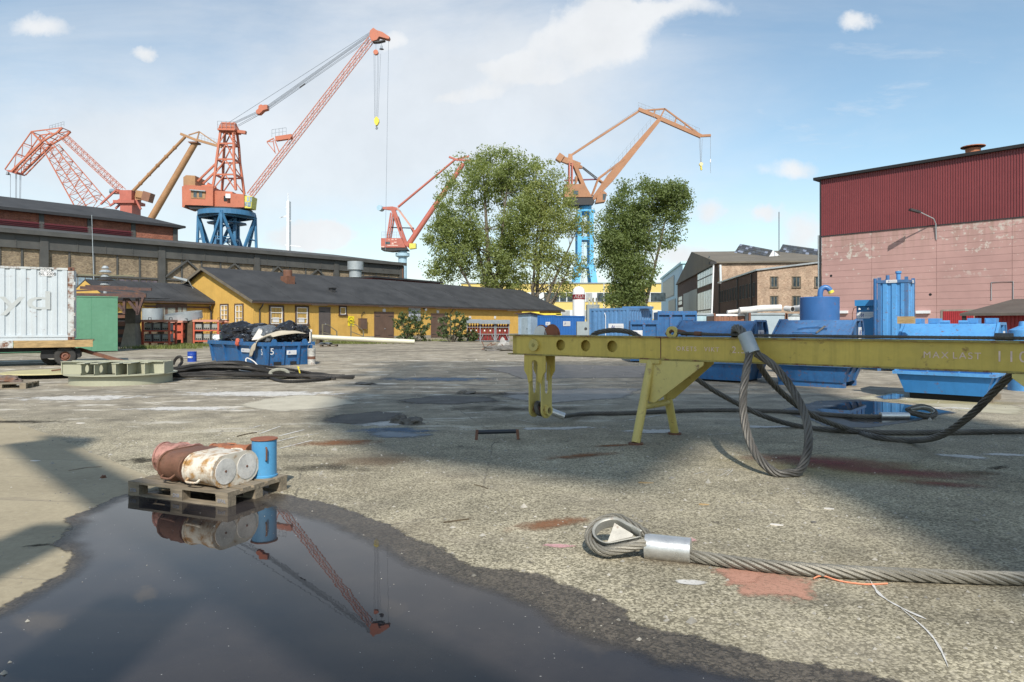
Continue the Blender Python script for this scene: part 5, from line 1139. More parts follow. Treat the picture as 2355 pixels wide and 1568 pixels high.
# ship's mast seen over the hall
p = Plan(658, 220, 404.7, 34.7, .34659)
sm_ = thing('ship_mast', 'slim white ship mast with yards above the brick hall roof', 'mast', p.loc)
MB().bb(p(740, 0).x, p(756, 0).x, -.9, .9, p(0, 1640).z * 0, p(0, 1235).z).build('mast', M['tank_white'], sm_); MB().cyl(p(743, 1240), p(743, 1180), .12, n=6).build('pole', M['tank_white'], sm_)
for a, b in (((688, 1342), (748, 1335)), ((748, 1365), (768, 1365)), ((728, 1300), (745, 1300)), ((728, 1275), (745, 1275)), ((720, 1525), (830, 1535)), ((690, 1345), (745, 1325))): MB().bar(p(*a), p(*b), .18).build('yard', M['tank_white'], sm_)
# ------------------------------------------------------------------ trees and shrubs
def leaves(rnd, clumps, per, size, mat, name, parent, flat_=.8):
    vs = []; fs = []
    for (c, r) in clumps:
        for _ in range(per):
            d = Vector((rnd.gauss(0, 1), rnd.gauss(0, 1), rnd.gauss(0, 1)))
            d = d.normalized() * (rnd.random() ** .45) * r; d.z *= flat_
            q = c + d; s = size * rnd.uniform(.6, 1.3)
            n = (d.normalized() * .5 + Vector((rnd.uniform(-1, 1), rnd.uniform(-1, 1), rnd.uniform(-.4, 1)))).normalized()
            a = n.orthogonal().normalized(); b = n.cross(a); th = rnd.uniform(0, 6.28); a, b = a * math.cos(th) + b * math.sin(th), b * math.cos(th) - a * math.sin(th)
            i = len(vs); vs += [q - a * s, q + b * s * .62, q + a * s, q - b * s * .62]; fs.append((i, i + 1, i + 2, i + 3))
    me = bpy.data.meshes.new(name); me.from_pydata([tuple(v) for v in vs], [], fs); me.update()
    o = bpy.data.objects.new(name, me); C.objects.link(o); me.materials.append(mat); o.parent = parent; return o
def poplar(name, label, px, Y, lobes, mat, nclump, per, leaf, seed, stems, gap=0.):
    rnd = random.Random(seed); base = Vector(((px - CX) * Y / FX, Y, 0)); t_ = thing(name, label, 'tree', base)
    ell = []
    for lx, ly, rx_, ry_ in lobes:
        c = W(lx, ly, Y) - base; ell.append((c, rx_ * Y / FX, ry_ * Y / FX))
    tot = sum(a * b for _, a, b in ell); clumps = []
    for c, a, b in ell:
        for _ in range(int(nclump * a * b / tot)):
            d = Vector((rnd.gauss(0, 1), rnd.gauss(0, 1), rnd.gauss(0, 1))).normalized(); rr = rnd.random() ** .38
            q = c + Vector((d.x * a, d.y * min(a, b) * .9, d.z * b)) * rr
            if mnoise.noise(q * .16 + Vector((seed, 0, 0))) < gap - .42: continue
            clumps.append((q, rnd.uniform(.8, 1.9)))
    leaves(rnd, clumps, per, leaf, mat, 'crown', t_)
    tr = MB(); br = MB(); tips = [c for c, _ in clumps]
    for (bx_, tx, ty, r0) in stems:
        b0 = Vector((bx_ * Y / FX, rnd.uniform(-.6, .6), 0)); top = W(tx, ty, Y) - base; top.y = rnd.uniform(-1, 1)
        mid = b0.lerp(top, .45) + Vector((rnd.uniform(-.6, .6), 0, 0)); pts = catmull([b0, b0.lerp(mid, .5) + Vector((rnd.uniform(-.3, .3), 0, 0)), mid, mid.lerp(top, .55), top], 1.2)
        n = len(pts); tr.tube(pts, [max(.04, r0 * (1 - i / n) ** .8) for i in range(n)], 8)
        for k in range(26):
            i = int(n * rnd.uniform(.22, .93)); s = pts[i]
            cand = [c for c in rnd.sample(tips, min(60, len(tips))) if c.z > s.z + .5]
            if not cand: continue
            e = min(cand, key=lambda c: (c - s).length + rnd.uniform(0, 3)); m_ = s.lerp(e, .5) + Vector((0, 0, -.06 * (e - s).length))
            q = catmull([s, m_, e], .9); r1 = r0 * (1 - i / n) * .42 + .03
            br.tube(q, [max(.02, r1 * (1 - j / len(q))) for j in range(len(q))], 5)
    tr.build('trunk', M['bark'], t_, smooth=True); br.build('limbs', M['bark'], t_, smooth=True, kind='stuff')
    return t_
poplar('poplar_tree', 'broad dense green poplar behind the workshop roof', 1128, 122,
       [(1060, 480, 70, 110), (1130, 430, 85, 90), (1095, 385, 48, 46), (1165, 385, 50, 48), (1212, 395, 38, 42), (1200, 470, 75, 100), (1040, 570, 68, 75), (1110, 600, 90, 66), (1185, 590, 60, 70), (1010, 540, 38, 50), (1150, 520, 110, 110), (1010, 625, 30, 36), (1060, 640, 70, 34), (1150, 645, 70, 30)],
       M['leaf'], 1000, 70, .19, 3, [(0, 1110, 380, .62), (-4, 1170, 385, .5), (8, 1060, 420, .45), (2, 1020, 545, .32), (6, 1200, 450, .4)], .1)
poplar('poplar_tree', 'looser yellowing poplar leaning right beside the dense one', 1225, 119,
       [(1255, 430, 45, 62), (1290, 470, 42, 55), (1275, 540, 62, 70), (1320, 545, 40, 60), (1245, 600, 55, 55), (1310, 610, 42, 46), (1345, 520, 24, 40), (1290, 665, 34, 20), (1225, 520, 45, 90)],
       M['leaf_y'], 520, 48, .18, 12, [(0, 1262, 410, .4), (8, 1330, 520, .36), (-6, 1240, 470, .32), (4, 1320, 590, .25)], .16)
poplar('poplar_tree', 'dark green poplar standing behind the blue containers', 1458, 105,
       [(1478, 470, 80, 58), (1538, 468, 50, 55), (1556, 445, 28, 30), (1445, 530, 72, 62), (1510, 530, 58, 48), (1430, 590, 62, 50), (1460, 640, 58, 52), (1440, 685, 55, 36), (1490, 680, 34, 34), (1415, 560, 35, 40)],
       M['leaf_d'], 900, 75, .17, 21, [(0, 1480, 430, .45), (3, 1545, 445, .35), (-3, 1430, 520, .3), (1, 1500, 500, .3)], .12)
def shrub(label, px, py, w, h, seed, mat, n=70, per=22, leaf=.10, name='shrub'):
    rnd = random.Random(seed); b = G(px, py); t_ = thing(name, label, 'shrub', b); cl = []
    st = MB()
    for k in range(n):
        a = rnd.uniform(0, 6.28); rr = rnd.random() ** .5 * w / 2; z = rnd.random() ** .8 * h * (1 - .35 * (rr / (w / 2))) + .1
        c = Vector((math.cos(a) * rr * (.6 + .5 * z / h), math.sin(a) * rr * .6, z)); cl.append((c, rnd.uniform(.14, .32)))
        if k % 3 == 0: st.tube([(c.x * .25, c.y * .25, 0), (c.x * .6, c.y * .6, c.z * .6), tuple(c + Vector((0, 0, .2)))], .018, 4)
    leaves(rnd, cl, per, leaf, mat, 'foliage', t_); st.build('stems', M['bark'], t_); return t_
shrub('tall leafy shrub growing between the two brown workshop doors', 946, 785, 4.0, 3.2, 5, M['shrub'], 110, 26)
shrub('leafy shrub covering the right side of the second brown door', 1038, 786, 3.6, 3.0, 6, M['shrub'], 90, 24)
shrub('low green weed bush beside the workshop steps', 752, 778, 3.2, 1.6, 8, M['grass'], 60, 22)
shrub('low sprawling weeds beneath the gas cylinder cradles', 1085, 785, 1.6, 1.1, 15, M['shrub'], 26, 22)
def weeds(label, px, py, w, d, seed, h=.3, n=1400):
    rnd = random.Random(seed); b = G(px, py); vs = []; fs = []
    for _ in range(n):
        x = rnd.gauss(0, w / 2.6); y = rnd.gauss(0, d / 2.6); hh = h * rnd.uniform(.3, 1.); a = rnd.uniform(0, 3.14); dx, dy = math.cos(a) * .03, math.sin(a) * .03
        i = len(vs); vs += [(x - dx, y - dy, 0), (x + dx, y + dy, 0), (x + rnd.uniform(-.12, .12), y + rnd.uniform(-.1, .1), hh)]; fs.append((i, i + 1, i + 2))
    me = bpy.data.meshes.new('grass'); me.from_pydata(vs, [], fs); o = bpy.data.objects.new('grass', me); C.objects.link(o); me.materials.append(M['grass']); o.location = b; o['kind'] = 'stuff'; o['label'] = label
weeds('tuft of grass in front of the red machine racks', 375, 801, 3.2, 1.2, 3); weeds('grass growing between the machine racks', 440, 796, 2.4, .8, 4); weeds('grass strip beside the pale pipe', 800, 790, 4., 1., 5, .35)
weeds('thin weeds along the workshop wall', 960, 784, 14, .6, 9, .35, 900)
# ------------------------------------------------------------------ lifting beam, ropes
def rope(name, pts, r, mat, lay=None, parent=None, n=6, step=.03, close=False, label=None, cat=None, strands=6, group=None):
    P = catmull(pts, step) if not close else catmull(pts + [pts[0]], step)[:-1]
    m_ = len(P); lay = lay or r * 13; mb = MB(); u = None; fr = []; acc = 0; S_ = []
    for i in range(m_):
        d = ((P[(i + 1) % m_] - P[i - 1]) if close else (P[min(i + 1, m_ - 1)] - P[max(i - 1, 0)])).normalized()
        if u is None: u = Vector((0, 0, 1)) if abs(d.z) < .9 else Vector((1, 0, 0))
        u = (u - d * u.dot(d)).normalized(); fr.append((u.copy(), d.cross(u)))
        if i: acc += (P[i] - P[i - 1]).length
        S_.append(acc)
    for k in range(strands):
        q = [P[i] + (fr[i][0] * math.cos(6.2832 * (S_[i] / lay + k / strands)) + fr[i][1] * math.sin(6.2832 * (S_[i] / lay + k / strands))) * r * .64 for i in range(m_)]
        mb.tube(q, r * .335, n, closed=close)
    mb.tube(P, r * .45, n, closed=close)
    o = mb.build(name, mat, parent, smooth=True)
    if label: tag(o, label, cat or 'rope', group)
    return o
beam = thing('lifting_beam', 'long yellow steel lifting beam resting on trestle legs', 'lifting beam', (2.07, 9.81, 0), math.atan2(-.65, .76))
BZ0, BZ1, XL, XR, BY = 1.145, 1.475, -2.68, 7.6, .13
def b_s(px): 
    k = (px - CX) / FX; d = Vector((.76, -.65)).normalized(); O = Vector((2.07, 9.81)) - Vector((.65, .76)).normalized() * BY
    return (k * O.y - O.x) / (d.x - k * d.y)
holes = [b_s(p_) for p_ in (1288.5, 1346, 1407)]
for y0, y1, nm in ((-BY, -BY + .016, 'web_plate'), (BY - .016, BY, 'web_plate')):
    w = MB(); zc = (BZ0 + BZ1) / 2; edges = [XL + .17]
    for h in holes: edges += [h - .13, h + .13]
    edges.append(XR - .17)
    for i, (a, b) in enumerate(zip(edges, edges[1:])):
        if i % 2 == 0: w.bb(a, b, y0, y1, BZ0 + .02, BZ1 - .02)
        else: w.plate_hole(a, b, BZ0 + .02, BZ1 - .02, (a + b) / 2, zc + .01, .088, y0, y1)
    w.build(nm, M['beam'], beam)
MB().bb(XL, XR, -.03, .03, BZ0 + .02, BZ1 - .02).build('inner_web', M['beam'], beam)
MB().bb(XL, XR, -.16, .16, BZ1 - .02, BZ1).build('top_flange', M['beam_edge'], beam); MB().bb(XL, XR, -.16, .16, BZ0, BZ0 + .02).build('bottom_flange', M['beam_edge'], beam)
sj = b_s(1519); MB().bb(sj - .006, sj + .006, -BY - .004, -BY, BZ0 + .02, BZ1 - .02).build('weld_seam', M['rust'], beam)
sp = b_s(1230)
MB().cyl((sp, -BY - .05, 1.31), (sp, -BY, 1.31), .095, n=24).build('pin_boss', M['beam_light'], beam, smooth=True); MB().cyl((sp, -BY - .056, 1.31), (sp, -BY - .05, 1.31), .03, n=16).build('pin', M['beam_edge'], beam)
for x, rr, mt in ((sp + .05, .13, M['white']), (sp + .27, .14, M['lid_rust'])):
    MB().prism([(rr * math.cos(R(a)), rr * math.sin(R(a)) + .02) for a in range(0, 181, 15)] + [(-rr, -.02), (rr, -.02)], (x, -.06, BZ1), (1, 0, 0), (0, 0, 1), -.06).build('lug_disc', mt, beam)
    MB().tube([(x + rr * math.cos(R(a)), -.03, BZ1 + .02 + rr * math.sin(R(a))) for a in range(0, 181, 12)], .016, 6).build('lug_rim', M['lid_rust'], beam)
sl = b_s(1537)
MB().lathe([(.04, -.025), (.085, -.025), (.085, .025), (.04, .025), (.04, -.025)], n=24).build('ring_lug', M['beam_light'], beam, mx=T(sl, -.02, BZ1 + .06) @ Matrix.Rotation(R(90), 4, 'X'))
MB().tube([(sl - .1, 0, BZ1 + .03), (sl, -.02, BZ1 + .09), (sl + .15, .02, BZ1 + .06), (sl + .2, .05, BZ1 + .03)], .03, 8).build('shackle_pin', M['rust'], beam)
for s0 in (0.0, 4.95):     # trestles
    sg = 1 if s0 == 0 else -1
    for y in (-1, 1):
        top = Vector((s0, y * .14, BZ0 - .02)); foot = Vector((s0 - .0, y * .57, .02))
        MB().cyl(foot, top, .062, n=16).build('leg', M['beam_light'], beam, smooth=True)
        MB().cyl((foot.x, foot.y, 0), (foot.x, foot.y, .025), .10, n=20).build('foot_plate', M['rust'], beam)
        MB().prism([(0, 0), (.78, 0), (.78, -.04), (.12, -.58), (.02, -.58)], (s0 + .02 * sg, y * .15 - .01, BZ0 - .005), (sg, 0, 0), (0, -y * .23, 1), -.02 * sg).build('gusset_plate', M['beam_light'], beam)
    MB().cyl((s0, -.38, .50), (s0, .38, .50), .05, n=14).build('spreader_tube', M['beam_light'], beam, smooth=True)
    MB().bb(s0 - .16, s0 + .16, -.2, .2, BZ0 - .05, BZ0).build('head_plate', M['beam_light'], beam)
# hanger below the left end: two slotted cheek plates, and a link of two plates at right angles
def slotted(w, h, sw, s0, s1, top_arch=True):
    """outline of a plate with an arched slot, as two halves"""
    halves = []
    for sg in (-1, 1):
        arc = [(sg * sw * math.sin(R(a)), s1 + sw * math.cos(R(a))) for a in range(0, 91, 15)]
        halves.append([(0, h)] + [(sg * w, h), (sg * w, h * .45), (sg * (w - .06), .12), (sg * (w - .09), 0), (sg * sw, .05), ] + arc[::-1])
    return halves
for y in (-.13, .11):
    for hf in slotted(.22, .46, .06, .1, .32): MB().prism(hf, (sp, y + .01, BZ0 - .46), (1, 0, 0), (0, 0, 1), .022).build('cheek_plate', M['beam'], beam)
for x in (-.135, .115):
    pts = [(.13 * math.cos(R(a)), .13 + .13 * math.sin(R(a))) for a in range(180, 361, 15)] + [(.13, .78), (.07, .86), (.055, .45), (.03, .40), (-.03, .40), (-.055, .45), (-.07, .86), (-.13, .78)]
    MB().prism(pts, (sp + x, 0, .12), (0, 1, 0), (0, 0, 1), .03).build('link_plate', M['beam_light'], beam)
MB().cyl((sp - .17, 0, .25), (sp + .2, 0, .25), .05, n=16).build('link_pin', M['rust'], beam)
MB().cyl((sp + .145, 0, .25), (sp + .2, 0, .25), .085, n=10).build('link_boss', M['beam_light'], beam)
BM = beam.matrix_basis if False else (Matrix.Translation((2.07, 9.81, 0)) @ Matrix.Rotation(math.atan2(-.65, .76), 4, 'Z'))
# lettering stencilled on the front face
def letter(body, pxc, size): 
    text(body, size, M['stencil'], beam, T(b_s(pxc), -BY - .003, 1.31), 'stencil_lettering', space=1.25)
letter('OKETS', 1578, .085); letter('VIKT', 1636, .085); letter('2.5', 1698, .125); letter('MAX', 2151, .10); letter('LAST', 2222, .10); letter('110', 2325, .16)
# thin lashing ropes lying along the top of the beam
def bw(s, y, z): return BM @ Vector((s, y, z))
rope('wire_rope', [bw(sl + .05, -.02, BZ1 + .05), bw(sl + .35, -.05, BZ1 + .05), bw(sl + .8, -.08, BZ1 + .035), bw(2.2, -.11, BZ1 + .03), bw(3.6, -.12, BZ1 + .03), bw(5.2, -.11, BZ1 + .03), bw(7.0, -.08, BZ1 + .03)], .02, M['rope'], label='thin wire rope lying along the top of the yellow beam')
rope('wire_rope', [bw(sl + .1, .05, BZ1 + .03), bw(sl + .5, .0, BZ1 + .03), bw(1.2, .02, BZ1 + .03), bw(3.0, -.03, BZ1 + .03), bw(7.0, 0, BZ1 + .03)], .017, M['rope'], label='second thin wire rope lying behind the first on the beam')
MB().cyl(bw(.62, -.05, BZ1 + .045), bw(.72, -.055, BZ1 + .042), .032, n=12).build('rope_ferrule', M['rust'])
tag(bpy.data.objects['rope_ferrule'], 'rusty ferrule on the thin rope above the trestle', 'ferrule')
MB().cyl(bw(4.0, -.12, BZ1 + .045), bw(4.16, -.12, BZ1 + .045), .038, n=12).build('rope_ferrule', M['rope'])
tag(bpy.data.objects['rope_ferrule.001'], 'grey ferrule on the thin rope at the right end of the beam', 'ferrule')
rope('wire_rope', [W(1355, 778, 11.2), W(1372, 765, 11.0), W(1410, 759, 10.8), W(1450, 764, 10.7), W(1475, 778, 10.6)], .042, M['rope'], label='hump of heavy wire rope arching up behind the beam')
# heavy ropes
def GR(px, py, r=.04): v = G(px, py); return Vector((v.x, v.y, r))
hp = BM @ Vector((sp - .005, 0, .25))
def sleeve(a, b, r, label, mat=None, flat_=.8):
    o = MB().cyl(a, b, r, n=24).build('rope_sleeve', mat or M['alu'], smooth=True); tag(o, label, 'sleeve'); return o
out_d = Vector((.65, .76, 0)).normalized()
s1_, s2_ = hp + out_d * .17 + Vector((.03, 0, -.03)), hp + out_d * .17 + Vector((.30, .02, -.135))
rope('wire_rope', [hp + Vector((.1, .12, -.02)), hp + Vector((-.02, .06, .1)), hp + Vector((-.06, -.04, .07)), hp + Vector((-.03, -.06, -.05)), hp + Vector((.1, .06, -.1))], .038, M['rope'], label='rope eye wrapped round the pin of the hanging link')
sleeve(s1_, s2_, .06, 'grey sleeve where the rope leaves the hanging link')
rope('wire_rope', [s2_, GR(1345, 956), GR(1420, 955), GR(1500, 952), GR(1620, 947.5), GR(1760, 949), GR(1860, 954), GR(1950, 961), GR(2028, 963)], .04, M['rope'], label='heavy wire rope lying from the hanging link to the far eye')
def eye(c, dx, w, l, r, mat, lab, cat='rope', tm=None, tilt=0.):
    """rope eye with thimble: c = throat, dx = unit direction outwards"""
    dx = Vector(dx).normalized(); dy = Vector((-dx.y, dx.x, 0)); dy = dy * math.cos(tilt) + Vector((0, 0, -1)) * math.sin(tilt); up = dx.cross(dy).normalized(); pts = [(0, -.22), (.3, -.62), (.62, -.95), (.9, -.62), (1, 0), (.9, .62), (.62, .95), (.3, .62), (0, .22)]
    c = Vector((c.x, c.y, c.z + w * .9 * abs(math.sin(tilt))))
    P = [Vector((c.x, c.y, c.z)) + dx * a * l + dy * b * w for a, b in pts]
    o = rope('wire_rope', P, r, mat, label=lab)
    q = [Vector((c.x, c.y, c.z)) + dx * (a * (l - r * 1.6) + r * .9) + dy * b * (w - r * 1.15) for a, b in pts]
    Q = catmull(q, .02); th = MB(); hgt = r * 1.15; vs = []
    cen = Vector((c.x, c.y, c.z)) + dx * l * .55
    for p_ in Q:
        n_ = (cen - p_).normalized() * r * .35
        vs += [p_ - up * hgt, p_ + n_ - up * hgt * .7, p_ + n_ + up * hgt * .7, p_ + up * hgt]
    th.add(vs, [(4 * i + k, 4 * i + k + 1, 4 * i + k + 5, 4 * i + k + 4) for i in range(len(Q) - 1) for k in range(3)])
    t_ = th.build('thimble', tm or M['thimble'], smooth=True); md = t_.modifiers.new('thickness', 'SOLIDIFY'); md.thickness = r * .22
    return t_
e1 = GR(2086, 962.5, .05); tag(eye(e1, GR(2150, 962) - e1, .14, .50, .04, M['rope'], 'rope eye lying by the small puddle behind the beam', tilt=R(-40)), 'galvanised thimble inside the rope eye by the small puddle', 'thimble')
sleeve(GR(2024, 963, .055), GR(2088, 963, .055), .062, 'bright sleeve on the rope beside the small puddle')
rope('wire_rope', [W(1560, 838, 10.5), W(1590, 862, 10.5), W(1640, 897, 10.55), W(1700, 930, 10.65), W(1760, 958, 10.7), GR(1830, 984), GR(1900, 993), GR(2020, 1000), GR(2150, 1000), GR(2354, 997), GR(2480, 995)], .042, M['rope'], label='heavy rope sloping down behind the trestle and running off to the right')
rope('wire_rope', [W(1738, 800, 9.15), W(1752, 850, 9.3), W(1800, 905, 9.6), W(1870, 956, 9.9), GR(1960, 996), GR(2020, 1012), GR(2090, 1019), W(2160, 1002, 8.6), W(2230, 955, 8.05), W(2290, 895, 7.7), W(2345, 840, 7.5), W(2380, 800, 7.4)], .045, M['rope'], label='heavy rope sagging to the ground between two points of the beam')
s_t, s_b = W(1712, 768, 8.62), W(1731, 812, 8.52)
sleeve(s_t, s_b, .092, 'large grey sleeve of the sling hung over the beam', M['galv'])
rope('wire_rope', [W(1723, 812, 8.5), W(1716, 850, 8.4), W(1709, 900, 8.25), W(1709, 950, 8.05), W(1722, 1010, 7.8), W(1748, 1058, 7.55), W(1785, 1088, 7.38), GR(1812, 1096), W(1838, 1082, 7.4), W(1856, 1040, 7.55), W(1858, 990, 7.75), W(1845, 940, 7.95), W(1815, 885, 8.2), W(1778, 840, 8.4), W(1738, 812, 8.5)], .05, M['rope'], label='loop of heavy sling hanging from the beam to the ground')
rope('wire_rope', [s_t + Vector((0, 0, -.02)), W(1702, 757, 8.75), W(1690, 755, 8.95), W(1690, 775, 9.2), W(1700, 830, 9.3)], .055, M['rope'], label='short rope bight passing over the top of the beam')
# foreground rope with its eye, thimble and sleeve
R5 = .045
def GF(px, py): return GR(px, py, R5)
rope('wire_rope', [GR(1580, 1292, R5), GF(1640, 1300), GF(1700, 1309), GF(1800, 1320), GF(1950, 1331), GF(2100, 1338), GF(2250, 1343), GF(2400, 1346), GF(2600, 1346)], R5, M['rope_light'], lay=.5, label='thick wire rope lying across the right foreground', step=.025)
ec = GR(1487, 1281, .058); ed = GR(1352, 1262, .058) - ec
tag(eye(ec, ed, .19, .42, .036, M['rope_light'], 'rope eye of the thick foreground rope', tilt=R(25)), 'grey thimble in the eye of the thick foreground rope', 'thimble')
dxn = ed.normalized(); dyn = Vector((-dxn.y, dxn.x, 0))
wb = MB().prism([(.10, -.012), (.10, .012), (.26, .105), (.26, -.105)], ec + Vector((0, 0, .075)), dxn, dyn * math.cos(R(25)) + Vector((0, 0, -1)) * math.sin(R(25)), .012).build('thimble_web', M['thimble_web']); tag(wb, 'triangular web plate welded inside the foreground thimble', 'plate')
sv = MB(); a, b = GR(1484, 1279, .075), GR(1588, 1291, .075); sv.cyl(a, b, .088, n=28); tag(sv.build('rope_sleeve', M['alu'], smooth=True), 'shiny aluminium sleeve on the thick foreground rope', 'sleeve')
wl_ = MB().tube(catmull([GR(1870, 1334, .012), GR(1890, 1330, .02), GR(1930, 1338, .008), GR(1990, 1345, .006), GR(2040, 1344, .008)], .03), .005, 5).build('twine', pm('orange_twine', (.70, .26, .14), .6)); tag(wl_, 'thin orange twine lying along the thick foreground rope', 'twine')
# ------------------------------------------------------------------ pallet with cans
def pallet(name, label, loc, rz, mat, L=1.2, Wd=.8):
    t_ = thing(name, label, 'pallet', loc, rz)
    for y0, w in ((0, .145), (.19, .1), (.33, .14), (.52, .1), (.655, .145)): MB().bb(0, L, y0 * Wd / .8, y0 * Wd / .8 + w, .122, .144).build('deck_board', mat, t_)
    for x0 in (0, L / 2 - .0725, L - .145):
        MB().bb(x0, x0 + .145, 0, Wd, .1, .122).build('stringer_board', mat, t_)
        for y0 in (0, Wd / 2 - .05, Wd - .1): MB().bb(x0 + .002, x0 + .143, y0 + .002, y0 + .1, .022, .1).build('block', mat, t_)
    for y0 in (0, Wd / 2 - .05, Wd - .1): MB().bb(0, L, y0, y0 + .1, 0, .022).build('base_board', mat, t_)
    return t_
PO = G(294.3, 1140); pr_ = R(-21.9)
pal = pallet('pallet', 'grey wooden pallet with old cans standing in the puddle', PO, pr_, M['pallet_wood'], 1.24, .78)
PM = Matrix.Translation(PO) @ Matrix.Rotation(pr_, 4, 'Z')
for x, tx in ((.07, 'DSB'), (.62, 'DSB'), (1.17, 'EPAL')): text(tx, .045, M['ink_grey'], pal, T(x, -.002, .062), 'branded_mark')
def stadium(w, h, n=8):
    r = h / 2; c = w / 2 - r
    return [(c + r * math.cos(a), r * math.sin(a)) for a in [(-math.pi / 2 + math.pi * i / n) for i in range(n + 1)]] + [(-c + r * math.cos(a), r * math.sin(a)) for a in [(math.pi / 2 + math.pi * i / n) for i in range(n + 1)]]
def can(label, loc, rz, w, h, L, mat, discs=None, crush=0., seed=1, rim=None, cat='can'):
    """twin-barrel can lying on its side: outline in y,z, length along x"""
    t_ = thing('old_can', label, cat, PM @ Vector(loc), pr_ + rz); rnd = random.Random(seed)
    st_ = stadium(w, h) if w > h * 1.05 else [(h / 2 * math.cos(6.2832 * i / 20), h / 2 * math.sin(6.2832 * i / 20)) for i in range(20)]
    mb = MB(); n = len(st_); xs = [0, .02, .021, L * .3, L * .5, L * .7, L - .021, L - .02, L]; vs = []
    for i, x in enumerate(xs):
        k = 1.06 if i in (0, 1, 7, 8) else 1.0
        for (a, b) in st_:
            dz = crush * mnoise.noise(Vector((x * 7, a * 7, b * 7 + seed))) if 2 < i < 6 else crush * .35 * mnoise.noise(Vector((a * 6, b * 6, seed)))
            vs.append((x, a * k * (1 - dz), (b * k) * (1 - dz) + h / 2 * 1.06))
    fs = [(i * n + k, i * n + (k + 1) % n, (i + 1) * n + (k + 1) % n, (i + 1) * n + k) for i in range(len(xs) - 1) for k in range(n)] + [tuple(range(n)), tuple(range((len(xs) - 1) * n, len(xs) * n))]
    mb.add(vs, fs).build('body', mat, t_, smooth=True)
    if discs:
        for y in ((w / 2 - h / 2), -(w / 2 - h / 2)):
            MB().cyl((L - .01, y, h / 2 * 1.06), (L + .006, y, h / 2 * 1.06), h * .42, n=24).build('end_disc', M['can_disc'], t_)
            MB().cyl((L + .005, y, h / 2 * 1.06), (L + .009, y, h / 2 * 1.06), .012, n=10).build('disc_boss', M['can_rust'], t_)
    for x0, ang in ((L * .12, -150), (L * .12, 40)):
        ca, sa = math.cos(R(ang)), math.sin(R(ang)); 
        yb = (w / 2 - h / 2) * (1 if ca > 0 else -1); bp = lambda e, x: (x, yb + ca * (h / 2 + e), h / 2 * 1.06 + sa * (h / 2 + e))
        MB().tube([bp(-.02, x0), bp(.035, x0 + .005), bp(.045, x0 + .03), bp(.045, x0 + .12), bp(.035, x0 + .145), bp(-.02, x0 + .15)], .011, 6).build('handle', mat if rim is None else rim, t_, smooth=True)
    return t_
can('white rust-stained twin can with two round end discs', (.70, .28, .144), R(-2), .54, .285, .38, M['can_white'], True, .10, 2, M['can_white'])
can('rusty brown twin can squeezed in the middle of the pallet', (.36, .32, .144), R(-6), .52, .28, .33, M['can_rust'], False, .26, 5)
can('pinkish rusty round can at the left end of the pallet', (-.02, .42, .144), R(6), .29, .29, .40, M['can_pink'], False, .10, 9)
can('crushed orange can behind the others on the pallet', (.36, .68, .144), R(14), .26, .26, .42, M['can_crush'], False, .55, 14)
cd = PM @ Vector((1.06, .66, .144)); dr = thing('drum', 'blue drum with rusty lid standing upright on the pallet', 'drum', cd, pr_)
MB().lathe([(0, 0), (.126, 0), (.126, .016), (.118, .022), (.117, .17), (.118, .34), (.118, .365)], n=32).build('body', M['drum_blue'], dr, smooth=True)
MB().lathe([(0, .377), (.128, .375), (.13, .368), (.126, .362), (.1, .362)], n=32).build('lid', M['lid_rust'], dr, smooth=True)
for a in (-40, 150): ca, sa = math.cos(R(a)), math.sin(R(a)); MB().tube([(ca * .115, sa * .115, .17), (ca * .145, sa * .145, .18), (ca * .15, sa * .15, .29), (ca * .115, sa * .115, .30)], .009, 6).build('handle', M['rust'], dr)
# bar with two bent ends lying on the ground
st = thing('bent_bar', 'dark bar with two short legs standing on the shaded ground', 'bar', G(1143, 1010), R(3))
wb_ = (1190 - 1097) * 9.7 / FX
MB().cyl((-wb_ / 2, 0, .105), (wb_ / 2, 0, .115), .03, n=12).build('rod', pm('dark_blue_steel', (.02, .026, .034), .45), st, smooth=True)
for sg in (-1, 1): MB().bar((sg * wb_ / 2, 0, .14), (sg * (wb_ / 2 + .012), -.03, 0), .04, .05).build('end_leg', M['rust'], st)
# lumps and litter on the ground
def lump(name, label, px, py, w, h, seed, mat, cat):
    rnd = random.Random(seed); bm = bmesh.new(); bmesh.ops.create_icosphere(bm, subdivisions=3, radius=1)
    for v in bm.verts:
        n_ = mnoise.noise(v.co * 1.8 + Vector((seed, 0, 0))) * .55 + mnoise.noise(v.co * 5 + Vector((0, seed, 0))) * .25
        v.co = Vector((v.co.x * w * (1 + n_), v.co.y * w * .6 * (1 + n_), max(0, v.co.z * h * (1 + n_) + h * .25)))
    me = bpy.data.meshes.new(name); bm.to_mesh(me); bm.free(); o = bpy.data.objects.new(name, me); C.objects.link(o); me.materials.append(mat); o.location = G(px, py); o.location.z = -.006; return tag(o, label, cat)
lump('rubble_lump', 'rough lump of broken asphalt beside the blue stain', 915, 972, .16, .11, 3, M['rubble'], 'rubble'); lump('rubble_lump', 'second broken lump right of the first beside the blue stain', 948, 975, .20, .09, 6, M['rubble'], 'rubble')
lump('rubble_lump', 'dark clod on the ground left of the hanging link', 840, 884, .3, .06, 9, M['rubble'], 'rubble'); lump('rubble_lump', 'small brown stone on the concrete slab', 238, 1099, .032, .03, 12, M['rust'], 'stone')
lump('rubble_lump', 'dark clod near the light ring on the shaded tarmac', 1070, 905, .22, .07, 19, M['rubble'], 'rubble')
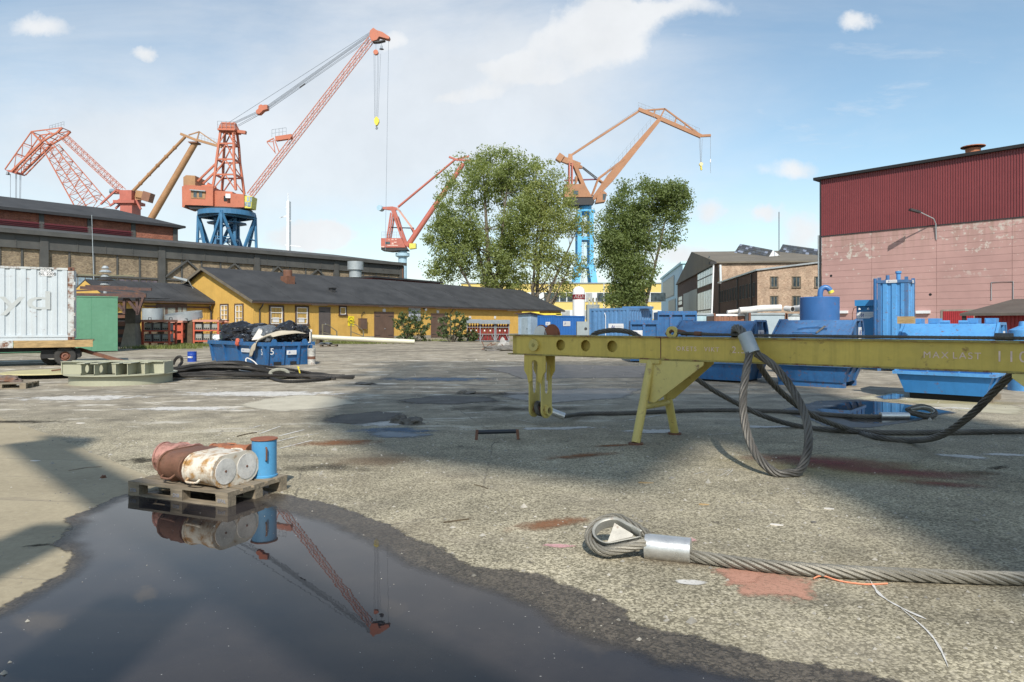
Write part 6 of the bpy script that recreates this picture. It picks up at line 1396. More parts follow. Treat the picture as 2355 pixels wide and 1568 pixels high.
# loose grit and scraps too many to count
rnd = random.Random(5); vs = []; fs = []
for _ in range(2600):
    if rnd.random() < .55: Y = rnd.uniform(3.2, 11); X = rnd.uniform(-.8, .8) * Y
    else: Y = rnd.uniform(9, 36); X = rnd.uniform(-.72, .75) * Y
    s = rnd.uniform(.004, .012) * (1 + Y / 12) * (2.2 if rnd.random() < .04 else 1); i = len(vs)
    for k in range(4): a = 1.57 * k + rnd.uniform(-.4, .4); vs.append((X + s * math.cos(a) * rnd.uniform(.7, 1.3), Y + s * math.sin(a), .001))
    vs.append((X, Y, s * rnd.uniform(.5, 1.1))); fs += [(i + k, i + (k + 1) % 4, i + 4) for k in range(4)]
me = bpy.data.meshes.new('gravel'); me.from_pydata(vs, [], fs); o = bpy.data.objects.new('gravel', me); C.objects.link(o); me.materials.append(pm('loose_grit', (.30, .28, .24), .9, var=.7, vs=1.3)); o['kind'] = 'stuff'; o['label'] = 'loose grit and chips scattered over the yard'
scrap = []
for k, (px, py, w, d, rz, mt, lab) in enumerate(((85, 1060, .1, .035, 5, 'sign_white', 'white paper scrap on the shaded slab'), (185, 973, .09, .05, 20, 'sign_white', 'crumpled white scrap on the tarmac left of the pallet'), (1905, 1170, .07, .03, 0, 'board', 'pale chip of wood in the foreground'), (1485, 1110, .12, .03, 4, 'deck_wood', 'flat pale splinter near the trestle shadow'),
        (1618, 1160, .07, .025, 0, 'deck_wood', 'small brown wood chip in the sunny foreground'), (1785, 1207, .08, .03, -8, 'sign_white', 'white flake near the sling shadow'), (1870, 1201, .04, .03, 30, 'rubble', 'dark pebble on the sunny ground'), (1350, 1212, .05, .02, 10, 'sign_white', 'white flake beside the rusty streak'), (1800, 1094, .03, .02, 0, 'black', 'black chip under the sling loop'))):
    o = MB().prism([(-w * .7, -d * .4), (-w * .1, -d * .7), (w * .6, -d * .5), (w * .75, d * .3), (w * .1, d * .6), (-w * .5, d * .5)], (0, 0, 0), (1, 0, 0), (0, 1, 0), .006).build('scrap', M[mt] if mt != 'sign_white' else M['board']); o.location = G(px, py); o.rotation_euler = (R(3), R(4), R(rz)); tag(o, lab, 'scrap')
for k, (pts, r, lab) in enumerate(((((158, 1083), (200, 1076), (234, 1074)), .006, 'thin pale stick on the shaded slab'), (((545, 1004), (570, 998), (590, 995)), .008, 'short dark stick behind the pallet'), (((1090, 1115), (1105, 1118), (1122, 1124)), .005, 'thin rusty wire in the sunny foreground'), (((1020, 1202), (1050, 1198), (1078, 1194)), .006, 'thin dark rod near the puddle edge'))):
    tag(MB().tube([GR(*q, r) for q in pts], r, 5).build('stick', M['dark_wood'] if k else M['pallet_wood']), lab, 'stick')
# ------------------------------------------------------------------ blue skips and tanks on the right
def logo(parent, mx, w, h, torn=False):
    """white label with a blue zig-zag emblem and lines of small print; x along, z up, front is -y"""
    if torn: s_ = MB().prism([(-w / 2, -h / 2), (w * .12, -h / 2), (w * .2, -h * .38), (w * .3, -h * .3), (w * .36, -h * .15), (w * .5, 0), (w * .48, h * .35), (w * .35, h / 2), (-w / 2, h / 2)], (0, 0, 0), (1, 0, 0), (0, 0, 1), .004)
    else: s_ = MB().bb(-w / 2, w / 2, -.004, 0, -h / 2, h / 2)
    o = s_.build('label_plate', M['sign_white'], parent, mx=mx)
    z = MB(); k = h * .62; x0 = -w * .38
    for a, b in (((0, -.5), (.62, .5)), ((.62, .5), (.5, -.5)), ((.5, -.5), (.98, .4)), ((.98, .4), (.92, -.5))): z.bar((x0 + a[0] * k, -.006, a[1] * k), (x0 + b[0] * k, -.006, b[1] * k), .003, h * .07, up=(0, 0, 1)) if False else z.prism([(x0 + a[0] * k - h * .035, a[1] * k), (x0 + a[0] * k + h * .035, a[1] * k), (x0 + b[0] * k + h * .035, b[1] * k), (x0 + b[0] * k - h * .035, b[1] * k)], (0, -.005, 0), (1, 0, 0), (0, 0, 1), .002)
    z.build('emblem', M['ink_blue'], o)
    for i, zz_ in enumerate((.18, -.05, -.28)):
        if w > h * 1.3 or True:
            q = MB(); x = x0 + k * 1.2
            while x < w * .44: q.bb(x, x + h * .055, -.006, -.004, zz_ * h - h * .04, zz_ * h + h * .04); x += h * .085
            q.build('small_print', M['ink_grey'], o, kind='stuff')
    return o
def covered_skip(label, P, rz, L, Wd, H, mat, rim=.56, base=.14, skids=True, group=None, door=False, mat2=None):
    """front along local x at y=0; tapered hull, rim, sloping hood with framed ends"""
    t_ = thing('covered_skip', label, 'skip', P, rz)
    m2 = mat2 or mat; a = .16
    MB().add([(a, .12, base), (L - a, .12, base), (L - a, Wd - .12, base), (a, Wd - .12, base), (0, 0, rim), (L, 0, rim), (L, Wd, rim), (0, Wd, rim)], [(0, 1, 2, 3), (0, 1, 5, 4), (1, 2, 6, 5), (2, 3, 7, 6), (3, 0, 4, 7)]).build('hull', m2, t_)
    MB().bb(-.05, L + .05, -.05, Wd + .05, rim - .07, rim).build('rim', mat, t_)
    if skids:
        for y in (.16, Wd - .34): MB().bb(a - .02, L - a + .02, y, y + .18, 0, base).build('skid', m2, t_)
    else: MB().bb(a + .05, L - a - .05, .3, Wd - .3, 0, base).build('base_block', M['black'], t_)
    ys, zk = .05, H - .46
    prof = [(ys, rim), (ys, zk), (.72, H), (Wd - .2, H), (Wd - .05, H - .3), (Wd - .05, rim)]
    hood = MB()
    for x0, x1 in ((.03, L - .03),):
        n = len(prof); vs = [(x, y, z) for x in (x0, x1) for y, z in prof]
        hood.add(vs, [(i, i + 1, n + i + 1, n + i) for i in range(n - 1)])
        for x in (x0 + .05, x1 - .05): hood.add([(x, y, z) for y, z in prof], [tuple(range(n))])
    h_ = hood.build('hood', mat, t_)
    for x in (0.0, L):     # end frames: proud angle-iron along the profile and two ribs
        fr = MB()
        for p0, p1 in zip(prof, prof[1:]): fr.bar((x, p0[0], p0[1]), (x, p1[0], p1[1]), .06, .05, up=(1, 0, 0))
        for f in (.42, .72):
            y = ys + (Wd - .1) * f; fr.bar((x, y, rim), (x, y, H - .02 if .72 < y < Wd - .2 else zk + .46 * (y - ys) / (.72 - ys)), .05, .05)
        fr.build('end_frame', mat, t_)
    MB().bb(.0, L, Wd / 2 - .1, Wd / 2 + .1, rim - .42, rim - .02).build('cross_rib', m2, t_) if False else None
    for x in (L,):
        for f in (.3, .7): y = Wd * f; MB().bar((x - .02, y, rim - .06), (x - a + .02, y - .0, base + .02), .14, .06).build('hull_rib', m2, t_)
    t_['H'] = H; return t_
SR = R(-40.5); sd = Vector((math.cos(SR), math.sin(SR), 0)); sn = Vector((-sd.y, sd.x, 0))
f = G(1937, 893); S2 = covered_skip('slate blue covered skip with barred hatch, middle of three behind the beam', f - sd * 1.78 - sn * .12, SR, 1.95, 1.5, 1.76, M['skip_mid'], rim=.62, mat2=M['skip_blue'])
lg = MB(); lg.bar((.52, .12, 1.42), (1.12, .12, 1.42), .03, .03).build('hatch_bar', M['skip_blue'], S2); MB().tube([(.6, .3, 1.52), (.8, .36, 1.56), (1.1, .38, 1.575), (1.35, .32, 1.53)], .014, 5).build('hatch_arc', M['skip_blue'], S2); MB().bar((1.28, .38, 1.60), (1.12, .16, 1.42), .035).build('hatch_lever', M['rubble'], S2)
logo(S2, T(2.0, .9, 1.42, R(90)), .3, .3)
f = G(1706, 881); S1 = covered_skip('dull blue covered skip, left of three behind the beam', f - sd * 2.15 - sn * .12, SR, 2.3, 1.7, 1.74, M['skip_mid'], rim=.6, skids=False, base=.06, mat2=M['skip_blue'])
logo(S1, T(2.35, 1.0, 1.35, R(90)), .42, .26)
f = G(2262, 927); S3 = covered_skip('bright light blue covered skip beside the small puddle, right of three', f - sd * 1.62 - sn * .1, R(-43), 1.8, 1.75, 1.66, M['skip_light'], rim=.62, skids=False, base=.14, mat2=pm('skip_strong_blue', (.03, .19, .47), .42, var=.12, vs=1.2, rust=.08, rs=6, streak=.2))
MB().bb(0, 1.8, .0, .07, 1.2, 1.25).build('door_hinge_bar', M['skip_light'], S3, mx=Matrix.Translation((0, .06, .13)))
for x0, x1 in ((.08, .62), (.66, 1.2), (1.24, 1.75)):
    MB().bb(x0, x1, .02, .05, .66, 1.18).build('door_flap', M['skip_light'], S3)
for x in (.2, .55, 1.3, 1.62):
    MB().bb(x - .1, x + .1, .9, 1.3, 1.66, 1.78).bb(x - .08, x + .08, .89, .90, 1.675, 1.765).build('fork_pocket', M['skip_light'], S3)
for x in (.8, 1.15): MB().cyl((x - .09, .8, 1.69), (x + .09, .8, 1.69), .045, n=10).build('hinge', M['skip_light'], S3)
logo(S3, T(1.85, 1.0, 1.35, R(90)), .26, .3)
for y in (.3, 1.2): MB().bb(1.55, 1.75, y, y + .2, 0, .13).build('timber_chock', M['pallet_wood'], S3)
tb = MB().bb(-.16, .16, -.1, .1, 0, .16).build('timber_block', M['deck_wood']); tb.location = S3.location + Vector((1.0 * math.cos(R(-43)) - .8 * math.sin(R(-43)) * -1, 1.0 * math.sin(R(-43)) + .8 * math.cos(R(-43)), 1.66)); tb.rotation_euler = (0, 0, R(-40)); tag(tb, 'pale timber block lying on the light blue skip', 'block')
# tall corrugated tank, filter cabinet, round tank with elbow
def corner(px, Y): return Vector(((px - CX) * Y / FX, Y, 0))
YT = 23.5; tp = corner(2083.6, YT); TH = W(0, 641, YT).z
tk = thing('tall_tank', 'tall ribbed bright blue tank standing behind the light blue skip', 'tank', tp - sd * .84, SR)
MB().bb(.03, .81, .03, 1.12, .15, TH - .04).build('shell', M['skip_light'], tk)
for o_, u_, n_, L in (((0, 0, 0), (1, 0, 0), (0, -1, 0), .84), ((.84, 0, 0), (0, 1, 0), (1, 0, 0), 1.15)): MB().corr(o_, u_, n_, L, .75, TH - .1, .28, .045).build('ribbed_side', M['skip_light'], tk)
for x, y in ((0, 0), (.84, 0), (.84, 1.15), (0, 1.15)): MB().bb(x - .05, x + .05, y - .05, y + .05, 0, TH + .08).build('corner_post', M['skip_mid'], tk)
MB().bb(-.06, .9, -.07, 1.2, TH - .12, TH - .02).build('top_rim', M['skip_mid'], tk); MB().bb(-.06, .9, -.07, 1.2, .6, .75).build('base_rim', M['skip_mid'], tk)
MB().cyl((-.12, -.06, .5), (-.12, -.06, TH + .05), .055, n=10).build('riser_pipe', M['skip_blue'], tk)
MB().lathe([(0, .34), (.1, .34), (.1, .27), (.07, .25), (.07, 0)], (.5, .5, TH - .03), 14).build('cap', M['skip_light'], tk); MB().lathe([(0, .2), (.06, .2), (.06, 0)], (.2, .3, TH - .03), 10).build('valve', M['skip_mid'], tk)
logo(tk, T(.4, -.075, TH - .07), .34, .1); logo(tk, T(.95, .5, TH - .07, R(90)), .3, .1)
YF = 25.5; fa = corner(1968, YF); FH = W(0, 690, YF).z
fc = thing('filter_cabinet', 'deep blue cabinet with three lamps and torn white label beside the tall tank', 'cabinet', fa, SR)
fw_ = .82
MB().bb(0, fw_, .05, 1.0, 0, FH).bb(-.02, fw_ + .02, -.12, .05, FH - .22, FH).build('body', pm('cabinet_blue', (.03, .20, .44), .45, var=.1), fc)
for x in (.12, .42, .72): MB().lathe([(0, .08), (.035, .06), (.045, 0)], (x, -.03, FH - .36), 10).build('lamp', M['tank_white'], fc)
logo(fc, T(.36, .045, FH - .56), .68, .24, True)
for z in (.5, 1.15, FH - .75): MB().bb(.62, .8, .02, .05, z, z + .05).build('hinge', M['rust'], fc)
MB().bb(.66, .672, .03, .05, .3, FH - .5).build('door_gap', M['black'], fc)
MB().tube([(-.12, 0, 1.2), (-.13, 0, FH - .5), (-.08, 0, FH - .3), (0, 0, FH - .28)], .012, 5).build('hose', M['rust'], fc)
YC = 21.5; rc = corner(1884, YC); RH = W(0, 683, YC).z; rr = 42 * YC / FX
rt = thing('round_tank', 'round blue tank with a bent pipe on top behind the middle skip', 'tank', rc)
MB().lathe([(0, RH), (rr - .02, RH), (rr, RH - .02), (rr, 0)], n=36).build('shell', pm('tank_blue', (.032, .12, .32), .5, var=.12, rust=.08), rt, smooth=True)
MB().tube(catmull([(.02, 0, RH - .02), (.02, 0, RH + .12), (.06, 0, RH + .25), (.16, -.02, RH + .31), (.26, -.05, RH + .27), (.32, -.07, RH + .18)], .04), .082, 12).build('elbow_pipe', pm('elbow_blue', (.05, .16, .38), .4, var=.15), rt, smooth=True); MB().cyl((.31, -.065, RH + .20), (.345, -.08, RH + .12), .087, n=14).build('pipe_mouth', M['hook_yellow'], rt)
MB().bb(-.5, -.42, -rr + .02, -rr + .1, 1.4, 1.95).build('lug', M['skip_mid'], rt) if False else None
ye = corner(2352, 17.); re = thing('round_tank', 'small blue round tank cut off by the right edge', 'tank', ye)
MB().lathe([(0, 1.72), (.08, 1.72), (.1, 1.6), (.3, 1.5), (.32, 1.2), (.32, 0)], n=26).build('shell', M['skip_light'], re, smooth=True)
# ------------------------------------------------------------------ blue containers in the middle distance
def container(name, label, corner_px, Y, fl, sl, top, mat, rz=SR, posts=None, pitch=.28, cat='container', base_z=0., doors=False):
    """nearest corner at (corner_px, Y); front runs left from it along -x, side runs back along y"""
    c = corner(corner_px, Y); t_ = thing(name, label, cat, c + Vector((0, 0, base_z)), rz); H = W(0, top, Y).z - base_z; pmx = posts or mat
    MB().bb(-fl + .05, -.05, .05, sl - .05, .1, H - .03).build('shell', mat, t_)
    MB().corr((-fl + .1, .0, 0), (1, 0, 0), (0, -1, 0), fl - .2, .18, H - .12, pitch, .04).build('ribbed_front', mat, t_); MB().corr((0, .1, 0), (0, 1, 0), (1, 0, 0), sl - .2, .18, H - .12, pitch, .04).build('ribbed_side', mat, t_)
    for x, y in ((0, 0), (-fl, 0), (0, sl), (-fl, sl)): MB().bb(x - .07, x + .07, y - .07, y + .07, 0, H).build('corner_post', pmx, t_)
    for z in (.08, H - .07):
        MB().bb(-fl, 0, -.05, .05, z - .07, z + .07).build('rail', pmx, t_); MB().bb(-.05, .05, 0, sl, z - .07, z + .07).build('rail', pmx, t_)
    return t_
c1 = container('site_container', 'tall pale blue ribbed container with hanging white lead behind the beam', 1443.6, 38.5, 2.5, 2.6, 707.5, M['box_blue'])
logo(c1, T(-.75, -.06, 1.45), 1.0, .45); MB().cyl((0, 2.6, 2.5), (0, 2.6, 2.75), .06, .02, 8).build('corner_cap', M['tank_white'], c1); MB().bb(-1.1, .4, 1.2, 2.2, 2.55, 2.68).build('roof_hatch', M['box_blue'], c1)
MB().tube([(-1.5, -.08, 2.3), (-1.42, -.1, 2.1), (-1.42, -.1, .95)], .02, 5).build('hanging_lead', M['tank_white'], c1); MB().bb(-1.5, -1.35, -.12, -.05, .6, .95).build('lead_box', M['tank_white'], c1)
c4 = container('site_container', 'deep blue ribbed container beside the grey-blue shed', 1273, 70., 2.0, 5.5, 725, pm('deep_container_blue', (.02, .12, .38), .45, var=.1, vs=.5), rz=R(-40))
logo(c4, T(-.7, -.06, 1.7), .6, .35); logo(c4, T(.06, 2.2, 1.7, R(90)), 1.3, .5)
def low_skip(label, px0, px1, Y, top, mat, n=3, dep=1.5, lab=False):
    a = corner(px0, Y); b = corner(px1, Y); L = (b - a).length; H = W(0, top, Y).z
    t_ = thing('open_skip', label, 'skip', a, R(-6)); MB().bb(.03, L - .03, .06, dep, .1, H - .04).build('body', mat, t_)
    for z in (.15, H - .1): MB().bb(0, L, -.04, .06, z - .08, z + .1).build('rail', mat, t_)
    for i in range(n + 1): x = L * i / n; MB().bb(max(0, x - .06), min(L, x + .06), -.03, .06, .1, H - .1).build('rib', mat, t_)
    if lab: logo(t_, T(L * .3, -.0, H - .55), .5, .22)
    return t_
low_skip('small blue steel bin with twin doors left of the covered skips', 1449, 1511, 29.5, 736, M['skip_blue'], 2, 1.4, True)
low_skip('tall blue ribbed skip standing behind the left covered skip', 1512, 1600, 32., 715, M['skip_blue'], 3, 2.2)
# grey-blue shed
sh_c = corner(1220, 74.); gs = thing('grey_shed', 'weathered grey-blue shed with brown roof left of the deep blue container', 'shed', sh_c, R(-40)); sw, sdp, shh = 1.75, 1.9, 2.75
MB().bb(-sw, 0, 0, sdp, 0, shh).build('wall', M['shed_blue'], gs)
MB().bb(-1.25, -.4, -.05, 0, .1, 2.35).build('door', pm('shed_door_grey', (.24, .30, .34), .7, var=.2), gs); MB().bb(-.5, -.44, -.1, -.05, 1.1, 1.2).build('handle', M['dark'], gs)
MB().add([(-sw - .3, -.3, shh), (.25, -.3, shh + .1), (.25, sdp + .3, shh - .2), (-sw - .3, sdp + .3, shh - .1), (-sw - .3, -.3, shh + .1), (.25, -.3, shh + .2), (.25, sdp + .3, shh - .1), (-sw - .3, sdp + .3, shh)], [(0, 1, 2, 3), (4, 5, 6, 7), (0, 1, 5, 4), (1, 2, 6, 5), (2, 3, 7, 6), (3, 0, 4, 7)]).build('roof', M['rust_purple'], gs)
# AGA tank
ta = corner(1330.5, 98.); tr_ = 14.2 * 98 / FX; tH = W(0, 658, 98).z
at = thing('gas_tank', 'white upright gas tank with dark red AGA band', 'tank', ta)
MB().lathe([(0, tH), (tr_ * .55, tH - .12), (tr_ * .9, tH - .45), (tr_, tH - .9), (tr_, 0)], n=36).build('shell', M['tank_white'], at, smooth=True)
zb1, zb0 = W(0, 677, 98).z, W(0, 688.5, 98).z
bd = MB().lathe([(tr_ + .01, zb0), (tr_ + .015, zb0), (tr_ + .015, zb1), (tr_ + .01, zb1)], n=48).build('band', M['aga_red'], at, smooth=True)
tt = text('AGA', .72, M['sign_white'], bd, T(0, -tr_ - .02, (zb0 + zb1) / 2), 'AGA_lettering')
tt.name = 'tank_lettering'
for v in tt.data.vertices: v.co.z = -(tr_ + .0) + math.sqrt(max(.01, (tr_ + .03) ** 2 - v.co.x ** 2)) 
# yellow frame and vents by the tank
yf = thing('lifting_frame_stand', 'yellow steel lifting frame lying above the deep blue container', 'frame', W(1200, 728, 84)); yf.location.z = 0
zt_ = W(0, 722, 84).z
MB().bb(.3, 4.8, 0, .2, zt_ - .1, zt_ + .1).build('beam', M['hook_yellow'], yf); MB().bb(0, 2.2, 1.2, 1.4, zt_ - .05, zt_ + .3).build('beam', M['hook_yellow'], yf); MB().bb(4.2, 4.9, 0, 1.4, zt_ - .3, zt_ + .05).build('cross_piece', M['hook_yellow'], yf)
for x in (.5, 4.6): MB().bb(x, x + .15, .05, .2, 0, zt_).build('post', M['rack_red'], yf)
vb = thing('vent_box', 'beige box with three vent pipes beside the white gas tank', 'box', corner(1364, 110)); vz = W(0, 700, 110).z
MB().bb(-1, 1, 0, 1.5, 0, vz).build('box', M['grey_sheet'], vb)
for x in (-.6, 0, .6): MB().cyl((x, .5, vz), (x, .5, vz + 1.1), .16, n=8).build('vent_pipe', M['pipe_beige'], vb)
gb = thing('grey_cabinet', 'small grey cabinet between the two blue containers', 'cabinet', corner(1331, 66)); gz = W(0, 739, 66).z
MB().bb(-.2, .9, 0, .8, 0, gz).build('body', M['grey_sheet'], gb); MB().cyl((.65, -.03, gz - .7), (.65, 0, gz - .7), .14, n=12).build('dial', M['dark'], gb)
# far row of containers under the brick buildings
def flatbox(name, label, px0, px1, Y, top, mat, ribs=0, cat='container'):
    a = corner(px0, Y); b = corner(px1, Y); L = (b - a).length; H = W(0, top, Y).z; t_ = thing(name, label, cat, a)
    MB().bb(0, L, 0, 2.4, .1, H - .05).build('shell', mat, t_)
    if ribs: MB().corr((.08, -.01, 0), (1, 0, 0), (0, -1, 0), L - .16, .2, H - .15, ribs, .05).build('ribbed_front', mat, t_)
    MB().bb(-.04, L + .04, -.08, 2.45, H - .14, H).build('roof_rail', M['tank_white'] if ribs else M['galv'], t_)
    for x in (0, L): MB().bb(x - .07, x + .07, -.09, .05, 0, H).build('corner_post', M['rust'], t_)
    return t_
flatbox('site_container', 'pale blue-grey container right of the tall blue skip', 1598, 1641, 52, 720, pm('pale_blue_container', (.36, .50, .55), .5))
flatbox('site_container', 'brown ribbed container with white roof edge', 1643, 1722, 50, 722, M['brown_box'], .42)
flatbox('site_container', 'rust-streaked grey-blue container carrying white pipes', 1723, 1806, 49, 719, M['grey_box'])
flatbox('site_container', 'pale grey container right of the rust-streaked one', 1808, 1850, 49, 721, pm('pale_grey_container', (.46, .50, .52), .5))
zt_ = W(0, 719, 49).z
for pts, r, lab in ((((1672, 718, 50), (1702, 714.5, 50), (1722, 715, 49.5)), .14, 'thin end of the white duct lying on the brown container'), (((1700, 713.8, 49.6), (1726, 712, 49.6), (1750, 709, 49.6), (1795, 707.5, 49.6)), .24, 'fat white duct lying on the grey-blue container'), (((1806, 709, 49.3), (1822, 710.5, 48.6)), .2, 'short pale pipe end pointing at the viewer'), (((1826, 709.5, 50.2), (1846, 708.5, 48.6)), .22, 'second pale pipe end right of the short one'), (((1838, 706.5, 50.4), (1856, 706, 49)), .19, 'yellowish pipe end behind the others')):
    P = [W(*q) for q in pts]; mb = MB(); mb.tube(catmull(P, .3), r, 12); o = mb.build('duct_pipe', M['pipe_white'], smooth=True); tag(o, lab, 'pipe')
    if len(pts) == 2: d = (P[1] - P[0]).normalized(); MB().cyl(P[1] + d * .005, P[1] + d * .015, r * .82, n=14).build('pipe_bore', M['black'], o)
lp = thing('lamp_pole', 'thin white leaning pole in front of the brick buildings', 'pole', corner(1634, 60)); pz = W(0, 607, 60)
MB().cyl((0, 0, 0), (W(1640.5, 0, 60).x - lp.location.x, 0, pz.z), .07, n=8).build('pole', M['tank_white'], lp)
MB().bb(W(1640.5, 0, 60).x - lp.location.x - .35, W(1640.5, 0, 60).x - lp.location.x + .2, -.2, .2, pz.z, pz.z + .2).build('lamp_head', M['dark'], lp)
# ------------------------------------------------------------------ left side: trailer, container, green box, canopy
tr = thing('trailer', 'flat timber-decked trailer carrying the white container', 'trailer', (0, 0, 0))
YA = 27.6; tilt = 1.2
drr = W(213.5, 789, YA); dl = drr - Vector((math.cos(R(30)), math.sin(R(30)), 0)) * 12      # deck from beyond the left edge to its right end
dirx = Vector((drr.x - dl.x, drr.y - dl.y, 0)).normalized(); ta_ = math.atan2(dirx.y, dirx.x)
tr.location = (drr.x, drr.y, 0); tr.rotation_euler = (0, 0, ta_)
zd1, zd0 = W(0, 781.5, YA).z, W(0, 797, YA).z
for k in range(9): MB().bb(-1.2 * (k + 1) + .01, -1.2 * k - .01, .0, 2.5, zd1 - .06, zd1).build('deck_plank', M['deck_wood'], tr)
for k, (x0, x1, mt) in enumerate(((-2.6, 0, 'deck_wood'), (-6.2, -2.62, 'rusty_white'), (-11, -6.22, 'deck_wood'))): MB().bb(x0, x1, -.06, .0, zd0, zd1).build('side_board', M[mt], tr)
MB().bb(-11, -.7, .5, 2.0, zd0 - .18, zd0).build('chassis', M['black'], tr)
wr = .375
for x, y0 in ((-.95, .1), (-.95, 1.95)):
    for yy in (y0, ):
        w_ = MB().lathe([(.18, -.11), (.3, -.13), (.36, -.11), (wr, -.05), (wr, .05), (.36, .11), (.3, .13), (.18, .11)], n=30).build('wheel', M['tyre'], tr, smooth=True, mx=T(x, y0 + .12, wr) @ Matrix.Rotation(R(90), 4, 'X'))
        MB().lathe([(0, .03), (.06, .03), (.07, .07), (.12, .06), (.15, .02), (.19, .06), (.19, -.06), (0, -.06)], n=20).build('hub', M['hub'], w_)
        tread = MB()
        for i in range(30): a = 6.2832 * i / 30; tread.box((wr * math.cos(a), wr * math.sin(a), 0), (.014, .03, .2), Matrix.Rotation(a, 3, 'Z'))
        tread.build('tread', M['tyre'], w_, kind='stuff')
w_ = MB().lathe([(.18, -.11), (.3, -.13), (.36, -.11), (wr, -.05), (wr, .05), (.36, .11), (.3, .13), (.18, .11)], n=30).build('wheel', M['tyre'], tr, smooth=True, mx=T(-1.45, .9, wr) @ Matrix.Rotation(R(90), 4, 'X'))
MB().bb(-1.75, -.45, .2, 1.9, wr - .08, zd0 - .1).build('bogie', M['black'], tr)
hb = W(300, 831, 27.2); loc_ = Matrix.Rotation(-ta_, 3, 'Z') @ (hb - Vector(tr.location)); MB().bar((-.5, .9, .62), (loc_.x, loc_.y, .07), .13, .12).build('drawbar', M['rust'], tr)
cn = thing('shipping_container', 'white corrugated shipping container on the trailer', 'container', tr.location, ta_)
xr = -.32 - 1.05; xr = (Matrix.Rotation(-ta_, 3, 'Z') @ (W(171, 700, YA) - Vector(tr.location))).x
cz0, cz1 = zd1 + .003, W(0, 617, YA).z
MB().bb(xr - 6.05, xr - .02, .05, 2.4, cz0 + .05, cz1 - .02).build('shell', M['container_white'], cn)
MB().corr((xr - 5.9, .06, 0), (1, 0, 0), (0, -1, 0), 5.72, cz0 + .2, cz1 - .1, .336, .05).build('corrugated_side', M['container_white'], cn)
MB().bb(xr - 6.05, xr, -.01, .1, cz0, cz0 + .1).bb(xr - 6.05, xr, -.01, .1, cz0 + .12, cz0 + .2).build('bottom_rail', M['container_white'], cn); MB().bb(xr - 6.05, xr, -.005, .1, cz1 - .1, cz1 - .02).build('top_rail', M['rusty_white'], cn)
MB().bb(xr - .2, xr, -.02, .12, cz0, cz1).build('corner_post', M['rusty_white'], cn)
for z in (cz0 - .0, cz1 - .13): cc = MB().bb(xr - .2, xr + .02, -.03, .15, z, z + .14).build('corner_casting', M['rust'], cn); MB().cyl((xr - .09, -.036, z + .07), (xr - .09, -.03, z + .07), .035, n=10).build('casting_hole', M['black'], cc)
MB().bb(xr - 3.3, xr - 2.9, -.02, .05, cz0 + .015, cz0 + .1).build('fork_pocket', M['black'], cn)
for k in range(4): MB().bb(xr, xr + .05, -.02, .02, cz0 + .35 + k * .62, cz0 + .47 + k * .62).build('hinge', M['rusty_white'], cn)
def cpx(px, py): v = Matrix.Rotation(-ta_, 3, 'Z') @ (W(px, py, YA - .05) - Vector(tr.location)); return v.x, v.z
for (a, b, c, d), tx, sz in (((97.5, 122, 617.8, 627.2), '316796', .16), ((99, 127.5, 628, 637.5), 'NL 2200', .16)):
    x0, z1 = cpx(a, c); x1, z0 = cpx(b, d); pl = MB().bb(x0, x1, .0, .008, z0, z1).build('number_plate', M['sign_white'], cn); text(tx, sz, M['ink'], pl, T((x0 + x1) / 2, -.004, (z0 + z1) / 2))
gx0, gz0 = cpx(75, 688)
gh = text('lloyd', 1.05, M['ghost'], cn, T(cpx(141, 690)[0] - 2.0, .007, cpx(141, 694)[1]), 'painted_out_lettering')
for v in gh.data.vertices: v.co.x *= 1.75
# green box behind
gY = 41.; ga = corner(270.5, gY); gH = W(0, 684, gY).z
gbx = thing('green_box', 'big plain green steel box behind the trailer', 'box', ga, R(31))
MB().bb(-14, 0, 0, 3, .05, gH).build('shell', M['green'], gbx); MB().bb(-14.02, .03, -.03, 3.03, gH, gH + .06).build('top_edge', M['green'], gbx)
for x in (-1.35, -2.65, -4.0): MB().bb(x, x + .012, -.008, 0, .1, gH).build('sheet_seam', pm('green_seam', (.06, .22, .12), .6), gbx)
for x in (-.4, -6, -13): MB().bb(x - .3, x + .3, .2, 2.8, 0, .05).build('sleeper', M['black'], gbx)
# rusty canopy on posts with concrete footing
kY = 45.; kb = corner(300, kY); kp = thing('steel_canopy', 'rusty open steel canopy behind the green box', 'canopy', kb, R(3))
def kx(px, py, Y=kY): v = W(px, py, Y) - kb; return v
e0, e1 = kx(110, 675), kx(335, 679)
MB().bar((e0.x, 0, e0.z - .1), (e1.x, 0, e1.z), .12, .26).build('edge_beam', M['rust_purple'], kp); MB().bar((e0.x, 4, e0.z + .6), (e1.x - 1.5, 4, e1.z + .6), .12, .2).build('edge_beam', M['rust_purple'], kp)
MB().add([(e0.x, -.3, e0.z - .25), (e1.x - .3, -.3, e1.z - .2), (e1.x - .3, 4.2, e1.z - .1), (e0.x, 4.2, e0.z - .1), (e0.x, -.3, e0.z - .2), (e1.x - .3, -.3, e1.z - .15), (e1.x - .3, 4.2, e1.z - .05), (e0.x, 4.2, e0.z - .05)], [(0, 1, 2, 3), (4, 5, 6, 7), (0, 1, 5, 4), (1, 2, 6, 5), (2, 3, 7, 6), (3, 0, 4, 7)]).build('roof_sheet', M['dark'], kp)
for a, b in (((170, 669), (225, 666)), ((225, 666), (333, 676)), ((200, 657), (290, 660)), ((290, 660), (333, 676))): MB().bar(kx(*a), kx(*b), .1).build('top_rail', M['rust_purple'], kp)
for a, b in (((315, 680), (316, 724)), ((287, 682), (286, 722)), ((290, 682), (314, 714)), ((330, 680), (316, 722)), ((273, 700), (286, 714))): MB().bar(kx(*a), kx(*b), .16).build('strut', M['rust_purple'], kp)
for px in (150, 215): v = kx(px, 700); MB().bb(v.x - .1, v.x + .1, 2, 2.2, 0, e0.z).build('post', M['rust_purple'], kp)
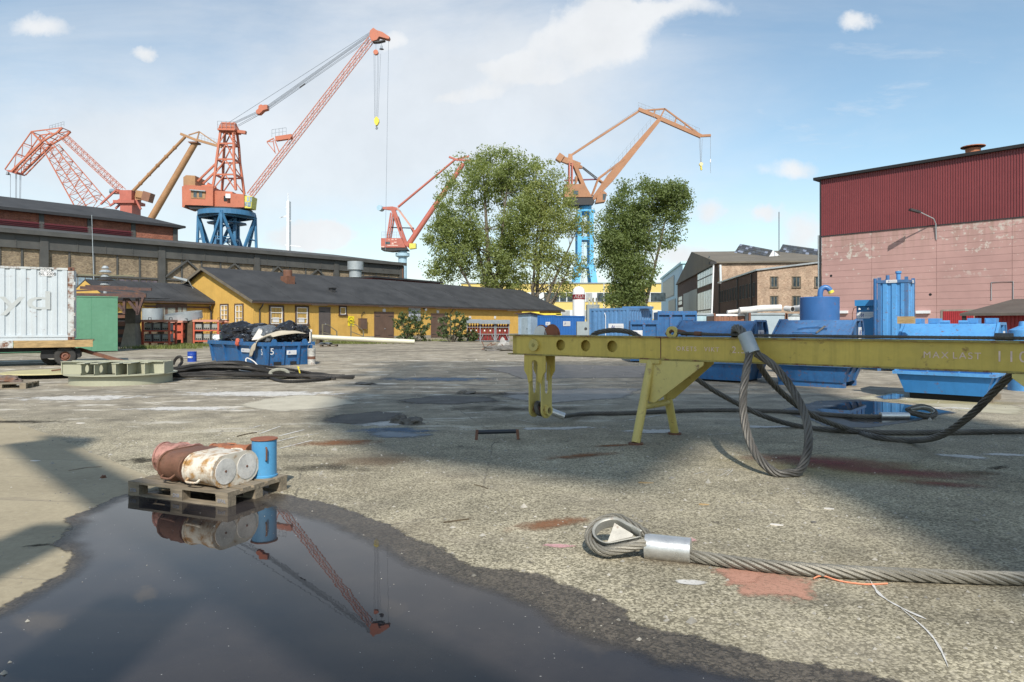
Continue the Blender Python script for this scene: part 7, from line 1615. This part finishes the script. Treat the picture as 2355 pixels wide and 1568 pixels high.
fq = G(302, 797.5); fp = thing('concrete_footing', 'tapered concrete footing with iron head under the canopy', 'footing', fq, R(4)); fs_ = fq.y / FX
MB().add([(-17 * fs_, -.5, 0), (17 * fs_, -.5, 0), (17 * fs_, .7, 0), (-17 * fs_, .7, 0), (-8 * fs_, -.3, 54 * fs_), (12 * fs_, -.3, 54 * fs_), (12 * fs_, .5, 54 * fs_), (-8 * fs_, .5, 54 * fs_)], [(0, 1, 5, 4), (1, 2, 6, 5), (2, 3, 7, 6), (3, 0, 4, 7), (4, 5, 6, 7)]).build('base', M['concrete'], fp)
MB().bb(-9 * fs_, 14 * fs_, -.35, .5, 54 * fs_, 86 * fs_).bb(-12 * fs_, 9 * fs_, -.4, .55, 84 * fs_, 88 * fs_).build('head', pm('dark_weathered_iron', (.10, .09, .075), .8, var=.4), fp)
# slatted rusty rack between green box and footing
rk = thing('slat_rack', 'brown slatted rack standing between green box and footing', 'rack', G(284, 796), R(2))
for z in (.3, .9, 1.5, 2.1): MB().bb(-.6, .35, -.1, .1, z, z + .35).build('slat', M['rust'], rk)
MB().bb(-.6, .35, .1, .2, 0, 2.5).build('back', M['dark'], rk)
# ------------------------------------------------------------------ machine racks
def rack(label, px0, px1, pyb, pyt, depth, mat, shelves, rz=0.):
    a = G(px0, pyb); L = (px1 - px0) * a.y / FX; H = (pyb - pyt) * a.y / FX; t_ = thing('machine_rack', label, 'rack', a, R(rz))
    for x in (0, L):
        for y in (0, depth): MB().bb(x - .06, x + .06, y - .06, y + .06, 0, H).build('post', mat, t_)
    for z in shelves:
        for y in (0, depth): MB().bb(0, L, y - .05, y + .05, z - .05, z + .05).build('shelf_beam', mat, t_)
        MB().bb(0, L, 0, depth, z + .02, z + .045).build('shelf', M['dark'], t_)
    MB().bb(-.08, L + .08, -.1, depth + .1, H - .16, H).build('top_tray', M['rack_pink'], t_)
    for x in (.0, L): MB().tube([(x * .8 + .15, depth / 2, H), (x * .8 + .15, depth / 2, H + .16), (x * .8 + .35, depth / 2, H + .16), (x * .8 + .35, depth / 2, H)], .025, 5).build('lifting_eye', M['dark'], t_)
    return t_, L, H
def machine(label, P, rz, w=.52, h=.52, mat=None, grp=None, red=False):
    t_ = thing('welding_machine', label, 'machine', P, rz)
    MB().prism([(-w / 2, 0), (w / 2, 0), (w / 2, h * .8), (w * .4, h), (-w * .4, h), (-w / 2, h * .8)], (0, 0, 0), (1, 0, 0), (0, 0, 1), -.6).build('case', M['rack_red'] if red else M['machine'], t_)
    if not red:
        MB().bb(-w * .4, w * .4, -.02, 0, h * .12, h * .86).build('front_plate', M['machine_face'], t_)
        MB().bb(-w * .3, w * .3, -.03, -.02, h * .6, h * .75).build('meter', M['galv'], t_)
        for x in (-.14, .0, .14): MB().cyl((x * 1., -.07, h * .25), (x, -.02, h * .25), .045, n=8).build('socket', M['black'], t_)
    MB().tube([(-w * .3, .25, h), (-w * .3, .25, h + .08), (w * .3, .25, h + .08), (w * .3, .25, h)], .018, 5).build('handle', M['dark'], t_)
    return t_
rows = (('lower', .33), ('upper', 1.22)); colw = ('left', 'middle', 'right')
def fill(rk_, L, word, n, zs, rz, hh):
    for rn, z in zs:
        for i in range(n):
            p_ = rk_.matrix_basis @ Vector((0, 0, 0)) if False else Matrix.Translation(rk_.location) @ Matrix.Rotation(rz, 4, 'Z') @ Vector((L * (i + .5) / n, .12, z + .05))
            machine(f'grey welding machine, {colw[i]} of the {rn} shelf in the {word}', p_, rz, L / n * .82, hh)
r1, L1, H1 = rack('orange-red rack full of grey welding machines nearest the footing', 328, 389, 797, 735, 1.0, M['rack_red'], (.33, 1.15)); fill(r1, L1, 'rack nearest the footing', 3, (('lower', .33), ('upper', 1.15)), 0, .55)
r2, L2, H2_ = rack('red rack of welding machines just behind the rubbish skip', 446, 501, 793.5, 735, 1.0, M['rack_red'], (.33, 1.15), 3); fill(r2, L2, 'rack behind the rubbish skip', 3, (('lower', .33), ('upper', 1.15)), R(3), .52)
r3, L3, H3 = rack('narrow red rack with two red boxes between the machine racks', 393, 419, 794, 737, .9, M['rack_red'], (.5, 1.15))
for nm, z in (('lower', .5), ('upper', 1.15)): machine(f'red box on the {nm} shelf of the narrow rack', r3.location + Vector((L3 / 2, .12, z + .05)), 0, .62, .48, red=True)
r4, L4, H4 = rack('low red rack half hidden behind the black bin bags', 500, 552, 786, 737, .9, M['rack_red'], (.6,))
machine('dusty pink case standing on the low rack behind the bags', r4.location + Vector((L4 * .3, .1, .65)), 0, .9, .7, red=True)
pc = thing('panel_stack', 'rusty upright panels leaning between the machine racks', 'panel', G(430, 793), R(4))
for k in range(3): MB().box((k * .16 - .3, .1 * k, .95), (.1, .05, 1.9), Matrix.Rotation(R(4 * k - 3), 3, 'Y')).build('panel', M['rust'] if k != 1 else M['deck_wood'], pc)
# galvanised hoops behind the racks
for px, py, r, h, lab, tl in ((352, 735, .78, .9, 'grey galvanised hoop standing behind the nearest machine rack', 0), (424, 732, 1.35, .55, 'wide galvanised ring tank behind the racks', 8)):
    P = W(px, py, 54.5); t_ = MB().lathe([(r, 0), (r + .02, 0), (r + .02, h), (r, h), (r, 0)], n=30).build('galvanised_ring', M['galv'], smooth=True); t_.location = (P.x, P.y, P.z - (.0 if tl == 0 else .1)); t_.rotation_euler = (R(tl), R(-tl * .6), 0); tag(t_, lab, 'ring')
    bx_ = MB().bb(-r * .8, r * .8, -r * .7, r * .7, 0, P.z - .12).build('timber_stack', M['dark_wood']); bx_.location = (P.x, P.y, 0); tag(bx_, 'dark timber stack under the ' + ('grey hoop' if tl == 0 else 'wide ring tank'), 'timber')
# lamp post with weathervane-like head in front of the brick hall
vp = thing('siren_post', 'white post with stacked siren head above the canopy', 'post', corner(242, 52)); v0 = W(242, 640, 52)
MB().cyl((0, 0, 0), (0, 0, v0.z - .5), .13, n=10).build('post', M['galv'], vp)
for k, (r, z) in enumerate(((.35, -.5), (.55, -.15), (.3, .1), (.42, .45), (.25, .75))): MB().lathe([(0, .22), (r * .6, .2), (r, .05), (r, 0), (0, 0)], (0, 0, v0.z + z), 14).build('siren_disc', M['galv'] if k != 1 else M['dark'], vp)
hp_ = W(180, 632, 52) - Vector((vp.location.x, 52, 0)); hq_ = W(308, 634, 52) - Vector((vp.location.x, 52, 0)); MB().bar((hp_.x, 0, hp_.z), (hq_.x, 0, hq_.z), .09).build('cross_arm', pm('olive_arm', (.17, .16, .10), .6), vp)
an = MB().cyl((0, 0, 0), (-.35, 0, W(0, 494, 60).z), .06, .02, 6).build('aerial', M['galv']); an.location = corner(220, 60); tag(an, 'thin whip aerial rising in front of the brick hall', 'aerial')
# ------------------------------------------------------------------ rubbish skip and its load
KA = R(-45); kc = G(609, 842); sk = kc.y / FX
ks = thing('rubbish_skip', 'blue open skip heaped with rubbish and painted with a white 5', 'skip', kc, KA)
KL, KW, KH = 5.5, 2.05, .93
body = MB().add([(-KL + .4, .12, 0), (-.1, .1, 0), (-.1, KW - .1, 0), (-KL + .4, KW - .12, 0), (-KL, 0, KH), (0, 0, KH), (0, KW, KH), (-KL, KW, KH)], [(0, 1, 2, 3), (0, 1, 5, 4), (1, 2, 6, 5), (2, 3, 7, 6), (3, 0, 4, 7)]).build('hull', M['skip_blue'], ks)
MB().bb(-KL - .06, .06, -.07, .05, KH - .15, KH).build('side_rim', M['skip_blue'], ks); MB().bb(-KL - .06, .06, KW - .05, KW + .07, KH - .15, KH).build('side_rim', M['skip_blue'], ks)
MB().bb(-.05, .07, .05, KW - .05, KH - .15, KH).build('end_rim', M['skip_blue'], ks); MB().bb(-KL - .07, -KL + .05, .05, KW - .05, KH - .15, KH).build('end_rim', M['skip_blue'], ks)
for x in (-KL + .15, -3.9, -2.5, -1.2, -.08): MB().bar((x, -.03, KH - .12), (x + (.1 if x < -5 else 0), .08, .03), .12, .09).build('rib', M['skip_blue'], ks)
for y in (.1, .75, 1.4, KW - .1): MB().bar((.03, y, KH - .12), (-.07, y, .03), .12, .09).build('rib', M['skip_blue'], ks)
def lug(x, y, rz): MB().prism([(-.11, 0), (.11, 0), (.11, .16), (.06, .24), (-.06, .24), (-.11, .16)], (0, 0, 0), (1, 0, 0), (0, 0, 1), -.04).build('lifting_lug', M['skip_blue'], ks, mx=T(x, y, KH - .12, rz))
lug(-2.0, -.08, 0); lug(.08, .35, R(90)); lug(.08, 1.65, R(90))
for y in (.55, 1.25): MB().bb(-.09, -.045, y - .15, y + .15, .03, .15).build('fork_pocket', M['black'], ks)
for tx, mx_, sz in (('S', T(-.28, .005, KH * .58), .34), ('5', T(.03, .28, KH * .6, R(90)), .36)): text(tx, sz, M['sign_white'], ks, mx_, 'painted_number')
logo(ks, T(.03, 1.1, KH * .55, R(90)), .42, .17); logo(ks, T(-1.75, -.0, KH * .62), .8, .15)
KM = Matrix.Translation(ks.location) @ Matrix.Rotation(KA, 4, 'Z')
def bag(label, x, y, z, rx_, ry_, rz_, seed, mat=None):
    bm = bmesh.new(); bmesh.ops.create_icosphere(bm, subdivisions=4, radius=1)
    for v in bm.verts:
        c = v.co.copy(); n_ = mnoise.noise(c * 1.5 + Vector((seed, 0, 0))) * .28 + mnoise.noise(c * 4 + Vector((0, seed, 0))) * .16 + abs(mnoise.noise(c * 9 + Vector((0, 0, seed)))) * .14
        v.co = Vector((c.x * rx_, c.y * ry_, c.z * rz_)) * (1 + n_)
    me = bpy.data.meshes.new('bin_bag'); bm.to_mesh(me); bm.free(); o = bpy.data.objects.new('bin_bag', me); C.objects.link(o); me.materials.append(mat or M['bag']); o.location = KM @ Vector((x, y, z)); o.rotation_euler = (0, 0, KA); return tag(o, label, 'bag')
MB().bb(-KL + .3, -.15, .15, KW - .15, KH - .35, KH - .15).build('rubbish_fill', pm('mixed_rubbish', (.10, .09, .08), .8, var=.6, vs=4), ks)
bag('big black bin bag heaped at the left end of the skip', -4.3, .8, KH + .28, .85, .7, .52, 3); bag('black bin bag lying behind the big one in the skip', -3.4, 1.3, KH + .3, .75, .6, .45, 5); bag('grey film bundle in the middle of the skip', -2.7, 1.3, KH + .28, .7, .55, .36, 8, M['bag_grey'])
bag('black bin bag on top of the load at the right', -.9, 1.45, KH + .38, .75, .55, .42, 11); bag('grey plastic bag sagging beside the pale board', -1.5, .95, KH + .25, .42, .4, .34, 14, M['bag_grey']); bag('small black bag behind the cupboard in the skip', -.5, 1.75, KH + .36, .45, .4, .34, 17)
bag('small white bag at the left corner of the skip', -5.15, .25, KH + .08, .26, .22, .15, 21, M['sign_white']); bag('red and white wrapper hanging over the skip rim', -2.3, -.1, KH - .04, .1, .08, .15, 23, M['rack_red'])
bag('black bag slumped against the skip front edge', -2.9, .45, KH + .05, .7, .4, .24, 27)
bo = MB().add([(-2.5, .9, KH + .5), (-1.5, 1.2, KH + .42), (-1.15, .35, KH + .1), (-1.5, .15, KH + .06), (-2.5, .9, KH + .53), (-1.5, 1.2, KH + .45), (-1.15, .35, KH + .13), (-1.5, .15, KH + .09)], [(0, 1, 2, 3), (4, 5, 6, 7), (0, 1, 5, 4), (1, 2, 6, 5), (2, 3, 7, 6), (3, 0, 4, 7)]).build('board', M['board']); bo.matrix_world = KM; tag(bo, 'pale flat board sticking out of the skip load', 'board')
cp = MB(); U = catmull([Vector((-.15, 1.5, KH + .42)), Vector((-.3, 1.1, KH + .46)), Vector((-.45, .6, KH + .38)), Vector((-.6, .15, KH + .16)), Vector((-.72, -.12, KH - .1)), Vector((-.82, -.16, KH - .5))], .06); vs = []
for i, p_ in enumerate(U):
    f_ = i / (len(U) - 1); sp_ = .8 * (1 - f_) + .5 * f_
    for j in range(6):
        e = j / 5 - .5; vs.append(p_ + Vector((e * sp_, e * .25 * (1 - f_), .05 * math.sin(j * 1.7 + i * .2) - abs(e) * .22 * (1 - f_) + (.35 * e * f_ if f_ > .55 else 0))))
for i in range(len(U) - 1):
    for j in range(5): cp.f.append((6 * i + j, 6 * i + j + 1, 6 * i + j + 7, 6 * i + j + 6))
cp.v = [tuple(v) for v in vs]; co = cp.build('carpet_sheet', M['carpet'], smooth=True); co.matrix_world = KM; md = co.modifiers.new('thickness', 'SOLIDIFY'); md.thickness = .02; tag(co, 'beige sheet draped over the front corner of the skip', 'sheet')
cu_ = thing('cupboard_carcass', 'broken pale cupboard carcass at the right end of the skip', 'cupboard', KM @ Vector((-.25, 1.7, KH - .05)), R(10))
for a in ((-.36, -.32, -.2, .4, 0, .66), (.32, .36, -.2, .4, 0, .45), (-.36, .36, -.2, .4, 0, .04), (-.36, .36, .37, .4, 0, .55)): MB().bb(*a).build('panel', M['board'], cu_)
bk = thing('paint_bucket', 'paint-splashed metal bucket standing at the right of the rubbish skip', 'bucket', G(716, 838)); br_ = 9.5 * sk
MB().lathe([(0, 0), (br_ * .92, 0), (br_ * .96, .2), (br_, .62), (br_ * 1.04, .63), (br_ * 1.04, .66), (br_ * .95, .66), (br_ * .9, .1), (0, .1)], n=24).build('body', pm('splashed_bucket', (.46, .45, .42), .45, var=.5, vs=9, rust=.35), bk, smooth=True); MB().lathe([(br_ * .97, .22), (br_ * .985, .22), (br_ * .985, .34), (br_ * .97, .34)], n=24).build('band', M['rust'], bk)
MB().tube([(br_, 0, .6), (br_ * .7, -.05, .78), (0, -.1, .84), (-br_ * .7, -.05, .78), (-br_, 0, .6)], .01, 5).build('bail', M['galv'], bk)
bd_ = thing('drum', 'small bright blue steel drum left of the rubbish skip', 'drum', G(441.5, 831.5)); dr_ = 9.8 * G(441, 831.5).y / FX
MB().lathe([(0, 0), (dr_, 0), (dr_, .14), (dr_ * 1.03, .155), (dr_, .17), (dr_, .3), (dr_ * 1.03, .315), (dr_, .33), (dr_, .43), (dr_ * 1.03, .445), (dr_ * .97, .45), (0, .44)], n=28).build('body', M['drum_navy'], bd_, smooth=True); MB().bb(-.11, .11, -dr_ - .006, -dr_ + .02, .17, .25).build('label_band', M['ink_grey'], bd_)
text('BLÅFÄRG', .07, M['sign_white'], bd_, T(0, -dr_ - .009, .21)) if False else MB().bb(-.09, .05, -dr_ - .009, -dr_ - .006, .19, .235).build('print_mark', M['sign_white'], bd_)
# ------------------------------------------------------------------ flanged ring, plate with hose, rope pile
FRc = Vector(((281 - CX) / FX * 19.38, 19.38, 0)); fr = thing('flanged_ring', 'grey-green primed steel ring frame with flange on the yard', 'frame', FRc, R(6)); fk = FRc.y / FX; Rr = 104 * fk
MB().lathe([(Rr * .97, 0), (Rr, 0), (Rr, .26), (Rr * .97, .26), (Rr * .97, 0)], n=56).build('lower_ring', M['primer'], fr, smooth=True)
MB().lathe([(Rr * .7, .26), (Rr * 1.1, .26), (Rr * 1.1, .285), (Rr * .7, .285), (Rr * .7, .26)], n=56).build('flange', M['primer'], fr, smooth=True)
hw = Rr * 1.04; tz = .60
MB().bb(-hw, hw, -.52, -.5, .285, tz).build('front_wall', M['primer'], fr); MB().bb(-hw, hw, .0, .02, .285, tz).build('back_wall', M['primer'], fr)
for x in (-hw, hw): MB().bb(x - .012, x + .012, -.55, .1, .285, tz).build('end_wall', M['primer'], fr)
for k, x in enumerate((-.42, -.12, .28, .48, .74)):
    X = x * Rr; yf_ = -math.sqrt(max(.05, 1.0 - x * x)) * Rr * .98
    w_ = MB()
    if k < 2: w_.plate_hole(yf_, -.52, .285, tz - .01, (yf_ - .52) / 2, .44, .11, -.008, .008)
    else: w_.bb(yf_, -.52, -.008, .008, .285, tz - .01)
    w_.build('web_plate', M['primer'], fr, mx=T(X, 0, 0, R(90)))
    MB().bb(X - .1, X + .1, yf_ - .02, .1, tz - .01, tz + .008).build('top_flange', M['primer'], fr)
MB().bb(-hw, hw, -.6, -.42, tz + .01, tz + .026).build('top_flange', M['primer'], fr); MB().bb(-hw, hw, -.02, .1, tz + .01, tz + .026).build('top_flange', M['primer'], fr)
pc_ = G(118, 872); yp = thing('yellow_plate', 'round dusty yellow plate lying raised left of the flanged ring', 'plate', pc_ + Vector((-.75, 1.2, 0)))
MB().lathe([(0, .16), (1.35, .16), (1.37, .13), (0, .12)], n=48).build('disc', M['plate_yellow'], yp); MB().bb(-.9, .9, -.7, -.5, 0, .125).bb(-.9, .9, .5, .7, 0, .125).build('bearer', M['black'], yp, kind='stuff')
hs = MB().tube(catmull([yp.location + Vector(v) for v in ((.15, -.3, .2), (.5, -.2, .23), (1.1, -.1, .2), (1.5, .2, .19), (1.2, .5, .2), (.5, .4, .2), (.2, .1, .22), (.4, -.1, .2), (1.0, .1, .2))], .08), .025, 6).build('hose', pm('brown_hose', (.13, .06, .035), .5), smooth=True); tag(hs, 'brown hose coiled on the yellow plate', 'hose')
p3 = pallet('pallet', 'second grey pallet with scrap cut off by the left edge', G(62, 893) + Vector((-1.15, -.35, 0)), R(14), M['pallet_wood']); lump('scrap_heap', 'dark rusty scrap heaped on the pallet at the left edge', 8, 890, .45, .12, 31, M['pallet_litter'], 'scrap'); bpy.data.objects['scrap_heap'].location.z = .144
# rope pile
rp = thing('rope_pile', 'heap of black greased wire ropes lying in front of the rubbish skip', 'rope pile', G(560, 870)); rb_ = rp.location.copy(); rnd = random.Random(4)
for k in range(24):
    y0 = rnd.uniform(-.75, 1.2); lift = rnd.uniform(.05, .42) * max(.1, 1 - abs(y0 - .25) / 1.2); xa = -2.3 + rnd.uniform(-.25, .5); xb = rnd.uniform(1.2, 3.4)
    pts = [(xa, y0 * .6 + rnd.uniform(-.2, .2), .045 + lift * .6), (-1.3, y0 * .8 + rnd.uniform(-.2, .2), .045 + lift * 1.1), (-.2, y0 + rnd.uniform(-.2, .2), .045 + lift * 1.2), (xb * .5, y0 * .8 + rnd.uniform(-.25, .25), .045 + lift * .6), (xb, y0 * .5 + rnd.uniform(-.3, .3), .045)]
    rope('rope', [Vector(p_) for p_ in pts], .045, M['rope_black'], parent=rp, step=.08, n=5, lay=.55)
for lab, pts, r, mt in (('black rope ring lying flat at the right end of the rope pile', [G(620, 872), G(650, 880), G(700, 880), G(752, 875), G(762, 868), G(730, 862), G(680, 864), G(640, 866)], .045, 'rope_black'),):
    rope('rope_ring', [p_ + Vector((0, 0, .05)) for p_ in pts], r, M[mt], label=lab, close=True, step=.06, lay=.5)
rope('rope_eye', [W(398, 838, 27.), W(402, 828, 27.), W(410, 820, 27.), W(417, 822, 27.), W(418, 833, 27.), W(412, 842, 26.5), W(425, 848, 26.)], .06, M['rope_black'], label='black rope eye standing up at the left end of the rope pile', cat='rope', step=.05, lay=.5)
for lab, pts, mt in (('white sling loop standing out of the rope pile', ((620, 862, 21.), (600, 850, 21.2), (585, 832, 21.3), (568, 823, 21.4), (566, 832, 21.3), (580, 845, 21.2), (600, 862, 20.9)), 'pipe_white'), ('second white sling lying over the rope pile', ((612, 860, 20.8), (590, 852, 21), (560, 846, 21.2), (549, 847, 21.2), (556, 852, 21), (585, 856, 20.9)), 'pipe_white'), ('yellow strap end sticking up from the rope pile', ((690, 862, 21.), (688, 852, 21.), (684, 842, 21.), (688, 846, 21)), 'hook_yellow')):
    o = MB().tube(catmull([W(*q) for q in pts], .04), .02, 6).build('sling', M[mt], smooth=True); tag(o, lab, 'sling')
th_ = thing('oval_thimble', 'grey oval thimble lying on the rope pile', 'thimble', G(641, 872) + Vector((0, 0, .0)), R(12)); pts = [Vector((.25 * math.cos(a), 0, .12 * math.sin(a) + .19)) for a in [6.2832 * i / 24 for i in range(24)]]
MB().tube([Matrix.Rotation(R(-25), 3, 'X') @ p_ for p_ in pts], .06, 8, True).build('ring', pm('weathered_thimble', (.24, .235, .19), .7, var=.3, vs=6), th_, smooth=True)
# ------------------------------------------------------------------ long pale pipe, gas cradles, debris
pa_, pb_ = W(717, 779, 55.) , W(953, 789, 56.0); pa_.z = .62; pb_.z = .2
lpz = thing('long_pipe', 'long pale beige pipe propped in front of the workshop', 'pipe', (pa_ + pb_) / 2 * Vector((1, 1, 0)) if False else Vector(((pa_.x + pb_.x) / 2, 55.5, 0)))
q0, q1 = pa_ - lpz.location, pb_ - lpz.location; MB().cyl(q0, q1, .19, n=20).build('tube', M['pipe_beige'], lpz, smooth=True)
MB().bb(q0.x + .3, q0.x + .6, -.5, .5, 0, .4).build('chock', M['dark_wood'], lpz)
rb1 = MB().bar(W(872, 776, 58) * Vector((1, 1, 0)) + Vector((-1.2, 0, .35)), W(900, 782, 58) * Vector((1, 1, 0)) + Vector((1, 0, .3)), .22, .2).build('rusty_beam', M['rust']); tag(rb1, 'rusty beam lying by the first brown door', 'beam')
for k, (px, nm) in enumerate(((1074, 'left'), (1104, 'middle'), (1140, 'right'))):
    P = G(px, 786 if k else 784.5); gk = P.y / FX; t_ = thing('gas_cradle', f'galvanised cradle of dark red gas cylinders, {nm} of three by the wall', 'cradle', P, R(3), 'gas cylinder cradles'); wd = (30, 33, 30)[k] * gk; H = 44 * gk
    for x in (0, wd):
        for y in (0, 1.0): MB().bb(x - .045, x + .045, y - .045, y + .045, 0, H).build('post', pm('cradle_grey', (.20, .22, .23), .5, var=.2), t_)
        MB().bar((x, 0, .1), (x + (.25 if x == 0 else -.25), 0, .7), .06).build('knee_brace', pm('cradle_grey', (.20, .22, .23), .5, var=.2), t_)
    for z in (.12, .72, 1.35): MB().bb(0, wd, -.05, .0, z - .03, z + .03).build('rail', pm('cradle_grey', (.20, .22, .23), .5, var=.2), t_)
    MB().add([(-.1, -.3, H - .1), (wd + .1, -.3, H - .1), (wd + .1, .5, H + .28), (-.1, .5, H + .28), (wd + .1, 1.3, H - .1), (-.1, 1.3, H - .1)], [(0, 1, 2, 3), (3, 2, 4, 5)]).build('canopy', pm('cradle_grey', (.20, .22, .23), .5, var=.2), t_)
    MB().bb(-.05, wd + .05, -.05, 1.05, .06, .14).build('base_tray', pm('cradle_grey', (.20, .22, .23), .5, var=.2), t_)
    n = 5
    for i in range(n):
        for j in range(2):
            cx_ = wd * (i + .5) / n; c = MB().lathe([(0, .15), (wd / n * .44, .15), (wd / n * .44, 1.42), (wd / n * .36, 1.54), (wd / n * .14, 1.6), (.03, 1.6)], (cx_, .22 + j * .45, 0), 12).build('cylinder', M['cylinder_red'], t_, smooth=True)
            if j == 0: MB().cyl((cx_, .22, 1.6), (cx_, .22, 1.76), .05, n=7).build('valve', M['brass'], c)
    for i in (1, 3): MB().bb(wd * (i + .5) / n - .06, wd * (i + .5) / n + .06, .22 - wd / n * .44 - .012, .22 - wd / n * .44 + .02, .98, 1.12).build('paper_label', M['sign_white'], t_)
lump('debris_heap', 'heap of rubble and scrap at the left end of the beam', 1152, 806, 1.0, .28, 41, M['rubble'], 'debris'); lump('debris_heap', 'pale lump on top of the rubble heap by the beam', 1158, 803, .35, .55, 44, pm('pale_rubble', (.36, .35, .33), .9, var=.4, vs=5), 'debris')
rnd = random.Random(9); sb = thing('scrap_bars', 'tangle of thin scrap bars on the rubble heap', 'scrap', G(1150, 805))
for k in range(9): a = Vector((rnd.uniform(-1.2, .6), rnd.uniform(-.3, .3), .05)); MB().bar(a, a + Vector((rnd.uniform(-.4, 1.), rnd.uniform(-.2, .2), rnd.uniform(.1, .55))), .05).build('bar', M['rust'], sb)
dk = MB().bb(-.5, .5, -.25, .25, 0, .12).build('dark_mat', M['black']); dk.location = G(555 / 1.0 + 0, 832); dk.location = G(300, 836); dk.rotation_euler = (0, 0, R(8)); dk.scale = (.5, .5, .6); tag(dk, 'small black mat lying near the trailer drawbar', 'mat')
pn = pallet('pallet', 'flat pallet with wrapped packets beside the pale pipe', G(735, 797), R(6), M['dark_wood']); lump('packet_heap', 'white and grey packets heaped on the flat pallet by the pipe', 748, 796, .5, .12, 51, M['bag_grey'], 'packet'); bpy.data.objects['packet_heap'].location.z = .144
# ------------------------------------------------------------------ groups of things of one kind
GROUPS = {'welding_machine': 'welding machines stored on the red racks', 'machine_rack': 'red machine racks by the workshop', 'poplar_tree': 'poplars behind the workshop and containers', 'bin_bag': 'bags heaped in the rubbish skip', 'covered_skip': 'covered skips behind the lifting beam',
          'site_container': 'containers standing round the yard', 'luffing_crane': 'luffing cranes behind the buildings', 'wire_rope': 'heavy wire ropes on and around the lifting beam', 'rope_sleeve': 'metal sleeves on the wire ropes', 'thimble': 'thimbles in the rope eyes', 'old_can': 'old cans on the pallet',
          'pallet': 'wooden pallets on the ground', 'rubble_lump': 'lumps lying on the tarmac', 'scrap': 'small scraps on the ground', 'stick': 'thin sticks and wires on the ground', 'duct_pipe': 'ducts lying on the far containers', 'shrub': 'shrubs along the workshop wall', 'open_skip': 'blue steel bins left of the covered skips',
          'round_tank': 'round blue tanks', 'galvanised_ring': 'galvanised rings behind the racks', 'sling': 'slings in the rope pile', 'drum': 'blue drums'}
for o in list(sc.objects):
    k = o.name.split('.')[0]
    if o.parent is None and k in GROUPS and 'category' in o: o['group'] = GROUPS[k]
